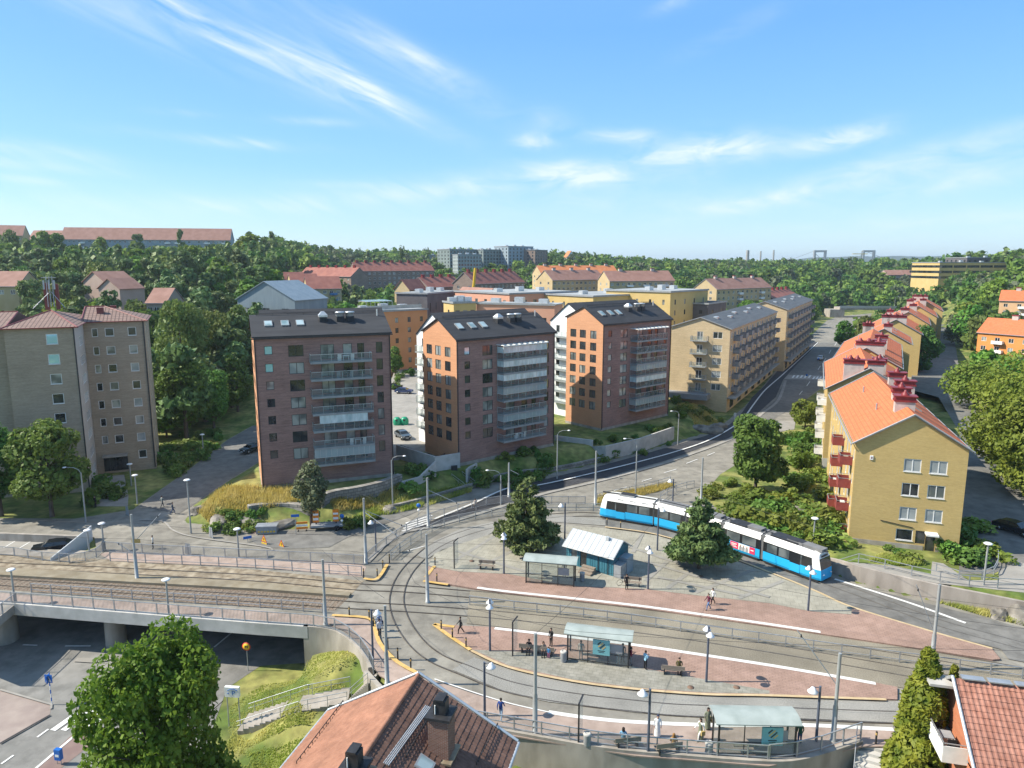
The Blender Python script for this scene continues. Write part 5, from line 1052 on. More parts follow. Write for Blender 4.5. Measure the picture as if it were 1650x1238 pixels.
for i in range(int(Dk/.3)): mb.box(Lk+.001, Lk+.03, .05+i*.3, .09+i*.3, 0.02, 2.45)
mb.build('wall', kb, kr)
kf = gable_roof(kr, 0, 0, Lk, Dk, 2.45, 2.45, 3.5, Dk/2, ktin, .55, .3, .08, white)
sl = 1.05/(Dk/2); q = MB()
for i in range(11):
    x = -.25+i*(Lk+.5)/10
    for s in (0, 1):
        y0, z0, y1, z1 = (-.55, 2.45-sl*.55+.13, Dk/2, 3.63) if s == 0 else (Dk+.55, 2.45-sl*.55+.13, Dk/2, 3.63)
        q.add([(x-.025, y0, z0), (x+.025, y0, z0), (x+.025, y1, z1), (x-.025, y1, z1)], [(0, 1, 2, 3)]); q.add([(x-.025, y0, z0-.05), (x-.025, y1, z1-.05), (x-.025, y1, z1), (x-.025, y0, z0)], [(0, 1, 2, 3)]); q.add([(x+.025, y0, z0-.05), (x+.025, y1, z1-.05), (x+.025, y1, z1), (x+.025, y0, z0)], [(3, 2, 1, 0)])
q.build('roof_seam', fr_grey, kf); MB().box(Lk*.72, Lk*.78, Dk*.35, Dk*.45, 3.2, 3.75).build('chimney', ktin, kf)
MB().box(4.1, 4.16, -.05, -.001, 0.03, 2.1).box(5.3, 5.36, -.05, -.001, 0.03, 2.1).box(4.16, 5.3, -.05, -.001, 2.04, 2.1).build('door_frame', dark, kr)
P = lambda x, y: (A[0]+x*math.cos(ang)-y*math.sin(ang), A[1]+x*math.sin(ang)+y*math.cos(ang))
st_ = root('wooden_steps', 'small wooden steps in front of the kiosk door', 'steps', (*P(3.2, -1.5), .16), ang)
for i in range(3): MB().box(-.8, .8, .4*i, .4*i+.42, .0, .2+.2*i).build('tread', wood, st_)
cb = root('utility_cabinet', 'pair of grey electrical cabinets at the right end of the kiosk', 'cabinet', (*P(Lk+.55, .5), .16), ang)
MB().box(-.45, .45, -.6, .6, 0, 1.5).build('cabinet_body', galv, cb); MB().box(-.5, .5, .7, 2.2, 0, 1.9).build('cabinet_body', mat('cabinet_blue_grey', (.22, .28, .32), (.27, .33, .37), 1., .5), cb); MB().box(-.42, .42, -.64, -.6, .1, 1.4).build('cabinet_door', fr_grey, cb)
# ================================================================ the tram
t_white = mat('tram_white', (.80, .79, .75), (.74, .73, .69), .6, .35, spec=.5)
t_blue = mat('tram_blue', (.02, .37, .68), (.025, .40, .72), .5, .3, spec=.5)
t_band = glassy('tram_window_band', (.018, .02, .022), .08, spec=.6)
t_pane = glassy('tram_pane', (.06, .075, .08), .05, spec=.8, vary=(.15, .17, .17))
t_roof = mat('tram_roof_grey', (.13, .13, .13), (.19, .19, .19), 1., .6)
t_roofw = mat('tram_roof_pale', (.56, .55, .51), (.64, .63, .58), .6, .5, blot=.1, bsc=.4)
SEC = [(1.22, .28), (1.32, .55), (1.33, 1.45), (1.31, 2.62), (1.22, 2.95), (1.02, 3.22), (.86, 3.30)]
def body(L, nose0, nose1, pale):
    """loft of the half section; noses taper towards the cab ends. materials: 0 blue 1 band 2 white 3 roof 4 windscreen"""
    st_ = []
    def tap(u): return [(0, 1., 0.)] if u is None else u
    xs = [(0., 1., 1.)] if not nose0 else [(0., .80, .62), (.35, .88, .80), (.9, .96, .94), (1.9, 1., 1.)]
    xe = [(L, 1., 1.)] if not nose1 else [(L-1.9, 1., 1.), (L-.9, .96, .94), (L-.35, .88, .80), (L, .80, .62)]
    prof = xs+xe; mb = MB(); rings = []
    for x, w, hs in prof:
        ring = []
        for (y, z) in SEC:
            end = 0.; 
            if nose0 and x < 1.9: end = (1.9-x)*.28*max(0, (z-1.1)/2.2)
            if nose1 and x > L-1.9: end = -(1.9-(L-x))*.28*max(0, (z-1.1)/2.2)
            zz = z if z < 2.7 else z-(1-hs)*.5
            ring.append((x+end, -y*w, zz))
        rings.append(ring+[(x, -y, z) for x, y, z in ring[::-1]])
    k = len(SEC); 
    mi = [0, 0, 1, 2, 2, 2, 3, 2, 2, 2, 1, 0, 0]
    for r0, r1 in zip(rings, rings[1:]):
        for j in range(2*k-1): 
            mm = mi[j]
            if (nose0 and r0[0][0] < .8) or (nose1 and r1[0][0] > L-.8): mm = 2 if mm in (1, 3) else mm
            mb.add([r0[j], r1[j], r1[j+1], r0[j+1]], [(0, 1, 2, 3)], mm, j not in (1, 2, 3, 9, 10, 11))
        mb.add([r0[0], r0[-1], r1[-1], r1[0]], [(0, 1, 2, 3)], 3)
    for r, fl, ns in ((rings[0], False, nose0), (rings[-1], True, nose1)):
        for j in range(k-1):
            v = [r[j], r[j+1], r[2*k-2-j], r[2*k-1-j]]
            mb.add(v if fl else v[::-1], [(0, 1, 2, 3)], (0 if j < 2 else 4 if j == 2 else 2) if ns else 3)
    return mb
JT = [Vector(G(*p, .0)) for p in ((970.5, 831), (1059, 846), (1112, 860), (1171, 880), (1236, 902.5), (1331, 938))]
tram = root('tram', 'white and blue articulated tram curving round the plaza', 'tram', (*JT[0], .08), 0)
ad_red = mat('advert_red', (.62, .03, .09), (.68, .05, .12), 1., .4)
for i in range(5):
    a, b = JT[i]-JT[0], JT[i+1]-JT[0]; d = b-a; L = d.length-.5; ang = math.atan2(d.y, d.x); u = d.normalized(); o = a+u*.25
    if i == 0: o = a; L += .25
    if i == 4: L += .25
    car = body(L, i == 0, i == 4, i in (0, 1)).build('car_body', [t_blue, t_band, t_white, t_roofw if i < 2 else t_roof, glassy('tram_windscreen', (.03, .035, .04), .04, spec=.9) if 'tram_windscreen' not in MT else MT['tram_windscreen']], tram, (o.x, o.y, 0), ang)
    x0 = 2.1 if i == 0 else .35; x1 = L-(2.1 if i == 4 else .35); n = max(1, int(round((x1-x0)/1.75)))
    for s in (-1, 1):
        for j in range(n):
            xa, xb = x0+(x1-x0)*(j+.08)/n, x0+(x1-x0)*(j+.92)/n; y = s*1.338
            M = Matrix.Rotation(0, 4, 'X'); p = [(xa, y, 1.55), (xb, y, 1.55), (xb, s*1.322, 2.5), (xa, s*1.322, 2.5)]
            MB().poly(p if s < 0 else p[::-1]).build('window', t_pane, car)
        if i in (0, 2, 4):
            xm = x0+.9 if i != 4 else x1-.9; door = MB().box(xm-.62, xm+.62, min(s*1.336, s*1.35), max(s*1.336, s*1.35), .42, 2.55).build('door', t_band, car)
            MB().box(xm-.62, xm+.62, min(s*1.35, s*1.356), max(s*1.35, s*1.356), .42, 1.35).build('door_panel', t_blue, door); 
        MB().box(.2, L-.2, min(s*1.325, s*1.2), max(s*1.325, s*1.2), .12, .3).build('skirt', black, car)
        g = MB()
        for j in range(n): g.box(x0+(x1-x0)*(j+.25)/n, x0+(x1-x0)*(j+.75)/n, min(s*1.2, s*1.24), max(s*1.2, s*1.24), 2.98, 3.04)
        g.build('roof_slot', t_roof, car)
    e = MB()
    if i in (0, 4): e.box(L*.35, L*.62, -.62, .62, 3.28, 3.5, 0); e.box(L*.36, L*.61, -.5, .5, 3.5, 3.56, 1)
    if i in (2, 3, 4): e.box(.5, L*.55, -.8, .8, 3.28, 3.46, 1); e.box(L*.55, L-.4, -.55, .55, 3.28, 3.55, 0)
    if i == 1: e.box(.3, L-.3, -.7, .7, 3.28, 3.4, 0)
    e.box(.05, L-.05, -.12, .12, 3.27, 3.4, 1); e.build('roof_equipment', [t_roof if i else fr_grey, dark], car)
    if i == 0 or i == 4:
        for s in (-1, 1):
            xx = .02 if i == 0 else L-.02
            MB().lathe([(.0, -.02), (.11, -.02), (.11, .02), (.0, .03)], (xx-.1 if i == 0 else xx+.1, s*.72, .95), 10).build('headlight', lampw, car)
        xx = -.02 if i == 0 else L+.02
        w_ = MB(); sgn = -1 if i == 0 else 1
        w_.box(min(xx, xx+sgn*.03)-.5*sgn if False else min(xx-sgn*.42, xx-sgn*.36), max(xx-sgn*.42, xx-sgn*.36), -.6, .6, 2.72, 2.92); w_.build('destination_board', dark, car)
    if i == 3:
        y = -1.345; ad = MB().box(L*.22, L*.88, y-.008, y, .62, 1.42, 0).build('advert', white, car)
        MB().box(L*.22, L*.44, y-.014, y-.008, .62, 1.42).box(L*.74, L*.88, y-.014, y-.008, .62, 1.42).build('advert_panel', ad_red, ad)
        q = MB(); q.box(L*.25, L*.40, y-.02, y-.014, 1.14, 1.24); q.box(L*.25, L*.37, y-.02, y-.014, .98, 1.06); q.box(L*.25, L*.41, y-.02, y-.014, .80, .88); q.box(L*.77, L*.85, y-.02, y-.014, .98, 1.1); q.build('advert_text', white, ad)
        q = MB()
        for xx in (.5, .58, .67): q.lathe([(.0, -.03), (.09, -.01), (.11, .12), (.08, .22), (.0, .26)], (L*xx, y+.05, 1.08), 8); q.box(L*xx-.17, L*xx+.17, y-.014, y-.008, .64, 1.06, 1)
        q.build('advert_picture', [mat('advert_skin', (.5, .32, .24), (.45, .28, .2), 2.), fr_grey], ad)
for i in range(1, 5):
    a = JT[i]-JT[0]; d = (JT[i+1]-JT[i-1]).normalized(); MB().box(-.32, .32, -1.2, 1.2, .35, 3.2).build('bellows', mat('bellows_grey', (.10, .10, .10), (.15, .15, .15), 1., .9, st=(20, 1, 1)), tram, (a.x, a.y, 0), math.atan2(d.y, d.x))
# ================================================================ people: one skinned body each, clothing by zone
skin_l = mat('skin', (.42, .26, .19), (.36, .22, .16), 6., .6); skin_d = mat('skin_dark', (.16, .09, .06), (.12, .07, .05), 6., .6)
CLO = {}
def cloth(c):
    k = tuple(c)
    if k not in CLO: CLO[k] = mat('cloth_%02d' % len(CLO), c, tuple(x*.8 for x in c), 5., .9)
    return CLO[k]
def lerp(a, b, t): return tuple(x+(y-x)*t for x, y in zip(a, b))
def skeleton(pose, robe=False):
    """joints in metres, figure faces -y. returns verts, edges, radii, zone of each edge (0 top 1 legs 2 skin 3 shoe)"""
    V = []; E_ = []; Rr = []; Z = []
    def j(p, r, par=None, zone=0):
        V.append(p); Rr.append(r)
        if par is not None: E_.append((par, len(V)-1)); Z.append(zone)
        return len(V)-1
    hz = .93 if pose != 'sit' else .50
    pel = j((0, 0, hz), .145); wst = j((0, .01, hz+.20), .125, pel); ch = j((0, .0, hz+.40), .15, wst); nk = j((0, -.01, hz+.56), .055, ch, 2)
    h0 = j((0, -.03, hz+.645), .085, nk, 2); h1 = j((0, -.03, hz+.74), .088, h0, 2)
    hands = []
    for s in (-1, 1):
        sh = j((s*.19, 0, hz+.47), .062, ch)
        if pose == 'phone': el, wr = (s*.25, .0, hz+.20), (s*.10, -.26, hz+.30)
        elif pose == 'sit': el, wr = (s*.25, .0, hz+.21), (s*.14, -.27, hz+.14)
        elif pose == 'walk': el, wr = (s*.24, s*.12+.03, hz+.20), (s*.24, s*.22-.12, hz-.03)
        elif pose == 'stick' and s == 1: el, wr = (.25, -.05, hz+.22), (.26, -.28, hz+.16)
        else: el, wr = (s*.25, .03, hz+.19), (s*.25, -.05, hz-.05)
        e = j(el, .047, sh); w_ = j(wr, .032, e, 2 if False else 0); d = (Vector(wr)-Vector(el)).normalized()
        pm = Vector(wr)+d*.07; p = j(tuple(pm), .036, w_, 2); hands.append((pm, d, s))
        hp = j((s*.09, 0, hz-.07), .10, pel, 1)
        if pose == 'sit': kn, an, toe = (s*.11, -.43, hz+.0), (s*.11, -.40, .09), (s*.12, -.58, .04)
        elif pose == 'walk': kn, an, toe = (s*.09, -.16*s-.03, .50), (s*.09, -.30*s+.08, .10), (s*.09, -.30*s-.08, .045)
        else: kn, an, toe = (s*.10, -.02, .49), (s*.105, .02, .09), (s*.12, -.14, .04)
        k = j(kn, .068, hp, 1); a = j(an, .047, k, 1); j(toe, .042, a, 3)
    return V, E_, Rr, Z, hands, hz
BODY = {}
def body_mesh(pose):
    if pose in BODY: return BODY[pose]
    V, E_, Rr, Z, hands, hz = skeleton(pose)
    me = bpy.data.meshes.new('b'); me.from_pydata(V, E_, []); o = bpy.data.objects.new('b', me); COL.objects.link(o)
    m = o.modifiers.new('s', 'SKIN'); m.use_smooth_shade = True
    for i, r in enumerate(Rr): me.skin_vertices[0].data[i].radius = (r, r*.82 if i in (0, 1, 2) else r)
    me.skin_vertices[0].data[0].use_root = True
    u = o.modifiers.new('u', 'SUBSURF'); u.levels = u.render_levels = 1
    ev_ = o.evaluated_get(bpy.context.evaluated_depsgraph_get()); r = bpy.data.meshes.new_from_object(ev_)
    bpy.data.objects.remove(o)
    v = [tuple(x.co) for x in r.vertices]; f = [tuple(p.vertices) for p in r.polygons]
    def zone(c):
        best = (9, 0)
        for (a, b), z in zip(E_, Z):
            A, B = Vector(V[a]), Vector(V[b]); d = B-A; t = max(0, min(1, (c-A).dot(d)/d.length_squared)); q = (c-A-d*t).length-(Rr[a]+(Rr[b]-Rr[a])*t)
            if q < best[0]: best = (q, z)
        return best[1]
    zs = [zone(sum((Vector(v[i]) for i in p), Vector())/len(p)) for p in f]
    mb = MB(); mb.v = v; mb.f = f; mb.m = zs; mb.s = [True]*len(f)
    for pm, d, s in hands:     # four fingers and a thumb, each its own length, slightly curled
        u = d.orthogonal().normalized(); w_ = d.cross(u); side = Vector((1, 0, 0))-d*d.x
        side = side.normalized() if side.length > .1 else u; pal = d.cross(side).normalized()
        for k, ln in enumerate((.068, .078, .072, .056)):
            a = pm+d*.02+side*(.024-.016*k); b = a+d*ln*.55+pal*.008; c = b+d*ln*.4+pal*.022
            mb.path([a, b, c], [.0095, .0085, .006], 5, 2)
        a = pm-side*s*.03; mb.path([a, a-side*s*.022+d*.03, a-side*s*.026+d*.055+pal*.012], [.011, .0095, .007], 5, 2)
    hd = Vector((0, -.03, hz+.70))
    mb.lathe([(.0, -.014), (.012, -.012), (.016, .008), (.004, .03)], tuple(hd+Vector((0, -.092, -.008))), 6, 2)
    for s in (-1, 1):
        mb.lathe([(.0, -.008), (.009, 0), (.0, .008)], tuple(hd+Vector((s*.032, -.079, .022))), 6, 4); mb.lathe([(.0, -.03), (.016, -.01), (.016, .015), (.0, .03)], tuple(hd+Vector((s*.088, 0, 0))), 6, 2)
    mb.box(-.024, .024, -.088, -.078, -.052+hd.z, -.044+hd.z, 5)
    BODY[pose] = (mb, hz); return BODY[pose]
lip = mat('lip', (.30, .12, .10)); eye = mat('eye', (.02, .015, .012))
def person(label, px, py, z, face, pose, top, leg, hair=(.03, .02, .015), dk=False, robe=None, sc=1., bag=None, hat=None, stick=False, longhair=False):
    x, y = G(px, py, z); mb, hz = body_mesh(pose); sk = skin_d if dk else skin_l
    o = mb.build('person', [cloth(top), cloth(leg), sk, cloth((.03, .03, .03) if sum(leg) < 1.2 else (.5, .5, .5)), eye, lip], None, (x, y, z), R(face)+PI/2)
    o.scale = (sc,)*3; tag(o, label, 'person')
    h = MB(); n = 12; prof = [(.098, -.03), (.104, .02), (.094, .07), (.06, .105), (.0, .118)]
    h.lathe(prof if not longhair else [(.10, -.22), (.115, -.1)]+prof, (0, -.008, hz+.70), n)
    h.v = [(a, max(b, -.075+(.03 if c < hz+.68 else 0)) if c > hz+.70 else max(b, -.03), c) for a, b, c in h.v]
    h.build('hair', cloth(hat or hair), o)
    if robe:
        k = MB().lathe([(.24, hz-.82), (.21, hz-.45), (.17, hz), (.15, hz+.2), (.19, hz+.42), (.09, hz+.53)], (0, 0, 0), 12); k.v = [(a, b*.8, c) for a, b, c in k.v]; k.build('robe', cloth(robe), o)
    if bag: MB().box(.22, .36, -.14, .16, hz-.35, hz-.02).path([(.28, 0, hz-.03), (.2, 0, hz+.3)], .012, 5).build('bag', cloth(bag), o)
    if stick: MB().tube((.26, -.3, hz+.2), (.5, -.75, .02), .012).build('stick', dark, o)
    return o
W_ = (.72, .72, .70); K_ = (.018, .018, .02); JN = (.06, .09, .17); GR = (.22, .22, .23)
PE = [('person in a dark top walking up the side street with arms out', 262, 818, 0, 60, 'walk', (.25, .27, .25), (.1, .1, .1)), ('person in a dark T-shirt walking at the mouth of the side street', 279, 829, 0, 20, 'walk', (.05, .07, .1), JN),
      ('person in dark clothes by the blue bench bag under the street trees', 154, 818, 0, 250, 'stand', K_, K_), ('person in a pale jacket standing at the junction behind the barred fence', 247, 885, 0, 200, 'stand', (.6, .6, .57), K_),
      ('person in black standing next to the plaza bench by the kiosk', 1009.6, 950, .2, 285, 'stand', K_, K_), ('person in a maroon hoodie and jeans walking across the red platform', 1141, 983, .2, 200, 'walk', (.12, .02, .045), (.12, .2, .36)), ('person in a white shirt walking behind the one in maroon', 1148, 974, .2, 200, 'walk', W_, K_),
      ('person sitting inside the upper shelter by the kiosk', 909, 929, .2, 270, 'stand', (.3, .28, .25), GR), ('person in white on the pavement beside the new dark road', 1184, 676, .1, 260, 'stand', W_, W_), ('person on the road pavement behind the curved loop fence', 766, 823, .1, 100, 'walk', (.5, .42, .36), (.2, .2, .2)),
      ('person in blue with a backpack, at the crossing kerb behind the other', 611.5, 1016, .12, 300, 'stand', (.2, .28, .45), K_), ('person in a white top waiting at the crossing kerb', 612, 1026, .12, 300, 'stand', (.6, .62, .68), K_), ('person all in black striding across the asphalt to the island platform', 742, 1022, .1, 190, 'walk', K_, K_),
      ('person in a blue shirt and jeans walking on the lower platform by the tiled roof', 807, 1159, .12, 80, 'walk', (.02, .06, .25), (.3, .42, .55)), ('person in black seated on the leftmost island bench', 852.5, 1052, .2, 255, 'sit', K_, K_), ('long-haired person seated on the second island bench', 875.5, 1056, .2, 265, 'sit', (.3, .25, .2), K_),
      ('person in black walking with a stick behind the island benches', 888, 1041, .2, 225, 'stick', K_, K_), ('person in a grey shirt inside the island shelter, left side', 936, 1062, .2, 260, 'stand', (.4, .4, .37), GR), ('person in a white shirt inside the island shelter, right of the poster', 996, 1070, .2, 250, 'stand', W_, (.45, .45, .45)), ('person in dark clothes at the right post of the island shelter', 1003, 1067, .2, 280, 'stand', (.12, .12, .12), K_),
      ('person in a maroon top looking at a phone, right of the island shelter', 1016.5, 1073, .2, 350, 'phone', (.2, .03, .05), GR), ('person in a pale blue shirt and black trousers taking a picture', 1039.5, 1079, .2, 30, 'phone', (.35, .62, .78), K_), ('person in an olive top seated on the bench right of the island shelter', 1094, 1083, .2, 260, 'sit', (.10, .09, .03), K_),
      ('person in a white robe and dark headscarf on the lower platform', 1059, 1187, .12, 265, 'stand', W_, W_), ('person dressed all in white, walking toward the lower shelter', 1128, 1193, .12, 200, 'walk', (.8, .8, .78), (.8, .8, .78)), ('person in a patterned green dress, behind the one in white', 1140, 1175, .12, 280, 'stand', (.20, .22, .15), (.20, .22, .15)),
      ('woman in blue seated on the lower bench by the fence', 1004, 1199, .12, 80, 'sit', (.16, .34, .5), K_), ('person with long brown hair seated on the lower bench by the slim lamp', 1085, 1209, .12, 80, 'sit', (.32, .2, .08), K_), ('person in a dark green top at the right end of the lower shelter', 1288, 1199, .12, 100, 'stand', (.02, .10, .05), JN)]
for t in PE:
    lab, px, py, z, fc, po, tp, lg = t; kw = {}
    if 'robe' in lab: kw = dict(robe=(.78, .78, .76), hat=(.04, .05, .1))
    if 'dress' in lab: kw = dict(robe=(.20, .22, .15), bag=(.4, .3, .12), longhair=True)
    if 'long' in lab or 'woman' in lab: kw['longhair'] = True
    if 'brown hair' in lab: kw['hair'] = (.25, .13, .04)
    if 'stick' in lab: kw['stick'] = True
    if 'backpack' in lab: kw['bag'] = (.05, .05, .07)
    if po == 'sit': z = z-.02
    person(lab, px, py, z, fc, po, tp, lg, **kw)
person('small child in blue and pink standing by the island bench', 884, 1061, .2, 60, 'stand', (.05, .2, .4), (.4, .15, .25), sc=.62)
# ================================================================ cars
carglass = glassy('car_glass', (.012, .014, .016), .04, spec=.9); chrome = mat('car_trim', (.3, .3, .3), None, rough=.25, metal=.9)
def car_make():
    r = root('car', None, None)
    pr = [(-2.2, .38), (-2.24, .62), (-2.18, .88), (-1.15, .98), (-.45, 1.42), (.35, 1.47), (1.35, 1.38), (1.95, 1.0), (2.2, .95), (2.24, .55), (2.15, .36)]
    wd = [.80, .85, .86, .88, .66, .66, .64, .82, .82, .84, .80]
    m = MB(); n = len(pr)
    vs = [(x, -w, z) for (x, z), w in zip(pr, wd)]+[(x, w, z) for (x, z), w in zip(pr, wd)]
    belt = [(-2.24, .62), (2.24, .62)]
    m.add(vs, [(i, i+1, n+i+1, n+i) for i in range(n-1)]+[(n-1, 0, n, 2*n-1)], 0, False)
    lower = [0, 1, 2, 3, 7, 8, 9, 10]; up = [3, 4, 5, 6, 7]
    m.add([vs[i] for i in lower], [(0, 7, 6, 5, 4, 3, 2, 1)], 0); m.add([vs[n+i] for i in lower], [tuple(range(8))], 0)
    m.add([vs[i] for i in up], [(4, 3, 2, 1, 0)], 0); m.add([vs[n+i] for i in up], [tuple(range(5))], 0)
    m.m = m.m; b = m.build('body', MT['car_0'], r)
    bv = b.modifiers.new('bevel', 'BEVEL'); bv.width = .05; bv.segments = 2; bv.limit_method = 'ANGLE'; bv.angle_limit = R(25)
    def g(p, nm):
        MB().poly(p).build(nm, carglass, r)
    e = .02
    g([(-1.08, -.76, 1.03), (-1.08, .76, 1.03), (-.52, .60, 1.40), (-.52, -.60, 1.40)][::-1], 'windscreen'); g([(1.40, -.58, 1.375), (1.40, .58, 1.375), (1.86, .70, 1.08), (1.86, -.70, 1.08)][::-1], 'rear_window')
    for s in (-1, 1):
        for xa, xb, xc, xd in ((-.98, .28, .26, -.40), (.36, 1.62, 1.28, .36)):
            p = [(xa, s*.88, 1.02), (xb, s*.875, 1.02), (xc, s*.69, 1.38), (xd, s*.69, 1.38)]; p = [(x, y+s*.012, z) for x, y, z in p]; g(p if s < 0 else p[::-1], 'side_window')
        for x in (-1.4, 1.38):
            w_ = MB(); prof = [(.0, -.1), (.30, -.1), (.33, -.06), (.33, .06), (.30, .1), (.0, .1)]; w_.lathe(prof, (0, 0, 0), 16); w_.v = [(a+x, c+s*.78, b+.33) for a, b, c in w_.v]
            q = w_.build('wheel', black, r); h = MB().lathe([(.0, -.01), (.2, -.01), (.2, .01), (.0, .012)], (0, 0, 0), 12); h.v = [(a+x, c+s*.885, b+.33) for a, b, c in h.v]; h.build('rim', chrome, q)
        MB().box(-2.25, -2.12, min(s*.45, s*.78), max(s*.45, s*.78), .66, .80).build('headlight', lampw, r); MB().box(2.18, 2.27, min(s*.5, s*.8), max(s*.5, s*.8), .70, .88).build('tail_light', ad_red, r)
        MB().box(-.95, -.75, min(s*.9, s*1.05), max(s*.9, s*1.05), 1., 1.12).build('wing_mirror', dark, r)
    MB().box(-2.27, -2.24, -.26, .26, .42, .53).build('number_plate', white, r); MB().box(2.24, 2.28, -.26, .26, .45, .56).build('number_plate', white, r)
    return r
car_cols = [(.012, .014, .018), (.02, .022, .026), (.5, .5, .5), (.35, .02, .025), (.03, .06, .16), (.015, .016, .018), (.06, .08, .10), (.02, .025, .03), (.03, .035, .045)]
for i, c in enumerate(car_cols): mat('car_%d' % i, c, rough=.22, spec=.7)
base = car_make(); tree_of(base)
cars = [('black car with a pale roof bar, in the sunken car park by the tracks', 86, 889, -.70, 22), ('dark car at the right edge, in the shaded street beside the ochre house', 1634, 858, 1.53, 118), ('white car on the main road between the blocks and the ochre row', 1322, 580, .1, 60), ('red car parked by the orange house on the shaded street', 1560, 567, .1, 10), ('blue car standing in the courtyard between the left brick blocks', 651, 634, 2.05, 170),
        ('black car at the top of that courtyard, half hidden by the wine red block', 635, 627, 2.05, 185), ('dark car next to the courtyard wall, below the green bins', 649, 706, 2.05, 120), ('dark car parked on the side street, at the corner of the wine red block', 406, 728, .1, 60), ('small dark blue car under the far road bridge', 1381, 519, .1, 10)]
for i, (lab, px, py, z, rz) in enumerate(cars):
    g_ = G(px, py, z); pos = (*g_, z)
    o = base if i == 0 else dup(base, pos, R(rz))
    o.location = pos; o.rotation_euler = (0, 0, R(rz)); tag(o, lab, 'car', 'cars')
    for ch in o.children:
        if ch.name.startswith('body') and i: ch.data = ch.data.copy(); ch.data.materials[0] = MT['car_%d' % i]
# ================================================================ signs and roadworks
s_blue = mat('sign_blue', (.01, .11, .42), (.012, .13, .46), 2., .4); s_red = mat('sign_red', (.6, .04, .03), (.55, .05, .03), 2., .4); s_yel = mat('sign_yellow', (.75, .48, .03), (.7, .45, .03), 2., .4); s_or = mat('sign_orange', (.75, .22, .02), (.7, .2, .02), 2., .4)
def signpost(label, px, py, z, top, face, build, name='road_sign', ringed=False):
    x, y = G(px, py, z); h = Zat(px, top, y)-z; r = root(name, label, 'sign', (x, y, z), R(face)+PI/2)
    p = MB()
    if ringed:
        for i in range(8): p.tube((0, 0, h*i/8), (0, 0, h*(i+1)/8), .045, n=8, mi=i % 2)
    else: p.tube((0, 0, -.1), (0, 0, h), .035, n=8)
    p.build('pole', [white, s_blue] if ringed else [galv], r); build(r, h); return r
def disc(r, z, rad, m, y=-.05, name='sign_disc', th=.02):
    k = MB().lathe([(.0, 0), (rad, 0), (rad, th), (.0, th)], (0, 0, 0), 24); k.v = [(a, y-c, b+z) for a, b, c in k.v]; return k.build(name, m, r)
def crossing(r, h):
    for a in (0, 1):
        M = Matrix.Rotation(R(-70)*a, 4, 'Z'); q = MB().box(-.36, .36, -.08, -.05, h-.75, h, 0, M).build('sign_plate', s_blue, r)
        t = MB(); t.add([M @ Vector(v) for v in ((-.28, -.085, h-.66), (.28, -.085, h-.66), (0, -.085, h-.1))], [(0, 1, 2)]); t.build('white_triangle', white, q)
        f = MB(); f.box(-.025, .025, -.1, -.09, h-.46, h-.3, 0, M); f.tube(M @ Vector((0, -.095, h-.46)), M @ Vector((-.1, -.095, h-.62)), .018, n=4); f.tube(M @ Vector((0, -.095, h-.46)), M @ Vector((.1, -.095, h-.62)), .018, n=4); f.tube(M @ Vector((0, -.095, h-.36)), M @ Vector((.09, -.095, h-.44)), .014, n=4); f.lathe([(0, -.03), (.03, 0), (0, .03)], tuple(M @ Vector((0, -.095, h-.25))), 8); f.build('walking_figure', dark, q)
signpost('blue pedestrian crossing sign on a blue and white striped pole', 84, 1136, ZL, 1087, 262, crossing, ringed=True)
def roundyellow(r, h):
    d = disc(r, h-.42, .42, s_red, -.05); disc(d, h-.42, .33, s_yel, -.075, 'sign_face')
    q = MB(); q.box(-.16, -.06, -.11, -.1, h-.55, h-.3); q.box(.06, .16, -.11, -.1, h-.55, h-.3); q.box(-.07, .07, -.11, -.1, h-.46, h-.38); q.build('sign_symbol', dark, d)
signpost('round red and yellow sign on a pole where the grass bank meets the underpass', 400, 1081, ZL, 1035, 265, roundyellow)
x, y = G(319, 1000, -.4); r = root('road_sign', 'round yellow sign hanging from the front edge of the bridge, over the big tree', 'sign', (x, y-.5, -.9), R(-5)); roundyellow(r, .95)
def blueround(r, h): disc(r, h-.3, .3, s_blue); disc(r, h-.95, .2, white, -.05)
signpost('blue round cycle path sign by the roadworks trailer', 552, 852, .1, 828, 262, blueround); signpost('blue round sign on the road pavement, left of the loop mast', 675, 836, .1, 811, 262, blueround)
def keepright(r, h): disc(r, h-.3, .32, s_blue)
signpost('blue arrow sign on the traffic island by the zebra crossing', 1299, 618, .1, 603, 250, keepright); signpost('blue arrow sign in the middle of the road beside the white car', 1318, 590, .1, 577, 250, keepright)
x, y = G(377, 1152, -3.6)
r = root('parking_sign', 'white parking sign board with a dark P under an arc, on the grass bank', 'sign', (x, y, -4.3), R(-6)); MB().box(-.62, .62, -.14, .14, 2.4, 3.3).build('sign_box', white, r)
for s in (-.5, .5): MB().tube((s, 0, -.4), (s, 0, 2.4), .05).build('post', galv, r)
textmesh('P', .62, s_blue, r, Matrix.Translation((.15, -.15, 2.78)) @ Matrix.Rotation(PI/2, 4, 'X'))
q = MB(); q.path([(-.35, -.15, 3.0), (-.1, -.15, 3.14), (.2, -.15, 3.18), (.5, -.15, 3.05)], .03, 5); q.lathe([(.0, -.08), (.08, 0), (.0, .08)], (-.3, -.14, 2.75), 8); q.build('sign_symbol', s_blue, r)
x, y = G(96, 1232, ZL); r = root('litter_box', 'narrow blue litter box on two posts by the red footway', 'bin', (x, y, ZL), R(-10)); MB().box(-.26, .26, -.16, .16, .45, 1.35).build('body', s_blue, r); MB().box(-.16, .16, -.17, -.16, .75, .95).build('sign_symbol', white, r)
for s in (-.18, .18): MB().tube((s, 0, 0), (s, 0, .5), .025).build('leg', galv, r)
def bluearm(r, h): MB().box(-.5, .5, -.05, -.02, h-.35, h).build('sign_plate', s_blue, r)
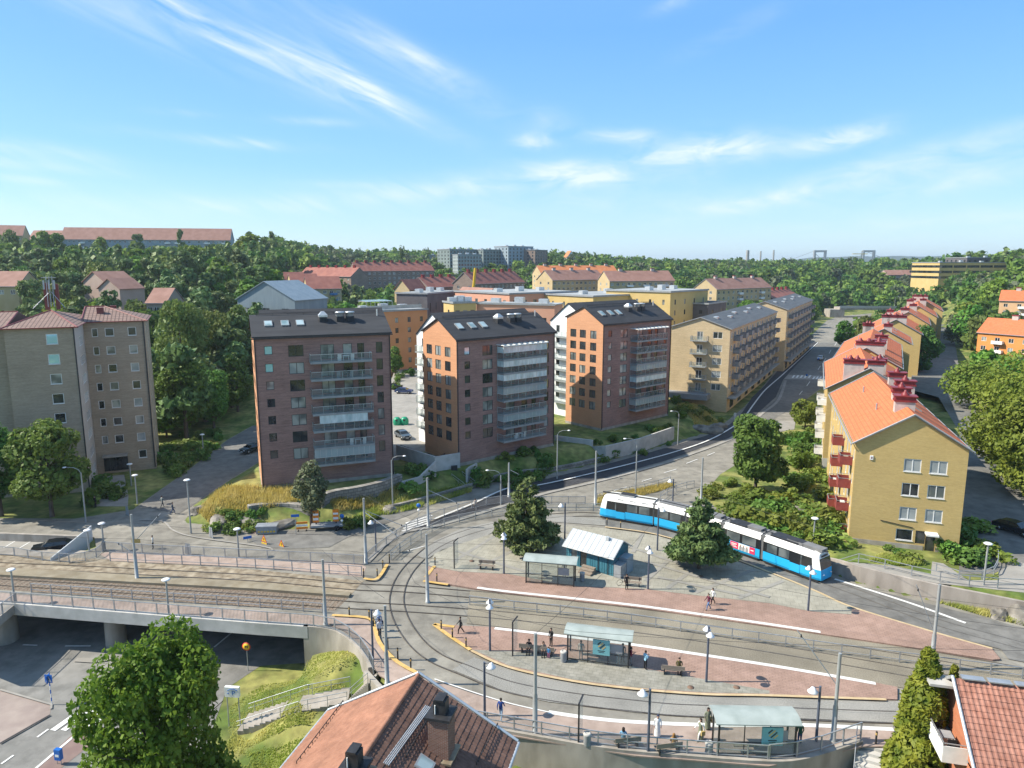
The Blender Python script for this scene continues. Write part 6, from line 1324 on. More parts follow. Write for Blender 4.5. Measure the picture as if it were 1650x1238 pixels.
signpost('blue direction sign standing in the roadworks, by the rocks', 477, 861, .1, 829, 280, bluearm); signpost('small blue sign on a low foot at the junction', 399, 872, .1, 864, 300, bluearm)
def tri(r, h):
    m = MB(); m.add([(-.5, -.05, h-.9), (.5, -.05, h-.9), (0, -.05, h), (-.5, -.02, h-.9), (.5, -.02, h-.9), (0, -.02, h)], [(0, 1, 2), (5, 4, 3), (0, 3, 4, 1), (1, 4, 5, 2), (2, 5, 3, 0)]); a = m.build('sign_triangle', s_red, r)
    m = MB(); m.add([(-.36, -.055, h-.82), (.36, -.055, h-.82), (0, -.055, h-.17)], [(0, 1, 2)]); m.build('sign_face', s_yel, a); MB().box(-.05, .05, -.065, -.056, h-.7, h-.4).build('sign_symbol', dark, a); MB().box(-.45, .45, -.05, -.02, h-1.5, h-1.0).build('sign_plate', s_yel, r)
signpost('orange roadworks warning triangle on the asphalt, left one', 426, 876, .1, 862, 240, tri); signpost('smaller orange roadworks triangle on the asphalt, right one', 454, 880, .1, 870, 240, tri)
def backsign(r, h):
    m = MB(); m.add([(-.5, 0, h-1.3), (.5, 0, h-1.3), (.35, 0, h), (-.35, 0, h), (-.5, .04, h-1.3), (.5, .04, h-1.3), (.35, .04, h), (-.35, .04, h)], [(3, 2, 1, 0), (4, 5, 6, 7), (0, 1, 5, 4), (1, 2, 6, 5), (2, 3, 7, 6), (3, 0, 4, 7)]); m.build('sign_back', fr_grey, r)
signpost('grey back of a warning board behind the barred fence', 303, 893, .1, 876, 250, backsign); signpost('pale back of a warning board on the kerb of the junction', 340, 866, .1, 850, 230, backsign); signpost('pale back of a warning board on the lawn edge under the street lamp', 205, 829, .1, 816, 230, backsign)
g_ = G(487, 855, .1); r = root('barrier_board', 'orange and white barrier board in front of the rock garden', 'barrier', (*g_, .05), R(10))
for i in range(3): MB().box(-.7, .7, -.04, .04, .25+i*.35, .5+i*.35).build('board', s_or if i != 1 else white, r)
for s in (-.5, .5): MB().box(s-.05, s+.05, -.3, .3, 0, .08).build('foot', black, r)
g_ = G(530, 852, .1); r = root('roadworks_trailer', 'roadworks trailer with two orange striped light boards', 'trailer', (*g_, .05), R(8))
MB().box(-2.2, 2.2, -.7, .7, .5, .75).build('chassis', fr_grey, r)
for s in (-1.9, .6):
    b_ = MB().box(s-.05, s+.7, -.1, .1, 1., 2.6).build('light_board', s_or, r); MB().box(s, s+.65, -.12, -.1, 1.3, 1.6).box(s, s+.65, -.12, -.1, 1.95, 2.2).build('stripe', white, b_); MB().box(s+.25, s+.4, 0, .1, .7, 1.).build('post', dark, b_)
for s in (-1, 1):
    w_ = MB().lathe([(.0, -.1), (.33, -.1), (.36, 0), (.33, .1), (.0, .1)], (0, 0, 0), 14); w_.v = [(a+1.1, c+s*.8, b+.36) for a, b, c in w_.v]; w_.build('wheel', black, r)
g_ = G(431, 858, .1); r = root('works_container', 'low grey works container with a red end beside the rocks', 'container', (*g_, .05), R(6)); r.scale = (.78, .78, .8); MB().box(-1.6, 1.6, -.8, .8, .1, 1.2).build('body', fr_grey, r); MB().box(-1.7, 1.7, -.9, .9, 1.2, 1.35).build('lid', galv, r); MB().box(-1.64, -1.6, -.6, .6, .2, .9).build('red_end', s_red, r)
for i in range(6): MB().box(-1.3+i*.48, -1.0+i*.48, -.84, -.8, .35, .6).build('light_strip', s_yel, r)
gb = root('recycling_bin', None, None); b_ = MB(); b_.lathe([(.75, 0), (.85, .5), (.78, 1.1), (.45, 1.5), (.0, 1.6)], (0, 0, 0), 12); b_.build('body', mat('bin_green', (.01, .22, .12), (.015, .27, .15), 2., .4), gb); MB().box(-.2, .2, -.9, -.7, .9, 1.2).build('slot', dark, gb)
things('recycling_bin', 'bin', 'green recycling bins in the courtyard', gb, [('round green recycling bin next to the wine red block', 640, 684.5, 0), ('round green recycling bin nearer the middle block', 652, 684, 0)], 2.03)
bk = root('bicycle', 'bicycle leaning by the kiosk cabinets', 'bicycle', (*P(Lk+1.9, 1.2), .16), R(20))
for x in (-.5, .5):
    w_ = MB(); pts = [(x+.33*math.cos(a*PI/8), 0, .34+.33*math.sin(a*PI/8)) for a in range(17)]; w_.path(pts, .02, 5).build('wheel', black, bk)
MB().path([(-.5, 0, .34), (-.1, 0, .34), (.35, 0, .82), (-.25, 0, .82), (-.1, 0, .34)], .022, 5).path([(.5, 0, .34), (.35, 0, .95)], .022, 5).build('frame', navy, bk); MB().box(-.38, -.14, -.06, .06, .9, .95).build('saddle', black, bk); MB().path([(.32, -.25, 1.), (.35, 0, .97), (.32, .25, 1.)], .018, 5).build('handlebar', dark, bk)
# ================================================================ foreground houses
def tiled_slope(mb, A, U, V, nu, nv, tw, tl, mi, wave=.035, lip=.035):
    """real clay tiles: rolls across U, each course lapping over the next down V"""
    U, V = Vector(U).normalized(), Vector(V).normalized(); Nn = U.cross(V).normalized()
    if Nn.z < 0: Nn = -Nn
    A = Vector(A); pr = [(0, 0), (.14, .75), (.32, 1.), (.5, .8), (.64, .12), (.82, 0)]
    for j in range(nv):
        v0, v1 = A+V*(j*tl), A+V*((j+1)*tl+.03); row = []
        for i in range(nu):
            for f, h in pr: row.append((f, i, h))
        row.append((0, nu, 0)); n = len(row); vs = []; jit = [random.uniform(-.006, .006) for _ in range(nu+1)]
        for o, hh in ((v0, .0), (v1, lip), (v1, lip-.045)):
            for f, i, h in row: vs.append(o+U*((i+f)*tw)+Nn*(h*wave+hh+jit[i]))
        mb.add(vs, [(i, i+1, n+i+1, n+i) for i in range(n-1)]+[(n+i, n+i+1, 2*n+i+1, 2*n+i) for i in range(n-1)], mi)
t_orange = mat('clay_tile', (0.249, 0.116, 0.0731), (0.318, 0.155, 0.0989), 2.2, .85, blot=.18, bsc=.7, det=6)  # orange clay tiles of the left slope and ridge
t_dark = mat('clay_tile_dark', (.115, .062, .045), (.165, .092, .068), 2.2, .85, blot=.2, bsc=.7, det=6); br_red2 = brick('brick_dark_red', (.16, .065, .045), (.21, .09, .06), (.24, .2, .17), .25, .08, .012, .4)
fh = G(673.6, 1088.5, 8.); ang = R(76); cA, sA = math.cos(ang), math.sin(ang); RZ_, EZ_, HW, LH = 8., 4.4, 6.5, 13.
r = root('tiled_house', 'nearest house, its clay tiled gable roof with two brick chimneys at the bottom', 'house', (fh[0], fh[1], 0), ang)
mb, _ = volume(r, -LH, -HW+.5, LH-.35, 2*HW-1, -3, EZ_+.2, {}); gable_tri(mb, -LH, -HW+.5, LH-.35, 2*HW-1, EZ_+.2, EZ_+.2, RZ_-.2, HW-.5); mb.build('wall', br_red2, r)
occ([(fh[0]+7, fh[1]+1), (fh[0]-8, fh[1]+4), (fh[0]-12, 20), (fh[0]+8, 20)], 1)
sl = Vector((0, HW, -(RZ_-EZ_))).normalized(); slen = math.hypot(HW, RZ_-EZ_); m = MB(); nv = int(slen/.36); tl = slen/nv; nu = int(LH/.3); tw = LH/nu
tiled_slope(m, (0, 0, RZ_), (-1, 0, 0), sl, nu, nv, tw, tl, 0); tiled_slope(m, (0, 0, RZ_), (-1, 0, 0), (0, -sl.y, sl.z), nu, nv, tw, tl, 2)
m.quad((0, 0, RZ_-.1), (-LH, 0, RZ_-.1), (-LH, HW, EZ_-.1), (0, HW, EZ_-.1), 1); m.quad((-LH, 0, RZ_-.1), (0, 0, RZ_-.1), (0, -HW, EZ_-.1), (-LH, -HW, EZ_-.1), 1)
for i in range(int(LH/.38)):   # ridge tiles
    m.tube((-i*.38, 0, RZ_+.03), (-i*.38-.42, 0, RZ_+.0), .15, .125, 10, 0)
rf = m.build('roof', [t_orange, dark, t_dark], r)
k = MB(); k.path([(.12, HW+.05, EZ_+.02), (.12, 0, RZ_+.12), (.12, -HW-.05, EZ_+.02)], .1, 6); k.build('verge_board', mat('zinc_verge', (.45, .50, .54), (.52, .57, .6), 1., .4, metal=.4), rf)
for s in (-1, 1): MB().tube((.1, s*(HW+.1), EZ_-.08), (-LH, s*(HW+.1), EZ_-.08), .11).build('gutter', zinc, rf)
def fg_chimney(x, y, w, d, zt, cap):
    zr = RZ_-(RZ_-EZ_)*abs(y)/HW; c = MB().box(x-d/2, x+d/2, y-w/2, y+w/2, zr-.6, zt).build('chimney', br_red2, rf)
    MB().box(x-d/2-.14, x+d/2+.14, y-w/2-.14, y+w/2+.14, zt, zt+.16).build('chimney_cap', dark, c)
    MB().box(x-d*.28, x+d*.28, y-w*.3, y+w*.3, zt+.16, zt+1.0).box(x-d*.34, x+d*.34, y-w*.22, y+w*.22, zt+1., zt+1.12).build('chimney_fan', dark, c)
    MB().tube((x-d*.3, y+w*.2, zt+.2), (x-d*.3, y+w*.2, zt+.75), .035).build('cable', white, c); MB().box(x-d/2-.3, x+d/2+.3, y-w/2-.25, y+w/2+.25, zr-.22, zr-.1).build('flashing', sandstrip, c)
def onroof(px, py):   # foot of a roof object: ray against the slope
    a, b, c_ = ray(px, py); t = 30.
    while t < 60:
        X, Y, Z = a*t-fh[0], b*t-fh[1], H+c_*t; lx, ly = X*cA+Y*sA, -X*sA+Y*cA
        if Z <= RZ_-(RZ_-EZ_)*abs(ly)/HW: return lx, ly
        t += .02
lx, ly = onroof(712, 1210); fg_chimney(lx, ly, 1.2, 1.2, 8.6, 1); lx, ly = onroof(572, 1246); fg_chimney(lx, ly, 1.15, 1.15, 8.3, 1)
lad = MB(); a = onroof(690, 1142); b_ = onroof(622, 1236)
for off in (-.16, -.05, .06, .17):
    za = RZ_-(RZ_-EZ_)*abs(a[1])/HW+.14; zb_ = RZ_-(RZ_-EZ_)*abs(b_[1])/HW+.14; lad.tube((a[0]+off*.3, a[1]+off, za), (b_[0]+off*.3, b_[1]+off, zb_), .035, n=6)
lad.build('roof_ladder', zinc, rf)
for (p, q) in (((698, 1148), (655, 1222)), ((553, 1133), (478, 1232)), ((802, 1170), (768, 1234))):
    g0, g1 = onroof(*p), onroof(*q); s = MB()
    zz = lambda g: RZ_-(RZ_-EZ_)*abs(g[1])/HW+.2
    s.tube((*g0, zz(g0)), (*g1, zz(g1)), .03, n=5)
    for i in range(14): t = i/13; x, y = g0[0]+(g1[0]-g0[0])*t, g0[1]+(g1[1]-g0[1])*t; s.tube((x, y, zz((x, y))-.2), (x, y, zz((x, y))), .025, n=4)
    s.build('snow_guard', dark, rf)
gx_ = onroof(684, 1236); M = Matrix.Translation((*gx_, RZ_-(RZ_-EZ_)*abs(gx_[1])/HW+.1)) @ Matrix.Rotation(-math.atan2(RZ_-EZ_, HW)*(-1 if gx_[1] < 0 else 1), 4, 'X')
sk = MB().box(-.5, .5, -.5, .5, 0, .12, 0, M).build('skylight', fr_grey, rf); MB().quad(*[M @ Vector(v) for v in ((-.4, -.4, .125), (.4, -.4, .125), (.4, .4, .125), (-.4, .4, .125))]).build('pane', g_lou, sk)
# the house at the lower right with its balcony
hp = G(1537, 1093, 8.); ang = R(-14); HD = 6.; RS = 4.2; LL = 16.
r = root('balcony_house', 'brick house with a clay tiled roof and a white balcony at the lower right corner', 'house', (hp[0], hp[1], 0), ang)
br_or2 = brick('brick_red_orange', (.40, .13, .06), (.46, .165, .08), (.42, .22, .14), .25, .08, .01, .25)
mb, _ = volume(r, .35, -HD+.4, LL, 2*HD-.8, -3, 8-RS+.1, {}); gable_tri(mb, .35, -HD+.4, LL, 2*HD-.8, 8-RS+.25, 8-RS+.25, 7.8, HD-.4); mb.build('wall', br_or2, r)
sl = Vector((0, -HD, -RS)).normalized(); slen = math.hypot(HD, RS); nv = int(slen/.37); m = MB(); nu = int(LL/.31)
tiled_slope(m, (0, 0, 8), (1, 0, 0), sl, nu, nv, LL/nu, slen/nv, 0, .045, .04); tiled_slope(m, (0, 0, 8), (1, 0, 0), (0, -sl.y, sl.z), nu, nv, LL/nu, slen/nv, 0, .045, .04)
m.quad((0, -HD, 7.9-RS), (LL, -HD, 7.9-RS), (LL, 0, 7.9), (0, 0, 7.9), 1); m.quad((0, 0, 7.9), (LL, 0, 7.9), (LL, HD, 7.9-RS), (0, HD, 7.9-RS), 1); rf = m.build('roof', [mat('clay_tile_pink', (.27, .118, .082), (.34, .165, .12), 2., .85, blot=.12, bsc=.8), dark], r)
MB().path([(-.08, -HD-.05, 8-RS+.05), (-.08, 0, 8.1), (-.08, HD, 8-RS+.05)], .11, 6).build('verge_board', zinc, rf)
m = MB()
for i in range(9): m.box(.4+i*1.5, 1.7+i*1.5, -.25, .25, 8.12, 8.2)
m.build('ridge_walkway', galv, rf); c_ = MB().box(4.4, 5.6, -.6, .3, 7.5, 9.2).build('chimney', br_or2, rf); m = MB()
for i in range(3): m.lathe([(.12, 0), (.12, .02), (0, .02)], (4.65+i*.35, -.15, 9.2), 8)
m.build('flue', dark, c_); MB().box(-1.3, .34, 0, 1.3, 7.25, 7.42).build('canopy', conc_pale, r)
b_ = MB().box(-1.0, .39, -2.4, 1.5, 3.75, 3.9).build('balcony', conc_pale, r)
MB().box(-1.06, -1.0, -2.46, 1.5, 3.7, 4.8).box(-1.0, .39, -2.46, -2.4, 3.7, 4.8).build('parapet', white, b_)
k = MB(); railing(k, [(-1.03, 1.5), (-1.03, -2.43), (.36, -2.43)], 4.8, .2, .05, .9); k.build('railing', galv, b_); MB().box(-1.0, .39, 1.44, 1.5, 3.9, 4.95).build('side_panel', conc, b_)
f_ = MB(); f_.box(-.75, -.05, -1.3, -.5, 4.6, 4.65)
for x in (-.7, -.1): f_.box(x-.03, x+.03, -1.25, -1.2, 3.9, 4.6).box(x-.03, x+.03, -.6, -.55, 3.9, 4.6)
f_.build('table', fr_grey, b_)
for x, y in ((-.5, .1), (-.3, -1.9)): MB().box(x-.25, x+.25, y-.25, y+.25, 4.3, 4.35).box(x-.25, x+.25, y+.2, y+.25, 4.35, 4.8).box(x-.22, x-.18, y-.22, y+.2, 3.9, 4.3).box(x+.18, x+.22, y-.22, y+.2, 3.9, 4.3).build('chair', dark, b_)
# ================================================================ buildings farther off
PROT = []
m_yel = mat('wall_yellow', (.46, .35, .19), (.52, .40, .23), .3, .9); m_och = mat('wall_mustard', (.50, .36, .14), (.55, .40, .17), .3, .9); m_org = mat('wall_orange', (.56, .25, .11), (.60, .28, .13), .3, .9)
m_org2 = mat('wall_deep_orange', (.62, .24, .06), (.66, .27, .08), .3, .9); m_sal = mat('wall_salmon', (.55, .28, .19), (.58, .31, .21), .3, .9); m_brn = brick('wall_brown_brick', (.22, .16, .13), (.27, .2, .16), (.24, .2, .17), 1.2, .4, .03, .3)
m_blu = mat('wall_blue_grey', (.24, .30, .34), (.29, .35, .39), .4, .8, st=(3, 3, .3)); m_met = mat('wall_metal_blue', (.17, .215, .245), (.21, .26, .29), .4, .6, st=(3, 3, .3)); m_gry = mat('wall_grey_green', (.17, .215, .205), (.21, .25, .24), .4, .8); m_red = mat('wall_red_brown', (.28, .10, .08), (.32, .12, .10), .4, .85); m_drk = mat('wall_charcoal', (.10, .09, .095), (.13, .12, .125), .4, .8); m_pnk = mat('wall_pink', (.38, .28, .225), (.42, .315, .26), .3, .9)
r_red = mat('roof_red_tile', (.23, .085, .065), (.30, .12, .09), .4, .85); r_brn = mat('roof_brown_tile', (.26, .135, .10), (.32, .175, .135), .4, .85); r_org = mat('roof_orange_tile', (.50, .17, .065), (.56, .21, .085), .4, .85); r_pal = mat('roof_pale_felt', (.26, .275, .28), (.34, .355, .36), .15, .8, blot=.12, bsc=.1); r_blu = mat('roof_blue_metal', (.20, .25, .285), (.25, .30, .335), .5, .5, metal=.2)
def far_house(name, label, cat, p1, p2, eave, depth, roof, wallm, roofm, rows=3, cols=6, sill=1.3, st=2.9, ww=1.5, wh=1.4, fm=None, rise=4., chim=0, bal=None, group=None, over=.5, left=None, base=None, balm=None, prot=True, two=None, ridge='x', pm=None):
    """front wall between photo columns p1=(x, y base) and p2; eave = photo y of its top at each end"""
    if base is None: A, B = GT(*p1), GT(*p2)
    else: A, B = (*atY(*p1, base[0])[:2], 0), (*atY(*p2, base[1])[:2], 0)
    e1, e2 = Zat(p1[0], eave[0], A[1]), Zat(p2[0], eave[1], B[1]); ef = (e1+e2)/2
    t = math.atan2(B[1]-A[1], B[0]-A[0]); W = math.hypot(B[0]-A[0], B[1]-A[1]); c, s = math.cos(t), math.sin(t)
    zb = min(terr(A[0], A[1]), terr(B[0], B[1]), terr(A[0]-depth*s, A[1]+depth*c))
    r = root(name, label, cat, (A[0], A[1], 0), t, group); Wn = {'front': [], 'left': []}
    for i in range(rows):
        z = ef-sill-wh-i*st
        if z < zb+.3: break
        for j in range(cols): Wn['front'].append((W*(j+.5)/cols, z, ww, wh, '2', fm or fr_white, pm))
        k = max(1, int(depth/4.5)) if left is None else left
        for j in range(k): Wn['left'].append((depth*(j+.5)/k, z, ww*.9, wh, '2', fm or fr_white, pm))
    mb, _ = volume(r, 0, 0, W, depth, zb-1, ef, Wn, None, {}, one=True)
    if roof == 'gable':
        gable_tri(mb, 0, 0, W, depth, ef, ef, ef+rise, depth/2); mb.build('wall', [wallm], r); rf = gable_roof(r, 0, 0, W, depth, ef, ef, ef+rise, depth/2, roofm, over, .3, .2, fr_grey)
    elif roof == 'cross':   # gable end faces the camera
        for y in (0, depth): mb.poly([(0, y, ef), (W, y, ef), (W/2, y, ef+rise)][::1 if y == 0 else -1])
        mb.build('wall', [wallm], r); k = MB(); sl = rise/(W/2); k.add([(-.5, -.4, ef-.5*sl), (-.5, depth, ef-.5*sl), (W/2, depth, ef+rise), (W/2, -.4, ef+rise), (W+.5, depth, ef-.5*sl), (W+.5, -.4, ef-.5*sl)]+[(-.5, -.4, ef-.5*sl+.2), (-.5, depth, ef-.5*sl+.2), (W/2, depth, ef+rise+.2), (W/2, -.4, ef+rise+.2), (W+.5, depth, ef-.5*sl+.2), (W+.5, -.4, ef-.5*sl+.2)], [(6, 9, 8, 7), (9, 11, 10, 8), (0, 1, 2, 3), (3, 2, 4, 5), (0, 3, 9, 6), (3, 5, 11, 9), (0, 6, 7, 1), (5, 4, 10, 11)])
        rf = k.build('roof', roofm, r)
    else:
        mb.build('wall', [wallm], r); k = MB().box(-.3, W+.3, -.3, depth+.3, ef-.02, ef+.3); rf = k.build('roof', roofm, r)
        q = MB().box(-.25, W+.25, -.34, -.3, ef-.1, ef+.45).box(-.34, -.3, -.3, depth+.3, ef-.1, ef+.45); q.build('parapet', fr_grey, rf)
        for i in range(3): x = W*(i+.6)/3.2; MB().box(x-1.3, x+1.3, depth*.4, depth*.4+1.8, ef+.3, ef+1.5+.4*(i % 2)).build('roof_unit', zinc, rf)
    for i in range(chim):
        x = W*(i+.5)/chim; q = MB().box(x-.9, x+.9, depth*.5-.5, depth*.5+.5, ef+rise*.6, ef+rise+1.2).build('chimney', red_cap if roofm is r_red else chim_m, rf); MB().box(x-1., x+1., depth*.5-.6, depth*.5+.6, ef+rise+1.2, ef+rise+1.5).build('chimney_cap', red_cap, q)
    for x in bal or []:
        for i in range(rows):
            z = ef-sill-wh-i*st-.6
            if z > zb+1: b_ = MB().box(W*x-1.6, W*x+1.6, -1.3, -.01, z, z+.15).build('balcony', bal_slab, r); MB().box(W*x-1.6, W*x+1.6, -1.36, -1.3, z, z+1.05).box(W*x-1.6, W*x-1.54, -1.3, -.01, z, z+1.05).box(W*x+1.54, W*x+1.6, -1.3, -.01, z, z+1.05).build('railing', balm or white, b_)
    Pw = [(A[0]+x*c-y*s, A[1]+x*s+y*c) for x, y in ((0, 0), (W, 0), (W, depth), (0, depth))]; occ(Pw, 3)
    if prot: PROT.append((p1[0]-3, p2[0]+3, min(eave)-14, max(p1[1], p2[1]) if prot != 2 else max(eave)+5, max(A[1], B[1])+2))
    return r, rf, W, ef
blu_bal = mat('balcony_blue', (.05, .16, .34), (.07, .2, .38), 2.)
far_house('hillside_row', 'long pale grey apartment row with a brown roof on top of the left hill', 'apartment block', (100, 404), (372, 408), (384.5, 387.5), 15, 'gable', m_blu, r_brn, 3, 34, .8, 2.9, rise=7.2, bal=[.12, .24, .44, .62, .68, .86, .96], base=(450, 470))
r_, rf, W, ef = far_house('hillside_row', 'short apartment row with a lit gable end at the left edge of the hilltop', 'apartment block', (-60, 398), (38, 396), (379, 379), 14, 'gable', m_yel, r_brn, 2, 8, rise=6, base=(430, 440))
far_house('hillside_row', 'low brown-roofed row between the two longer ones on the left hilltop', 'apartment block', (47, 398), (97, 398), (386, 385), 13, 'gable', m_blu, r_brn, 2, 6, rise=5.5, base=(462, 462), prot=False)
far_house('stepped_house', 'pale brown gabled house half hidden in the trees behind the brown tower', 'house', (136, 474), (172, 478), (453, 456), 11, 'cross', m_pnk, r_brn, 1, 2, rise=3.4, base=(250, 244), prot=2)
far_house('stepped_house', 'second gabled house stepped lower beside it in the trees', 'house', (160, 480), (194, 482), (464, 466), 9, 'cross', m_pnk, r_brn, 1, 2, rise=3., base=(232, 228), prot=False)
far_house('stepped_house', 'red-roofed house at the left edge above the brown tower', 'house', (-60, 476), (30, 474), (462, 460), 12, 'gable', m_yel, r_brn, 1, 5, rise=4.5, base=(235, 235), prot=2)
far_house('stepped_house', 'low red-brown roof among the trees right of the brown tower', 'house', (236, 494), (268, 494), (488, 488), 12, 'gable', m_pnk, r_brn, 1, 3, rise=4., base=(215, 215), prot=2)
far_house('metal_building', 'blue-grey metal-clad building with a low gable behind the wine red block', 'building', (384, 510), (476, 510), (484, 482), 16, 'cross', m_met, r_blu, 1, 3, 2.5, 3, 2.5, 2, fr_grey, rise=5.2, base=(214, 207))
for i, (a, b, e) in enumerate((((461, 478), (496, 476), (457, 455)), ((472, 484), (516, 481), (461, 458)), ((497, 490), (551, 487), (467, 463)))):
    far_house('yellow_house', ['yellow house farthest left in the stepped trio with brick red roofs', 'middle yellow house of the stepped trio with brick red roofs', 'rightmost and nearest yellow house of the stepped trio, with blue balconies'][i], 'apartment house', a, b, e, 13, 'gable', m_yel, r_red, 3, 5, 1., 2.8, rise=5., bal=[.2, .75], group='stepped yellow houses', base=(352-i*18, 358-i*18), balm=blu_bal, prot=i != 0)
far_house('brown_row', 'brown brick row in the middle distance, its long roof set with red chimneys', 'apartment block', (576, 472), (700, 462), (439, 434), 13, 'gable', m_brn, r_red, 4, 16, 1., 2.9, rise=5., chim=9, base=(440, 470))
far_house('brown_row', 'lower red-roofed row left of the long brown brick row', 'apartment block', (482, 458), (566, 464), (444, 446), 13, 'gable', m_brn, r_red, 3, 10, 1., 2.9, rise=5., chim=6, base=(455, 425), prot=2)
far_house('brown_row', 'yellow gabled house with a red roof behind the orange building', 'apartment house', (636, 482), (660, 484), (466, 467), 30, 'cross', m_yel, r_red, 2, 2, rise=4.5, base=(345, 340), prot=False)
far_house('brown_row', 'red-roofed row behind the charcoal building, with four chimneys', 'apartment block', (690, 478), (746, 474), (463, 461), 13, 'gable', m_brn, r_red, 2, 8, rise=4.5, chim=4, base=(350, 370), prot=False)
far_house('brown_row', 'grey brick row with a red roof right of the yellow crane', 'apartment block', (766, 486), (845, 480), (459, 453), 13, 'gable', m_brn, r_red, 4, 12, 1., 2.9, rise=5, chim=6, base=(330, 365))
far_house('orange_building', 'orange building with a glazed roof terrace between the two left brick blocks', 'apartment block', (589, 590), (690, 586), (503, 500), 18, 'flat', m_org, r_pal, 6, 5, 2., 3.1, 1.1, 1.5, fr_dark, base=(208, 222))
g_ = atY(612, 492, 214); t_ = root('roof_terrace', 'pergola frame with glass on the roof of the orange building', 'pergola', (atY(590, 503, 210)[0], 210.5, Zat(590, 502, 208)+.3), R(36)); 
for i in range(7): MB().box(i*1.4, i*1.4+.12, 0, .12, 0, 2.2).box(i*1.4, i*1.4+.12, 0, 6, 2.2, 2.35).build('post', fr_grey, t_)
MB().quad((0, 0, 2.37), (8.6, 0, 2.37), (8.6, 6, 2.6), (0, 6, 2.6)).build('glass_roof', glass_screen, t_); MB().box(-.2, 18, -.6, -.5, 0, 1.1).build('parapet', conc_pale, t_)
far_house('charcoal_building', 'charcoal flat-roofed building with tall narrow windows right of the orange one', 'building', (690, 560), (742, 540), (474, 470), 12, 'flat', m_drk, r_pal, 2, 6, 3., 5., .6, 3., fr_dark, base=(240, 262))
far_house('orange_building', 'small orange gabled building in front of the yellow crane', 'building', (783, 530), (806, 525), (476, 477), 20, 'cross', m_org, r_brn, 2, 2, 2, 3., 1, 1.3, fr_dark, rise=2.5, base=(262, 266))
far_house('low_building', 'low building with a yellow end and dark windows behind the middle orange gabled block', 'building', (732, 560), (768, 560), (488, 489), 8, 'flat', m_och, r_pal, 2, 3, 2, 3.2, 1.3, 1.3, fr_dark, base=(200, 203))
far_house('low_building', 'long salmon wall with a flat roof behind the middle orange gabled block', 'building', (768.5, 560), (893, 550), (489, 493), 8, 'flat', m_sal, r_pal, 1, 4, 3.5, 3.2, 1.2, 1., fr_dark, base=(204, 196))
far_house('low_building', 'salmon flat-roofed building with a pale roof above the white gable', 'building', (821, 530), (929, 530), (474, 471), 30, 'flat', m_sal, r_pal, 1, 7, 2., 3.2, 1.6, 1.4, fr_dark, base=(232, 252))
far_house('mustard_building', 'mustard yellow building with a pale flat roof behind the right orange gabled block', 'building', (955, 530), (1077, 530), (480, 472), 26, 'flat', m_och, r_pal, 2, 9, 2., 3.4, 1., 1.6, fr_dark, base=(225, 250))
far_house('mustard_building', 'second mustard yellow building with outside stairs, left of the straw brick block', 'building', (1078, 540), (1138, 530), (472, 467), 24, 'flat', m_och, r_pal, 3, 4, 2.4, 3.4, .9, 1.6, fr_dark, base=(226, 246))
far_house('low_building', 'dark grey low shed roof between the mustard building and the straw brick block', 'building', (1139, 540), (1168, 530), (489, 488), 30, 'flat', m_drk, felt, 1, 2, 2., 3., 1.2, 1.2, fr_dark, base=(235, 250), prot=False)
for i, (lab, a, b, e, bs, wm, rm, ch, bl) in enumerate((('long brown-roofed yellow row behind the salmon building', (890, 466), (974, 463), (452.5, 449), (360, 380), m_yel, r_brn, 3, []), ('brown-roofed yellow row with balconies, behind the mustard buildings', (982, 470), (1086, 470), (453, 452), (350, 362), m_yel, r_brn, 2, [.3, .55, .85]), ('bright orange roofs behind the brown-roofed rows', (872, 450), (996, 448), (441.5, 440.5), (430, 450), m_yel, r_org, 5, []), ('red-roofed yellow row at the edge of the forest, above the straw brick block', (1154, 486), (1242, 480), (466, 463), (340, 372), m_yel, r_brn, 3, [.4, .8]))):
    far_house('roof_row', lab, 'apartment block', a, b, e, 13, 'gable', wm, rm, 3, 12, 1., 2.8, rise=4.6, chim=ch, bal=bl, base=bs)
far_house('roof_row', 'small red gable left of the red-roofed yellow row', 'house', (1146, 480), (1158, 482), (460, 461), 14, 'cross', m_red, r_red, 1, 1, rise=3.5, base=(352, 350), prot=False)
far_house('roof_row', 'red roof with a line of brick chimneys beyond the straw brick blocks', 'apartment block', (1243, 492), (1286, 486), (480, 477), 12, 'gable', m_brn, r_red, 2, 5, rise=3.5, chim=6, base=(375, 400), prot=False)
for i, (lab, a, b, e, wm, n, ro) in enumerate((('grey-green tower block on the skyline, leftmost of the cluster', (725, 428), (772, 428), (403, 402), m_gry, 9, 7), ('paler low block standing in front of the grey-green skyline towers', (738, 432), (776, 432), (411, 410.5), mat('wall_pale', (.26, .30, .30), (.3, .34, .34), .4, .8), 8, 5), ('grey-green tower block on the skyline beside the brown one', (779, 432), (818, 430), (405, 401), m_gry, 8, 7), ('tallest blue-grey tower block of the skyline cluster', (819, 432), (859, 430), (398, 397.5), m_blu, 7, 9), ('dark brown tower block at the right of the skyline cluster', (862, 432), (882, 432), (403, 404), m_brn, 5, 8))):
    far_house('tower_block', lab, 'tower block', a, b, e, 20, 'flat', wm, fr_grey, ro, n, 1.4, 3., 1.6, 1.7, fr_dark, base=(640+i*6 if i != 1 else 600, 660+i*6 if i != 1 else 606), group='tower blocks on the skyline', pm=g_dark)
far_house('yellow_office', 'wide mustard office block with ribbon windows rising from the forest at the right', 'office', (1512, 450), (1620, 446), (424, 423), 30, 'flat', m_och, r_pal, 3, 5, 2., 4.2, 11, 1.9, fr_dark, base=(560, 570), pm=g_dark)
far_house('yellow_office', 'dark brown upper block behind the mustard office', 'office', (1556, 440), (1646, 440), (415.5, 416), 26, 'flat', m_drk, fr_grey, 2, 10, 1.5, 4., 2, 2, fr_dark, base=(605, 610), pm=g_dark, prot=False)
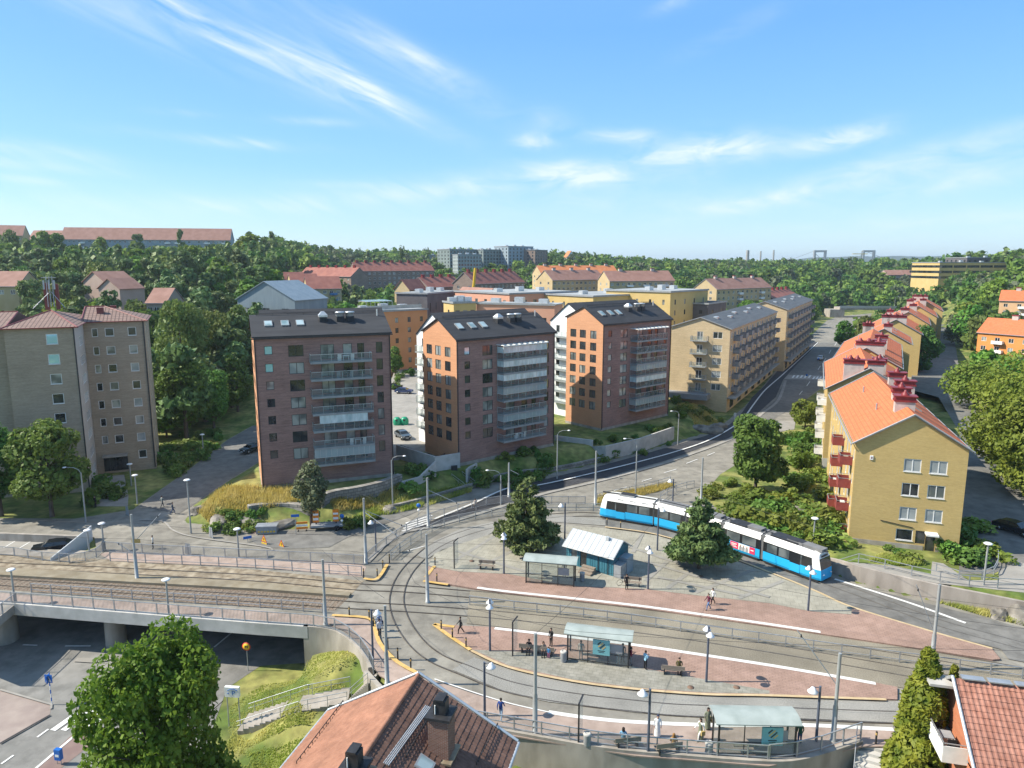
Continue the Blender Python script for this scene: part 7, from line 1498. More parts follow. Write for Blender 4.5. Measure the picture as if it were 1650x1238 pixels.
far_house('orange_house', 'bright orange house with a white balcony at the right edge, behind the bushy tree', 'apartment house', (1572, 572), (1760, 590), (536, 548), 12, 'gable', m_org2, tile_or, 3, 8, 1.4, 2.9, rise=4.2, chim=2, bal=[.2, .6], base=(232, 205))
far_house('orange_house', 'pale orange house with an orange roof, uphill behind the bright orange one', 'apartment house', (1608, 508), (1720, 514), (484, 487), 12, 'gable', mat('wall_pale_orange', (.62, .38, .20), (.66, .42, .24), .3, .9), tile_or, 3, 5, 1.4, 2.9, rise=4., chim=2, bal=[.35], base=(310, 295))
far_house('roof_row', 'pink roof ridge showing through the forest at the right', 'house', (1430, 448), (1474, 448), (443, 443), 12, 'gable', m_pnk, r_brn, 1, 4, rise=4, base=(640, 645))
far_house('roof_row', 'small house with a red gable on the wooded skyline', 'house', (914, 420), (926, 420), (414, 414), 12, 'cross', white, r_org, 1, 2, rise=6, base=(760, 762), prot=False)
far_house('roof_row', 'pale low building on the skyline left of the tower blocks', 'building', (640, 420), (712, 420), (411.5, 411), 14, 'flat', m_gry, fr_grey, 1, 12, 1., 3, 2, 1.5, base=(780, 790), prot=False)
# crane, chimneys, bridge pylons, road bridge
a = atY(755, 474, 290); r = root('mobile_crane', 'yellow crane boom rising behind the charcoal building', 'crane', (a[0], a[1], 0)); zt = Zat(766, 432, 290); MB().box(-1.6, 1.6, -1.2, 1.2, 1, 4).build('cab', s_yel, r)
k = MB().tube((0, 0, 3), ((766-755)/1150*292, 0, zt), .95, .7, 4); k.build('boom', s_yel, r)
for i, (lab, px, top, w_) in enumerate((('thick grey chimney on the forest skyline', 1205, 403.5, 5.5), ('thin dark chimney right of the thick one on the skyline', 1226, 405, 2.6), ('slim tall chimney rightmost of three on the skyline', 1247, 403, 2.6))):
    a = atY(px, top, 1500); MB().lathe([(w_*.75, -20-a[2]), (w_*.6, 0)], (0, 0, 0), 12).build('tall_chimney', mat('chimney_far', (.26, .25, .24), (.3, .29, .28), .1), None, a); o = bpy.data.objects['tall_chimney' if i == 0 else 'tall_chimney.%03d' % i]; tag(o, lab, 'chimney', 'chimneys on the skyline')
pyl = root('suspension_bridge', 'two grey pylons of a distant suspension bridge above the forest', 'bridge', (*atY(1362, 424, 2600)[:2], 0))
ox = pyl.location.x
for px in (1313, 1391.5):
    xa = atY(px, 404, 2600)[0]-ox; xb = atY(px+17, 404, 2600)[0]-ox; zt = Zat(px, 403.5, 2600); k = MB()
    for x in (xa, xb): k.box(x-3.2, x+3.2, -5, 5, -20, zt)
    k.box(xa+3.2, xb-3.2, -4, 4, zt-7, zt); k.build('pylon', mat('pylon_grey', (.24, .25, .26), (.28, .29, .3), .05), pyl)
k = MB(); zt = Zat(1313, 404, 2600)
for x0, x1 in ((1240, 1313), (1313, 1391.5), (1391.5, 1470)):
    X0, X1 = atY(x0, 404, 2600)[0]-ox, atY(x1, 404, 2600)[0]-ox; pts = []
    for i in range(11): t = i/10; z = (zt-8-60*4*t*(1-t)*.75) if x0 == 1313 else (30+(zt-30)*(t if x0 == 1240 else 1-t)**1.4); pts.append((X0+(X1-X0)*t, 0, z))
    k.path(pts, .7, 5)
k.build('cable', fr_grey, pyl)
a = atY(1388, 417, 1700); r = root('tower_crane', 'small tower crane between the two bridge pylons', 'crane', (a[0], a[1], 0)); zt = Zat(1388, 405, 1700); MB().box(-.9, .9, -.9, .9, 0, zt).build('tower', galv, r); MB().box(-22, 14, -.8, .8, zt-7, zt-5.4).build('jib', s_yel, r)
A, B = G(1378, 511, 0), G(1440, 513, 0); a0, b0 = Vector((A[0]-12, A[1]-4, 0)), Vector((B[0]+10, B[1]+4, 0)); dd = (b0-a0)
rb = root('road_bridge', 'grey road bridge with pale railings crossing over the road, beneath the forest', 'bridge', (a0.x, a0.y, 0), math.atan2(dd.y, dd.x)); L_ = dd.length; MB().box(0, L_, 0, 10, 5.0, 6.4).build('deck', conc, rb); MB().box(0, L_, -.1, 0, 6.0, 7.4).build('railing', galv, rb); MB().box(-6, 3, 0, 10, -1, 5.0).box(L_-3, L_+8, 0, 10, -1, 5.).build('abutment', conc, rb); occ([(a0.x-10, a0.y-8), (b0.x+10, b0.y-8), (b0.x+10, b0.y+14), (a0.x-10, a0.y+14)], 2)
PROT.append((1383, 1440, 494, 512, a0.y-5))
# ================================================================ vegetation
def leafm(name, a, b, o=.5, tr=.3, sc=.5): return mat(name, a, b, sc, .55, orand=o, trans=tr, spec=.2, det=3)
lf_lin = leafm('leaf_linden', (0.0788, 0.158, 0.0147), (0.2, 0.294, 0.042), .0, .45, .9)
lf_dec = leafm('leaf_broad', (0.0804, 0.176, 0.0239), (0.167, 0.284, 0.0448), .5, .36, .35)
lf_dk = leafm('leaf_dark', (0.0689, 0.149, 0.0292), (0.149, 0.251, 0.0518), .4, .34, .35)
lf_pine = leafm('needle_pine', (0.0651, 0.128, 0.043), (0.162, 0.24, 0.076), .4, .22, .6)
lf_bir = leafm('leaf_birch', (0.0935, 0.154, 0.033), (0.165, 0.22, 0.0605), .4, .35, .35)
lf_thu = leafm('leaf_thuja', (0.0975, 0.137, 0.0156), (0.247, 0.26, 0.0325), .0, .25, 1.2)
lf_shr = leafm('leaf_shrub', (0.0795, 0.158, 0.0248), (0.166, 0.248, 0.0495), .55, .3, .6)
lf_yel = leafm('leaf_yellowish', (0.105, 0.168, 0.0231), (0.179, 0.236, 0.042), .4, .35, .6)
lf_far = mat('leaf_far_woods', (0.0708, 0.153, 0.029), (0.213, 0.298, 0.058), .045, .6, trans=.34, spec=.15, det=4, blot=.4, bsc=.013); lf_oli = leafm('leaf_olive_grey', (0.098, 0.122, 0.0618), (0.17, 0.195, 0.103), .2, .3, .9)
blade = mat('grass_blade', (.28, .36, .06), (.60, .56, .20), .25, .8, trans=.45, det=4); blade2 = mat('grass_dry', (.46, .37, .09), (.54, .45, .17), .4, .8, trans=.45)
def npmesh(name, V, mats, mi=None, tris=None):
    """V: (n, 4, 3) quads"""
    n = len(V); me = bpy.data.meshes.new(name); me.vertices.add(n*4); me.vertices.foreach_set('co', V.reshape(-1).astype(np.float32))
    me.loops.add(n*4); me.loops.foreach_set('vertex_index', np.arange(n*4, dtype=np.int32)); me.polygons.add(n); me.polygons.foreach_set('loop_start', np.arange(0, n*4, 4, dtype=np.int32)); me.polygons.foreach_set('loop_total', np.full(n, 4, dtype=np.int32))
    for m in mats: me.materials.append(m)
    if mi is not None: me.polygons.foreach_set('material_index', mi.astype(np.int32))
    me.update(); me.validate(); return me
def nrm(a): return a/np.maximum(np.linalg.norm(a, axis=-1, keepdims=True), 1e-9)
def quads(P, N_, size, asp=1.3, droop=0., rg=rng):
    n = len(P); r = rg.normal(size=(n, 3)); t = nrm(np.cross(N_, r))
    if droop: t = nrm(t*(1-droop)+np.array([0, 0, -1.])*droop)
    b = nrm(np.cross(N_, t)); s = (size*rg.uniform(.45, 1.6, n))[:, None]
    return np.stack([P-t*s*asp*.5, P-b*s*.42+t*s*.05, P+t*s*asp*.5, P+b*s*.42+t*s*.05], 1)
def cloud(blobs, n, size, rg, shell=.30, gap=.28, asp=1.3, droop=0., outward=.75, freq=.55):
    B = np.array(blobs); wt = (B[:, 3]*B[:, 4]*B[:, 5])**.667; idx = rg.choice(len(B), n, p=wt/wt.sum()); d = nrm(rg.normal(size=(n, 3)))
    rad = 1-np.abs(rg.normal(0, shell, n)); rad = np.clip(rad, .1, 1.06); P = B[idx, :3]+d*B[idx, 3:6]*rad[:, None]
    ph = rg.uniform(0, 6, 3); g = np.sin(P[:, 0]*freq*2.3+ph[0])*np.sin(P[:, 1]*freq*2.1+ph[1])*np.sin(P[:, 2]*freq*2.7+ph[2])+.35*np.sin(P[:, 0]*freq*6+P[:, 2]*freq*5+ph[1]); k = g > -gap-.25*rg.uniform(size=n)
    P, d = P[k], d[k]; N_ = nrm(d*outward+rg.normal(size=P.shape)*.55+np.array([0, 0, .25])); return quads(P, N_, size, asp, droop, rg)
def crown_blobs(h, r, base, rg, n=11, top=1.):
    out = [(0, 0, base+(h-base)*.52, r*.72, r*.72, (h-base)*.46)]
    for i in range(n):
        z = base+(h-base)*rg.uniform(.12, .9); k = math.sin(PI*min(1, max(.08, (z-base)/(h-base)*.86+.10)))**.7; a = rg.uniform(0, 2*PI); q = r*.62*k*rg.uniform(.7, 1.1); s = r*rg.uniform(.30, .46)
        out.append((q*math.cos(a), q*math.sin(a), z, s, s, s*.85))
    return out
def trunk_mb(h, r, base, rg, limbs=6, mi=0, lean=0.):
    m = MB(); m.path([(0, 0, -.3), (lean*.3, 0, base*.6), (lean, .1, base+(h-base)*.35), (lean*1.3, 0, h*.85)], [h*.022+.06, h*.018+.04, h*.012+.03, .03], 7, mi)
    for i in range(limbs):
        a = rg.uniform(0, 2*PI); z = base+(h-base)*rg.uniform(.0, .5); q = r*rg.uniform(.5, .85); m.path([(lean*.6, 0, z), (q*.5*math.cos(a), q*.5*math.sin(a), z+q*.45), (q*math.cos(a), q*math.sin(a), z+q*.75)], [.05+h*.006, .05, .02], 5, mi)
    return m
def tree_thing(name, crown_me, trunk, tm=None):
    r = root(name, None, None); ob('crown', crown_me, r); trunk.build('trunk', tm or barkm, r); return r
def one_mesh(name, Q, trunk, lm):
    """crown and trunk in one mesh, for trees too small in view to show parts"""
    nt_ = len(trunk.f); V = list(trunk.v); TQ = np.array([[V[i] for i in (f if len(f) == 4 else (f+(f[-1],)*4)[:4])] for f in trunk.f if len(f) in (3, 4)])
    A = np.concatenate([Q, TQ]); return npmesh(name, A, [lm, barkm], np.concatenate([np.zeros(len(Q)), np.ones(len(TQ))]))
def pine_blobs(h, r, rg, base=.15):
    out = []
    n = int(9+h)
    for i in range(n):
        t = (i+.5)/n; z = h*(base+(1-base)*t); rr = r*(1-t)**.75*1.02+.25; k = max(3, int(6*(1-t)+2))
        for j in range(k): a = 2*PI*(j+rg.uniform(-.25, .25))/k+i*1.3; q = rr*rg.uniform(.3, .92); w = rr*rg.uniform(.22, .42)+.1; out.append((q*math.cos(a), q*math.sin(a), z+rg.uniform(-.3, .45), w, w, .2+w*.3))
    return out
def setp(o, loc, rz, label, cat='tree', group=None, sc=None):
    o.location = loc; o.rotation_euler = (0, 0, rz); tag(o, label, cat, group)
    if sc: o.scale = (sc,)*3 if not hasattr(sc, '__len__') else sc
    return o
R_ = lambda s: np.random.default_rng(s)
# --- the single trees near the camera
rg = R_(11); h, r = 13.6, 6.2
bl = crown_blobs(h, r, 1.2, rg, 26); bl += [(0, 0, 11.2, 2.6, 2.6, 2.2), (1., .5, 12.4, 1.1, 1.1, 1.1), (-1.4, 0, 11.9, 1.1, 1.1, 1.), (0, 0, 4.2, 5.4, 5.4, 3.4)]
t1 = tree_thing('linden_tree', npmesh('crown', cloud(bl, 44000, .27, rg, .2, .34, 1.2, 0, .5, .55), [lf_lin]), trunk_mb(h, r, 2.4, rg, 10))
x, y = G(245, 1228, ZL); t1.scale = (.86, .86, 1.13); setp(t1, (-22.9, 41.8, ZL), 0, 'large fresh green tree in the foreground, in front of the underpass'); 
for i, (px, py, top, wpx, lab) in enumerate(((849, 884, 771, 48, 'dark pine on the plaza beside the curved tracks, left of the kiosk'), (1126, 917, 806, 49, 'dark pine on the plaza in front of the middle of the tram'))):
    x, y = G(px, py, .16); h = Zat(px, top, y)-.1; r = wpx/1150*math.hypot(y, 30); rg = R_(21+i)
    t = tree_thing('pine_tree', npmesh('crown', cloud(pine_blobs(h, r, rg, .12 if i == 0 else .16), 15000, .26, rg, .28, .5, 2.0, .0, .5, .9), [lf_pine]), trunk_mb(h, r, h*.2, rg, 8)); setp(t, (x, y, .16), i, lab)
rg = R_(31); h, r = 11.6, 2.25; bl = []
for i in range(70): t = rg.uniform(0, 1); a = rg.uniform(0, 2*PI); rr = r*(1-t**1.8)*.95+.15; bl.append((rr*.72*math.cos(a), rr*.72*math.sin(a), .5+t*(h-.9), .30+.42*(1-t), .30+.42*(1-t), .75))
bl += [(0, 0, h*.3, r*.8, r*.8, h*.28), (0, 0, h*.62, r*.6, r*.6, h*.28), (0, 0, h*.88, r*.22, r*.22, h*.13)]
t = tree_thing('thuja_tree', npmesh('crown', cloud(bl, 22000, .25, rg, .12, .6, 1.7, -.0, .7, .9), [lf_thu]), trunk_mb(h*.7, .6, 1, rg, 0)); setp(t, (27.4, 43.2, -2.6), .4, 'tall yellow-green thuja beside the balcony house'); 
rg = R_(33); t = dup(t, (30.5, 45.2, -2.6), 1.3, (.5, .5, .80), 'thuja top showing above the canopy of the balcony house')
def near_tree(name, lab, px, py, top, wpx, z, lm, seed, n=7000, ls=.36, bare=0.15, tm=None, gap=.3, blobs=15, droop=0., shell=.2):
    x, y = G(px, py, z); z = z if z else terr(x, y); h = Zat(px, top, y)-z; r = wpx/1150*math.hypot(y, 34-z); rg = R_(seed)
    t = tree_thing(name, npmesh('crown', cloud(crown_blobs(h, r, h*bare, rg, blobs), n, ls, rg, shell, gap, 1.25, droop), [lm]), trunk_mb(h, r, h*bare+.6, rg, 7), tm); return setp(t, (x, y, z), seed, lab)
near_tree('street_tree', 'round green street tree in front of the brown tower', 84, 833, 682, 62, 0, lf_dk, 41, 11000, .42, .12)
near_tree('street_tree', 'street tree cut by the left edge of the view', 2, 832, 676, 44, 0, lf_dk, 42, 8000, .42, .12)
near_tree('small_tree', 'small grey-green tree at the rock wall below the wine red block', 502, 852, 742, 33, 0, lf_oli, 43, 5200, .30, .15, gap=.15, blobs=18)
near_tree('round_tree', 'large round dark green tree between the road and the tram', 1217, 792, 671, 51, .5, lf_dk, 44, 11000, .44, .08)
near_tree('bushy_tree', 'huge bushy green tree at the right edge, in front of the orange houses', 1630, 775, 560, 96, 1.2, lf_dec, 45, 26000, .4, .06, blobs=24)
near_tree('bushy_tree', 'broad green tree at the right edge, below the huge bushy one', 1665, 800, 640, 80, 1.4, lf_dec, 46, 19000, .38, .06, blobs=20)
near_tree('bushy_tree', 'yellow-green bushy tree at the right edge, beside the shaded street', 1568, 668, 586, 48, 0, lf_yel, 47, 6000, .5, .06)
near_tree('street_tree', 'dark tree beside the ochre row, at the cross street', 1480, 606, 521, 30, 0, lf_dk, 48, 7000, .55, .12)
near_tree('street_tree', 'grey-green tree across the shaded street, near the red car', 1552, 562, 507, 32, 0, lf_oli, 49, 5000, .6, .12)
near_tree('small_tree', 'yellowish small tree beside the road, left of the ochre balconies', 1297, 690, 646, 26, 0, lf_yel, 50, 3500, .36, .1)
near_tree('small_tree', 'green tree beside the road where it bends behind the ochre row', 1362, 560, 518, 20, 0, lf_dec, 51, 3500, .6, .08)
near_tree('street_tree', 'tall narrow tree right of the wine red block, against the orange building', 637, 606, 556, 14, 2, lf_dk, 52, 3000, .45, .05)
near_tree('weeping_birch', 'weeping birch with hanging pale green branches right of the brown tower', 300, 668, 483, 52, 0, lf_bir, 53, 12000, .5, .03, droop=.55, blobs=26, gap=.2)
near_tree('weeping_birch', 'weeping birch between the brown tower and the wine red block, under the metal building', 352, 652, 497, 46, 0, lf_bir, 54, 11000, .5, .03, droop=.55, blobs=26, gap=.2)
near_tree('weeping_birch', 'pale birch touching the left gable of the wine red block', 392, 640, 488, 30, 0, lf_bir, 55, 8000, .5, .05, droop=.5, blobs=20, gap=.2)
near_tree('round_tree', 'dark full tree at the foot of the birches, by the side street', 300, 706, 572, 50, 0, lf_dk, 56, 10000, .44, .05, blobs=20)
near_tree('round_tree', 'dark tree behind the side street, right of the dark full tree', 345, 690, 596, 36, 0, lf_dk, 57, 7000, .44, .05)
near_tree('round_tree', 'dark tree in the corner between the side street and the wine red block', 384, 672, 566, 26, 0, lf_dk, 58, 6000, .44, .05)
near_tree('round_tree', 'green tree against the right wall of the brown tower', 262, 690, 560, 26, 0, lf_dk, 59, 6000, .44, .05)
# leafless tree
rg = R_(61); x, y = G(366, 668, 0); m = MB()
def twig(m, p, d, l, r, k):
    q = p+d*l; m.tube(p, q, r, r*.65, 5)
    if k == 0: return
    for i in range(3 if k > 1 else 2): dd = (d+Vector(rg.normal(0, .42, 3))+Vector((0, 0, .12))).normalized(); twig(m, q if i else p+d*l*.7, dd, l*rg.uniform(.62, .85), r*.6, k-1)
rt_ = root('bare_tree', 'leafless grey tree in front of the birches', 'tree', (x+1, y-4, terr(x, y))); twig(m, Vector((0, 0, 0)), Vector((0, 0, 1)), 3.6, .2, 5); m.build('trunk', mat('dead_bark', (.25, .23, .21), (.34, .32, .30), 2.), rt_)
# --- prototypes for the woods
def proto(kind, seed, h, r, n, ls, lm, **k):
    rg = R_(seed)
    if kind == 'pine':
        bl = []
        for i in range(16): a = rg.uniform(0, 2*PI); t = rg.uniform(.35, 1); q = r*(1.05-t*.75)*rg.uniform(.4, 1); bl.append((q*math.cos(a), q*math.sin(a), h*t-.6, r*.42, r*.42, r*.22))
        return one_mesh('pine_tree', cloud(bl, n, ls, rg, .28, .35, 1.5), trunk_mb(h*.95, r, h*.4, rg, 5), lm)
    if kind == 'pop':
        bl = [(rg.normal(0, r*.25), rg.normal(0, r*.25), h*t, r*(.75-abs(t-.4)*.8), r*(.75-abs(t-.4)*.8), h*.14) for t in np.linspace(.12, .92, 9)]; return one_mesh('poplar_tree', cloud(bl, n, ls, rg, .2, .5), trunk_mb(h, r, 1, rg, 0), lm)
    return one_mesh('broadleaf_tree', cloud(crown_blobs(h, r, h*.08, rg, 13), n, ls, rg, .22, .32, 1.25, k.get('droop', 0)), trunk_mb(h, r, h*.18, rg, 4), lm)
PRO = {'broadleaf_tree': [proto('b', 101+i, 12, 5.2, 2100, .78, [lf_dec, lf_dec, lf_dk, lf_dec][i]) for i in range(4)], 'pine_tree': [proto('pine', 111+i, 13, 4.2, 1700, .72, lf_pine) for i in range(3)], 'birch_tree': [proto('b', 121+i, 12, 4.4, 2000, .74, lf_bir, droop=.5) for i in range(2)]}
# roads and yards stay clear
for P_, m_ in ((PX([(1205, 700), (1130, 690), (1235, 600), (1300, 540), (1330, 505), (1410, 498), (1405, 520), (1370, 560), (1340, 612), (1300, 660)]), 0), (PX([(1540, 930), (1540, 700), (1455, 640), (1460, 592), (1490, 555), (1500, 512), (1540, 512), (1545, 600), (1580, 680), (1700, 800), (1720, 930)]), 0), (PX([(210, 830), (300, 755), (366, 702), (410, 672), (440, 680), (423, 760), (320, 850)]), 0)): OCC.append((sum(p[0] for p in P_)/len(P_), sum(p[1] for p in P_)/len(P_), max(math.hypot(p[0]-sum(q[0] for q in P_)/len(P_), p[1]-sum(q[1] for q in P_)/len(P_)) for p in P_), P_))
def project(x, y, z):
    u = z-H; d = y*CP-u*SP; v = y*SP+u*CP; return 825+F*x/d, 619-F*v/d, d
def blocked(x, y, z, h, r):
    px, pt, d = project(x, y, z+h); w_ = r/d*F; 
    for x0, x1, y0, y1, Y in PROT:
        if y < Y-1 and px+w_ > x0 and px-w_ < x1 and pt < y1-(y1-y0)*.38: return True
    return False
cand = []; rgs = R_(5); rr_ = 120.
while rr_ < 1500:
    sp_ = 6.2+rr_*.0105; na = int(1.9*rr_/sp_)
    for i in range(na):
        a = -.86+1.72*(i+rgs.uniform(0, 1))/na; r0 = rr_+rgs.uniform(-.5, .5)*sp_; x, y = r0*math.sin(a), r0*math.cos(a); q = x/y
        if y < 40: continue
        px, py, d = project(x, y, 0)
        if px < -60 or px > 1720: continue
        hillside = q < -.335 and r0 > 150; east = q > .63 and r0 > 150; mid = r0 > (238 if q < .26 else 262); town = not (hillside or east or mid)
        if town: continue
        if .30 < q < .5 and r0 < 300: continue
        if taken(x, y, 2.5) or (hillside and y > 476): continue
        z = terr(x, y); s = rgs.uniform(.68, 1.38); pine = (q < -.30 and r0 < 420 and rgs.uniform() < .6) or (q < -.2 and rgs.uniform() < .25) or rgs.uniform() < .06
        k = 'pine_tree' if pine else 'birch_tree' if rgs.uniform() < (.2 if r0 < 420 else .05) else 'broadleaf_tree'
        if r0 > 600: s *= 1.12
        if blocked(x, y, z, 12.2*s, 4.8*s):
            for kk in (.78, .6, .45, .3):
                s2 = s*kk
                if not blocked(x, y, z, 12.2*s2, 4.8*s2): break
            else: continue
            s = s2
        cand.append((12*s/d, x, y, z, s, k, q, r0))
    rr_ += sp_*.86
cand.sort(key=lambda c: -c[0]); NI = 285
LB = {('pine_tree', 0): ('dark pine among the trees on the wooded hillside at the left', 'pines on the left hillside'), ('pine_tree', 1): ('dark conifer standing in the woods beyond the houses', 'conifers beyond the houses'), ('broadleaf_tree', 0): ('green leafy tree on the wooded hillside at the left', 'leafy trees on the left hillside'), ('broadleaf_tree', 1): ('green leafy tree between the roofs in the middle distance', 'leafy trees between the middle roofs'), ('broadleaf_tree', 2): ('green leafy tree in the dense forest at the right', 'leafy trees in the right forest'),
      ('birch_tree', 0): ('pale green birch on the wooded hillside at the left', 'birches on the left hillside'), ('birch_tree', 1): ('pale green birch between the roofs in the middle distance', 'birches between the middle roofs'), ('birch_tree', 2): ('pale green birch in the dense forest at the right', 'birches in the right forest'), ('pine_tree', 2): ('dark conifer standing in the dense forest at the right', 'conifers in the right forest')}
for i, (_, x, y, z, s, k, q, r0) in enumerate(cand[:NI]):
    me = PRO[k][i % len(PRO[k])]; o = ob(k, me, None, (x, y, z-.2), rgs.uniform(0, 6.28)); o.scale = (s*rgs.uniform(.9, 1.15), s*rgs.uniform(.9, 1.15), s*rgs.uniform(.9, 1.12)); lb = LB[(k, 0 if q < -.3 else 1 if q < .38 else 2)]; tag(o, lb[0], 'tree', lb[1])
def far_unit(seed, n, pine):
    rg = R_(seed); bl = crown_blobs(12, 5.4, .5, rg, 9) if not pine else [(0, 0, 5, 3, 3, 3), (0, 0, 8.5, 2.2, 2.2, 3), (0, 0, 11.5, 1, 1, 1.8)]; return cloud(bl, n, 1.9, rg, .2, .5, 1.1, 0, .8, .3)
for nm, lm, kinds in (('forest', lf_dec, ('broadleaf_tree', 'birch_tree')), ('conifer_wood', lf_pine, ('pine_tree',))):
    U = [far_unit(300+i, 190, nm != 'forest') for i in range(5)]; A = []; MI = []
    for j, (_, x, y, z, s, k, q, r0) in enumerate(cand[NI:]):
        if k in kinds:
            u = U[j % 5]; u = u[:: 1 if r0 < 800 else 2]; a = j*1.7; ca, sa = math.cos(a), math.sin(a); MI.append(np.full(len(u), (0, 0, 1, 0, 2, 0, 3)[int(j*2.7) % 7] if nm == 'forest' else 0)); A.append((u @ np.array([[ca, sa, 0], [-sa, ca, 0], [0, 0, 1.]]))*s*(1 if r0 < 700 else 1.1)+np.array([x, y, z-.3]))
    o = ob(nm, npmesh(nm, np.concatenate(A), [lf_far, lf_dk, lf_bir, lf_oli] if nm == 'forest' else [lm], np.concatenate(MI))); tag(o, 'far woods of leafy crowns reaching the skyline' if nm == 'forest' else 'scattered dark conifers in the far woods', 'forest', None, 'stuff')
a = atY(647, 412, 640); o = ob('poplar_tree', proto('pop', 131, 14, 2.6, 900, .8, lf_dk), None, (a[0], a[1], Zat(647, 412, 640)-3)); o.scale = (1, 1, .85); tag(o, 'tall narrow tree standing alone above the skyline, left of the tower blocks', 'tree')
for i, (px, base, top, lab) in enumerate(((290, 404, 373, 'tall pointed tree before the long hilltop row, right of its middle'), (163, 402, 382, 'shorter dark tree before the left half of the hilltop row'), (221, 402, 381, 'dark tree before the middle of the hilltop row'), (405, 404, 378, 'wide domed tree at the right end of the hilltop row'), (68, 402, 372, 'dark leafy tree between the two left hilltop rows'), (12, 404, 366, 'dark tree crossing the left edge on the hilltop'), (90, 404, 376, 'green tree at the left end of the long hilltop row'), (385, 410, 388, 'low leafy tree below the domed tree on the hilltop'))):
    Y = 425.; a = atY(px, top, Y); z = terr(a[0], Y); h = max(6, a[2]-z+1); nm = 'broadleaf_tree' if i not in (0, 2) else 'pine_tree'; o = ob(nm, PRO[nm][i % 3], None, (a[0], Y, z-.5), i); s = h/12.6; o.scale = (s*(.5 if i == 0 else 1.5 if i == 3 else .8), s*(.5 if i == 0 else 1.3 if i == 3 else .8), s); tag(o, lab, 'tree', 'trees before the hilltop row')
# --- shrubs
def shrub_proto(seed, n, ls, lm, r=1.3, h=1.7):
    rg = R_(seed); bl = [(rg.normal(0, r*.4), rg.normal(0, r*.4), h*rg.uniform(.25, .65), r*.55, r*.55, h*.36) for _ in range(6)]; return npmesh('shrub', cloud(bl, n, ls, rg, .2, .6, 1.2), [lm])
SH = {'g': [shrub_proto(201+i, 420, .3, lf_shr) for i in range(3)], 'd': [shrub_proto(211+i, 420, .3, lf_dk) for i in range(2)], 'y': [shrub_proto(221+i, 400, .26, lf_yel) for i in range(2)]}
nsh = 0
def shrubs(poly, z, n, kinds, label, smin=.7, smax=1.4, seed=1, group=None):
    global nsh
    P_ = [G(p[0], p[1], z) for p in poly]; rg = R_(seed); xs = [p[0] for p in P_]; ys = [p[1] for p in P_]; k = 0; tries = 0
    while k < n and tries < n*40:
        tries += 1; x, y = rg.uniform(min(xs), max(xs)), rg.uniform(min(ys), max(ys))
        if not inpoly(x, y, P_): continue
        kk = kinds[int(rg.integers(len(kinds)))]; me = SH[kk][int(rg.integers(len(SH[kk])))]; s = rg.uniform(smin, smax); o = ob('shrub', me, None, (x, y, terr(x, y)-.1), rg.uniform(0, 6)); o.scale = (s*rg.uniform(.8, 1.3), s*rg.uniform(.8, 1.3), s*rg.uniform(.7, 1.15)); tag(o, label, 'shrub', group or label.split(' ', 1)[1]); k += 1; nsh += 1
shrubs([(1165, 820), (1215, 800), (1290, 800), (1345, 845), (1352, 885), (1290, 885), (1230, 862)], .8, 76, 'gggdy', 'green shrub on the overgrown slope behind the tram', .9, 1.7, 1)
shrubs([(1130, 790), (1175, 770), (1240, 790), (1215, 812), (1150, 815)], .2, 16, 'gyyd', 'small shrub on the bank under the large round tree', .6, 1.1, 2)
shrubs([(1262, 700), (1320, 690), (1345, 780), (1340, 830), (1270, 790)], .6, 24, 'ggyd', 'leafy shrub beneath the balconies of the ochre row', .9, 1.7, 3)
shrubs([(1500, 905), (1510, 868), (1560, 850), (1598, 878), (1600, 912), (1560, 925)], 1.5, 15, 'ggd', 'shrub in the stone-edged bed right of the shop door', 1., 1.6, 4)
shrubs([(1415, 895), (1425, 882), (1470, 890), (1472, 908)], 1.5, 5, 'gd', 'low dark shrub left of the shop door', .5, .85, 5)
shrubs([(300, 765), (360, 712), (372, 695), (330, 700), (280, 735), (262, 770)], 0, 24, 'gdd', 'shrub in the hedge bank along the side street', .7, 1.3, 6)
shrubs([(245, 765), (300, 700), (262, 715), (248, 740)], 0, 8, 'dd', 'dark shrub at the foot of the brown tower', .7, 1.2, 7)
shrubs([(755, 760), (800, 742), (885, 722), (890, 748), (830, 768), (770, 776)], 1.8, 30, 'gdd', 'dark shrub below the middle orange gabled block', .6, 1.15, 8)
shrubs([(645, 770), (690, 755), (702, 765), (660, 785)], 2, 9, 'gd', 'shrub behind the pale concrete wall right of the wine red block', .6, 1.1, 9)
shrubs([(955, 715), (1020, 700), (1080, 685), (1088, 700), (1030, 720), (970, 735)], 1.8, 22, 'gdd', 'shrub above the ivy wall below the right orange gabled block', .5, 1.0, 10)
shrubs([(1085, 650), (1135, 660), (1165, 675), (1120, 690), (1090, 680)], .8, 12, 'gyy', 'yellow-green shrub at the gable of the straw brick block', .7, 1.3, 11)
shrubs([(330, 845), (360, 830), (420, 835), (440, 848), (400, 855), (350, 853)], .6, 18, 'ggd', 'low shrub among the rocks at the junction', .5, .95, 12)
shrubs([(515, 845), (560, 835), (610, 825), (600, 838), (540, 850)], .8, 10, 'gdd', 'shrub at the foot of the old stone wall', .5, .9, 13)
shrubs([(120, 800), (170, 775), (200, 800), (150, 815)], 0, 6, 'dd', 'dark bush between the street trees and the tower entrance', .9, 1.5, 14)
shrubs([(632, 640), (660, 630), (672, 600), (640, 600)], 2, 8, 'gyd', 'shrub in the courtyard between the left brick blocks', .7, 1.2, 15)
shrubs([(1560, 700), (1600, 720), (1640, 790), (1610, 770), (1570, 720)], 1., 10, 'gd', 'shrub under the bushy trees along the shaded street', .8, 1.4, 16)
shrubs([(1395, 560), (1375, 590), (1350, 640), (1340, 600), (1370, 545)], 0, 14, 'gd', 'shrub between the main road and the ochre row', 1., 1.8, 17)
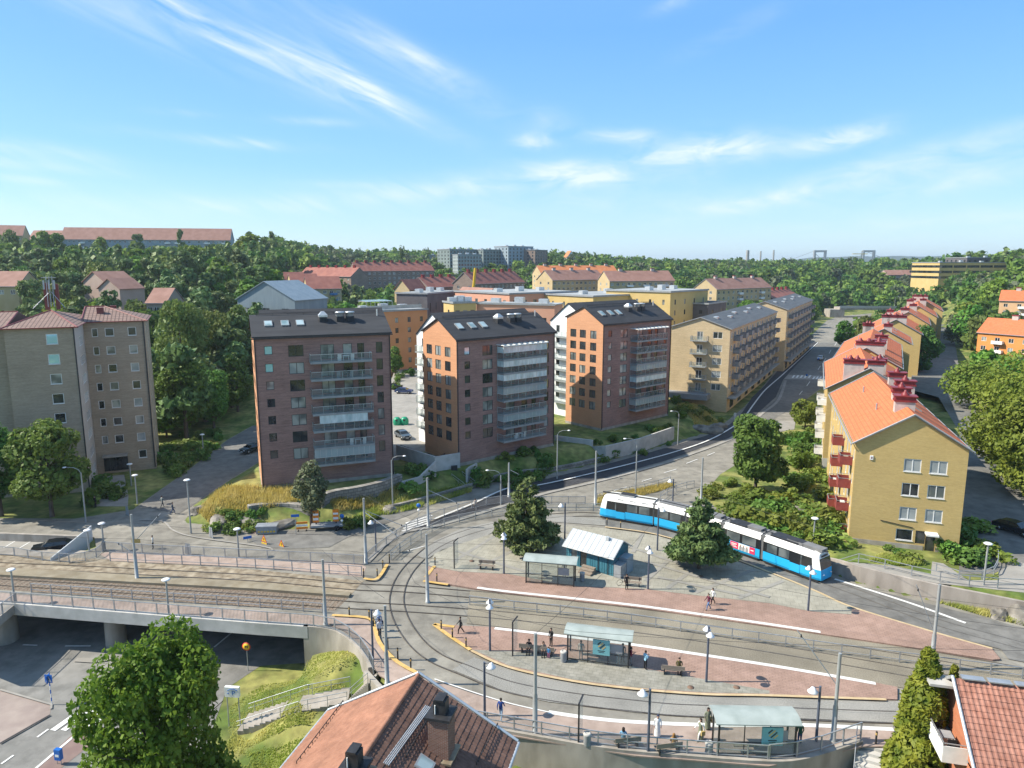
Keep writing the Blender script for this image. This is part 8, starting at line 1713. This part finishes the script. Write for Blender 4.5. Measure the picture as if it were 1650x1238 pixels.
# --- grass
def blades(name, poly, z, n, hmin, hmax, m, label, w=.05, seed=1):
    P_ = np.array([G(p[0], p[1], z) for p in poly]); rg = R_(seed); lo, hi = P_.min(0), P_.max(0); out = []; PL = [tuple(p) for p in P_]
    while len(out) < n:
        x, y = rg.uniform(lo[0], hi[0]), rg.uniform(lo[1], hi[1])
        if inpoly(x, y, PL) and noise.noise((x*.6, y*.6, seed)) > -.55+.4*rg.uniform(): out.append((x, y, terr(x, y)))
    B = np.array(out); a = rg.uniform(0, 2*PI, n); h = rg.uniform(hmin, hmax, n); d = np.stack([np.cos(a), np.sin(a), 0*a], 1); le = np.stack([rg.normal(.25, .22, n)*h, rg.normal(-.1, .2, n)*h, h], 1)
    o = ob(name, npmesh(name, np.stack([B-d*w, B+d*w, B+le+d*w*.15, B+le-d*w*.15], 1), [m])); return tag(o, label, 'grass', None, 'stuff')
blades('tall_grass', [(330, 1260), (350, 1190), (372, 1150), (400, 1165), (480, 1140), (512, 1150), (490, 1200), (450, 1260)], -3, 7000, .08, .26, blade, 'tall yellowish grass on the bank in front of the tiled house', .05, 1)
blades('tall_grass', [(368, 1110), (420, 1075), (500, 1066), (560, 1060), (592, 1078), (560, 1115), (490, 1125), (400, 1155), (366, 1150)], -3, 6000, .05, .16, blade, 'short green grass on the bank beside the underpass', .05, 2)
blades('dry_grass', [(312, 812), (350, 790), (423, 792), (480, 790), (500, 815), (430, 822), (340, 830)], 1.5, 7000, .3, .9, blade2, 'dry yellow grass on the terrace at the foot of the wine red block', .06, 3)
blades('dry_grass', [(520, 800), (600, 785), (645, 772), (640, 790), (600, 802), (540, 815)], 2, 4000, .25, .7, blade2, 'yellow grass above the old stone wall', .06, 4)
blades('dry_grass', [(962, 815), (962, 800), (1085, 778), (1086, 786), (1010, 806), (990, 818)], 0, 4500, .2, .6, blade2, 'dry grass verge behind the tram tail', .05, 5)
blades('dry_grass', [(1090, 660), (1130, 662), (1160, 680), (1120, 690)], .8, 2500, .3, .8, blade2, 'yellow grass at the gable of the straw brick block', .06, 6)
blades('dry_grass', [(1200, 790), (1260, 790), (1310, 810), (1290, 830), (1230, 820)], .6, 4000, .3, .9, blade2, 'dry grass on the slope behind the tram', .06, 7)
blades('tall_grass', [(1400, 905), (1420, 893), (1475, 905), (1490, 912), (1440, 912)], 1.5, 2500, .2, .5, blade, 'grass along the footpath below the ochre house', .05, 8)
blades('tall_grass', [(1515, 965), (1590, 985), (1660, 1000), (1660, 1012), (1580, 992), (1515, 973)], 0, 2500, .15, .5, blade, 'weeds along the foot of the stained retaining wall', .05, 9)
blades('tall_grass', [(553, 848), (621, 826), (680, 813), (760, 788), (760, 778), (690, 795), (630, 808), (560, 835)], .5, 6000, .2, .7, blade, 'weeds on the slope below the old stone wall', .06, 10)
# --- rocks
def rock(label, px, py, z, sx, sy, sz, seed):
    bm = bmesh_ico(3); rg = random.Random(seed); o3 = Vector((rg.uniform(0, 50), rg.uniform(0, 50), 0)); V = []
    for v in bm[0]: q = Vector(v); k = 1+.35*noise.noise(q*1.3+o3)+.12*noise.noise(q*4+o3); V.append((q.x*k*sx, q.y*k*sy, max(-.4, q.z*k*sz)))
    m = MB(); m.add(V, bm[1], 0, False); x, y = G(px, py, z); return tag(m.build('rock', stone, None, (x, y, max(z, terr(x, y))-.1), seed), label, 'rock')
def bmesh_ico(n):
    import bmesh
    b = bmesh.new(); bmesh.ops.create_icosphere(b, subdivisions=n, radius=1); v = [tuple(q.co) for q in b.verts]; f = [tuple(q.index for q in p.verts) for p in b.faces]; b.free(); return v, f
for t in (('grey boulder at the foot of the stained wall, left of the big tan one', 1608, 992, 0, 1.3, .9, .9, 1), ('big tan boulder at the right edge below the stained wall', 1646, 1000, 0, 1.8, 1.2, 1.4, 2), ('flat dark stone in the weeds below the stained wall', 1563, 982, 0, .8, .5, .35, 3), ('pale rock outcrop in the shrubs behind the tram', 1288, 822, .8, 2.2, 1.2, .8, 4), ('long rock ledge at the junction, left in the rock garden', 355, 838, .3, 3.0, 1.2, .7, 5), ('rock ledge in the middle of the rock garden', 400, 842, .3, 2.6, 1.1, .7, 6), ('rock at the foot of the small grey-green tree', 455, 846, .3, 2.2, 1.1, .7, 7), ('pale rock on the corner of the side street', 318, 826, .2, 1.6, 1.2, .9, 8), ('smooth rock slope beside the road at the straw brick block', 1140, 694, .4, 3.2, 1.6, 1.2, 9), ('second smooth rock beside the road, nearer the footpath', 1158, 687, .3, 2.2, 1.4, .9, 10), ('rock beside the kerb wall under the tall street lamp', 628, 822, .2, 1.4, .9, .7, 11)): rock(*t)
# ================================================================ air
hz = MB().box(-6100, 6700, -260, 9200, -75, 125); hm = bpy.data.materials.new('haze'); nt, N, L = nodes(hm); N.remove(N['Principled BSDF']); pv = N.new('ShaderNodeVolumePrincipled'); pv.inputs['Color'].default_value = (.78, .88, 1., 1); pv.inputs['Density'].default_value = .00011; pv.inputs['Anisotropy'].default_value = .3; L.new(pv.outputs[0], N['Material Output'].inputs['Volume']); MT['haze'] = hm
tag(hz.build('haze', hm), None, None, None, 'stuff')
# ================================================================ camera, sun, sky
cam = bpy.data.cameras.new('camera'); cam.sensor_width = 36; cam.lens = 36*F/1650; cam.clip_start = .5; cam.clip_end = 20000
co = ob('camera', cam, None, (0, 0, H)); co.rotation_euler = (PI/2-PT, 0, 0); SC.camera = co
EL = R(43); sdir = Vector((-math.cos(EL)*math.cos(R(2)), math.cos(EL)*math.sin(R(.5))*-1, math.sin(EL)))
sun = bpy.data.lights.new('sun', 'SUN'); sun.energy = 4.4; sun.angle = R(.53); sun.color = (1., .93, .80)
so = ob('sun', sun, None, (-200, 0, 200)); so.rotation_euler = (-sdir).to_track_quat('-Z', 'Y').to_euler()
w = bpy.data.worlds.new('World'); SC.world = w; w.use_nodes = True; nt = w.node_tree; N, L = nt.nodes, nt.links
bg = N['Background']; sky = N.new('ShaderNodeTexSky'); sky.sky_type = 'NISHITA'; sky.sun_disc = False
sky.sun_elevation = EL; sky.sun_rotation = math.atan2(sdir.x, sdir.y); sky.altitude = 0; sky.air_density = 1.; sky.dust_density = .3; sky.ozone_density = 2.2
def M1(op, a, b=None, c=None):
    n = N.new('ShaderNodeMath'); n.operation = op
    for i, v in enumerate((a, b, c)):
        if v is None: continue
        if isinstance(v, (int, float)): n.inputs[i].default_value = v
        else: L.new(v, n.inputs[i])
    return n.outputs[0]
tc = N.new('ShaderNodeTexCoord'); sp = N.new('ShaderNodeSeparateXYZ'); L.new(tc.outputs['Generated'], sp.inputs[0])
az = M1('ARCTAN2', sp.outputs[0], sp.outputs[1]); el = M1('ARCSINE', sp.outputs[2])
def adir(px, py):
    a, b, c = ray(px, py); return math.atan2(a, b), math.atan2(c, math.hypot(a, b))
# cirrus: soft elongated patches in azimuth/elevation, broken up by stretched noise
cl = [((420, 80), (200, 15), 21, 1.0), ((590, 140), (52, 9), 34, 1.1), ((680, 95), (60, 9), 20, .8), ((250, 40), (200, 26), 14, .5), ((560, 130), (90, 15), 24, 1.1), ((640, 90), (120, 18), 26, .95), ((470, 40), (170, 14), 20, .3), ((300, 22), (170, 9), 26, .6),
      ((390, 231), (70, 6), 2, .9), ((500, 196), (50, 5), 0, .55), ((290, 182), (32, 4), 0, .45), ((40, 240), (80, 9), 4, .75), ((50, 266), (80, 7), 3, .7), ((30, 289), (60, 5), 2, .6), ((190, 210), (40, 6), 2, .3),
      ((1150, 241), (80, 17), -3, 1.55), ((1080, 255), (50, 9), -4, 1.), ((935, 283), (72, 15), 3, 1.9), ((1355, 222), (46, 12), -8, 1.8), ((865, 228), (26, 9), 0, 1.5), ((1000, 218), (60, 10), 6, 1.1), ((890, 195), (30, 16), 20, .35),
      ((760, 300), (110, 16), -3, .85), ((620, 315), (110, 10), -3, .7), ((430, 332), (90, 9), 0, .6), ((560, 298), (60, 5), 0, .5), ((1480, 255), (230, 15), -12, .7), ((1600, 275), (140, 16), -10, .7), ((1270, 318), (120, 8), -9, .8), ((1110, 285), (40, 9), 0, .5), ((1180, 50), (60, 10), -20, .25), ((1090, 2), (30, 8), -15, .5), ((730, 357), (60, 3), 0, .4), ((1600, 355), (180, 14), -2, .6), ((200, 330), (220, 14), 0, .35), ((1000, 330), (300, 16), 0, .35)]
tot = None
for (px, py), (lx, ly), tilt, amp in cl:
    a0, e0 = adir(px, py); s = 1/1000.; ct, st_ = math.cos(R(tilt)), math.sin(R(tilt))
    da = M1('SUBTRACT', az, a0); de = M1('SUBTRACT', el, e0)
    u = M1('ADD', M1('MULTIPLY', da, ct), M1('MULTIPLY', de, -st_)); v = M1('ADD', M1('MULTIPLY', da, st_), M1('MULTIPLY', de, ct))
    d2 = M1('ADD', M1('POWER', M1('ABSOLUTE', M1('MULTIPLY', u, 1/(lx*s))), 2.), M1('POWER', M1('ABSOLUTE', M1('MULTIPLY', v, 1/(ly*s))), 2.))
    g = M1('MULTIPLY', M1('EXPONENT', M1('MULTIPLY', d2, -1.)), amp); tot = g if tot is None else M1('ADD', tot, g)
def fib(rot, sx, sy, scale, det, seed):
    cb = N.new('ShaderNodeCombineXYZ'); L.new(az, cb.inputs[0]); L.new(el, cb.inputs[1]); cb.inputs[2].default_value = seed
    mp = N.new('ShaderNodeMapping'); mp.inputs['Rotation'].default_value = (0, 0, R(rot)); L.new(cb.outputs[0], mp.inputs[0])
    m2 = N.new('ShaderNodeMapping'); m2.inputs['Scale'].default_value = (sx, sy, 1); L.new(mp.outputs[0], m2.inputs[0])
    nz = N.new('ShaderNodeTexNoise'); nz.inputs['Scale'].default_value = scale; nz.inputs['Detail'].default_value = det; nz.inputs['Roughness'].default_value = .6; nz.inputs['Distortion'].default_value = .6; L.new(m2.outputs[0], nz.inputs[0]); return nz.outputs[0]
n1 = fib(22, 3.2, 26, 1.6, 9, 1.3); n2 = fib(0, 6, 17, 2.3, 8, 5.1)
wl = N.new('ShaderNodeMapRange'); wl.inputs[1].default_value = -.16; wl.inputs[2].default_value = -.02; L.new(az, wl.inputs[0])
wr = N.new('ShaderNodeMix'); L.new(wl.outputs[0], wr.inputs[0]); L.new(n1, wr.inputs[2]); L.new(n2, wr.inputs[3])
mr = N.new('ShaderNodeMapRange'); mr.inputs[1].default_value = .30; mr.inputs[2].default_value = .72; L.new(wr.outputs[0], mr.inputs[0])
cov = M1('MULTIPLY', tot, M1('POWER', mr.outputs[0], 1.2)); cov = M1('MINIMUM', M1('MULTIPLY', cov, .72), .75)
CLOUD = 1.
hs = N.new('ShaderNodeHueSaturation'); hs.inputs['Saturation'].default_value = 1.12; hs.inputs['Value'].default_value = 1.; L.new(sky.outputs[0], hs.inputs['Color'])
er = N.new('ShaderNodeValToRGB'); em = N.new('ShaderNodeMapRange'); em.inputs[1].default_value = -.02; em.inputs[2].default_value = 1.; L.new(sp.outputs[2], em.inputs[0]); L.new(em.outputs[0], er.inputs[0])
for i, (p, c) in enumerate(((0., (.36, .49, .555)), (.06, (.26, .43, .575)), (.14, (.15, .345, .585)), (.30, (.095, .265, .56)), (.55, (.16, .30, .50)), (1., (.20, .29, .42)))):
    e = er.color_ramp.elements[i] if i < 2 else er.color_ramp.elements.new(p); e.position = p; e.color = (*[v*.9 for v in c], 1)
gs = N.new('ShaderNodeVectorMath'); gs.operation = 'SCALE'; gs.inputs['Scale'].default_value = 1/.142; L.new(er.outputs[0], gs.inputs[0])
sx_ = N.new('ShaderNodeMix'); sx_.data_type = 'RGBA'; sx_.inputs[0].default_value = .8; L.new(hs.outputs[0], sx_.inputs[6]); L.new(gs.outputs[0], sx_.inputs[7])
mx = N.new('ShaderNodeMix'); mx.data_type = 'RGBA'; L.new(cov, mx.inputs[0]); L.new(sx_.outputs[2], mx.inputs[6]); mx.inputs[7].default_value = (3.6, 3.9, 4.2, 1)
L.new(mx.outputs[2], bg.inputs[0]); bg.inputs[1].default_value = .15
vs = SC.view_settings; vs.view_transform = 'Standard'; vs.look = 'None'; vs.gamma = 1; vs.use_curve_mapping = False; vs.exposure = .92
SC.cycles.max_bounces = 6; SC.cycles.diffuse_bounces = 3; SC.cycles.transparent_max_bounces = 12; SC.cycles.caustics_reflective = False; SC.cycles.caustics_refractive = False
SC.cycles.use_denoising = True
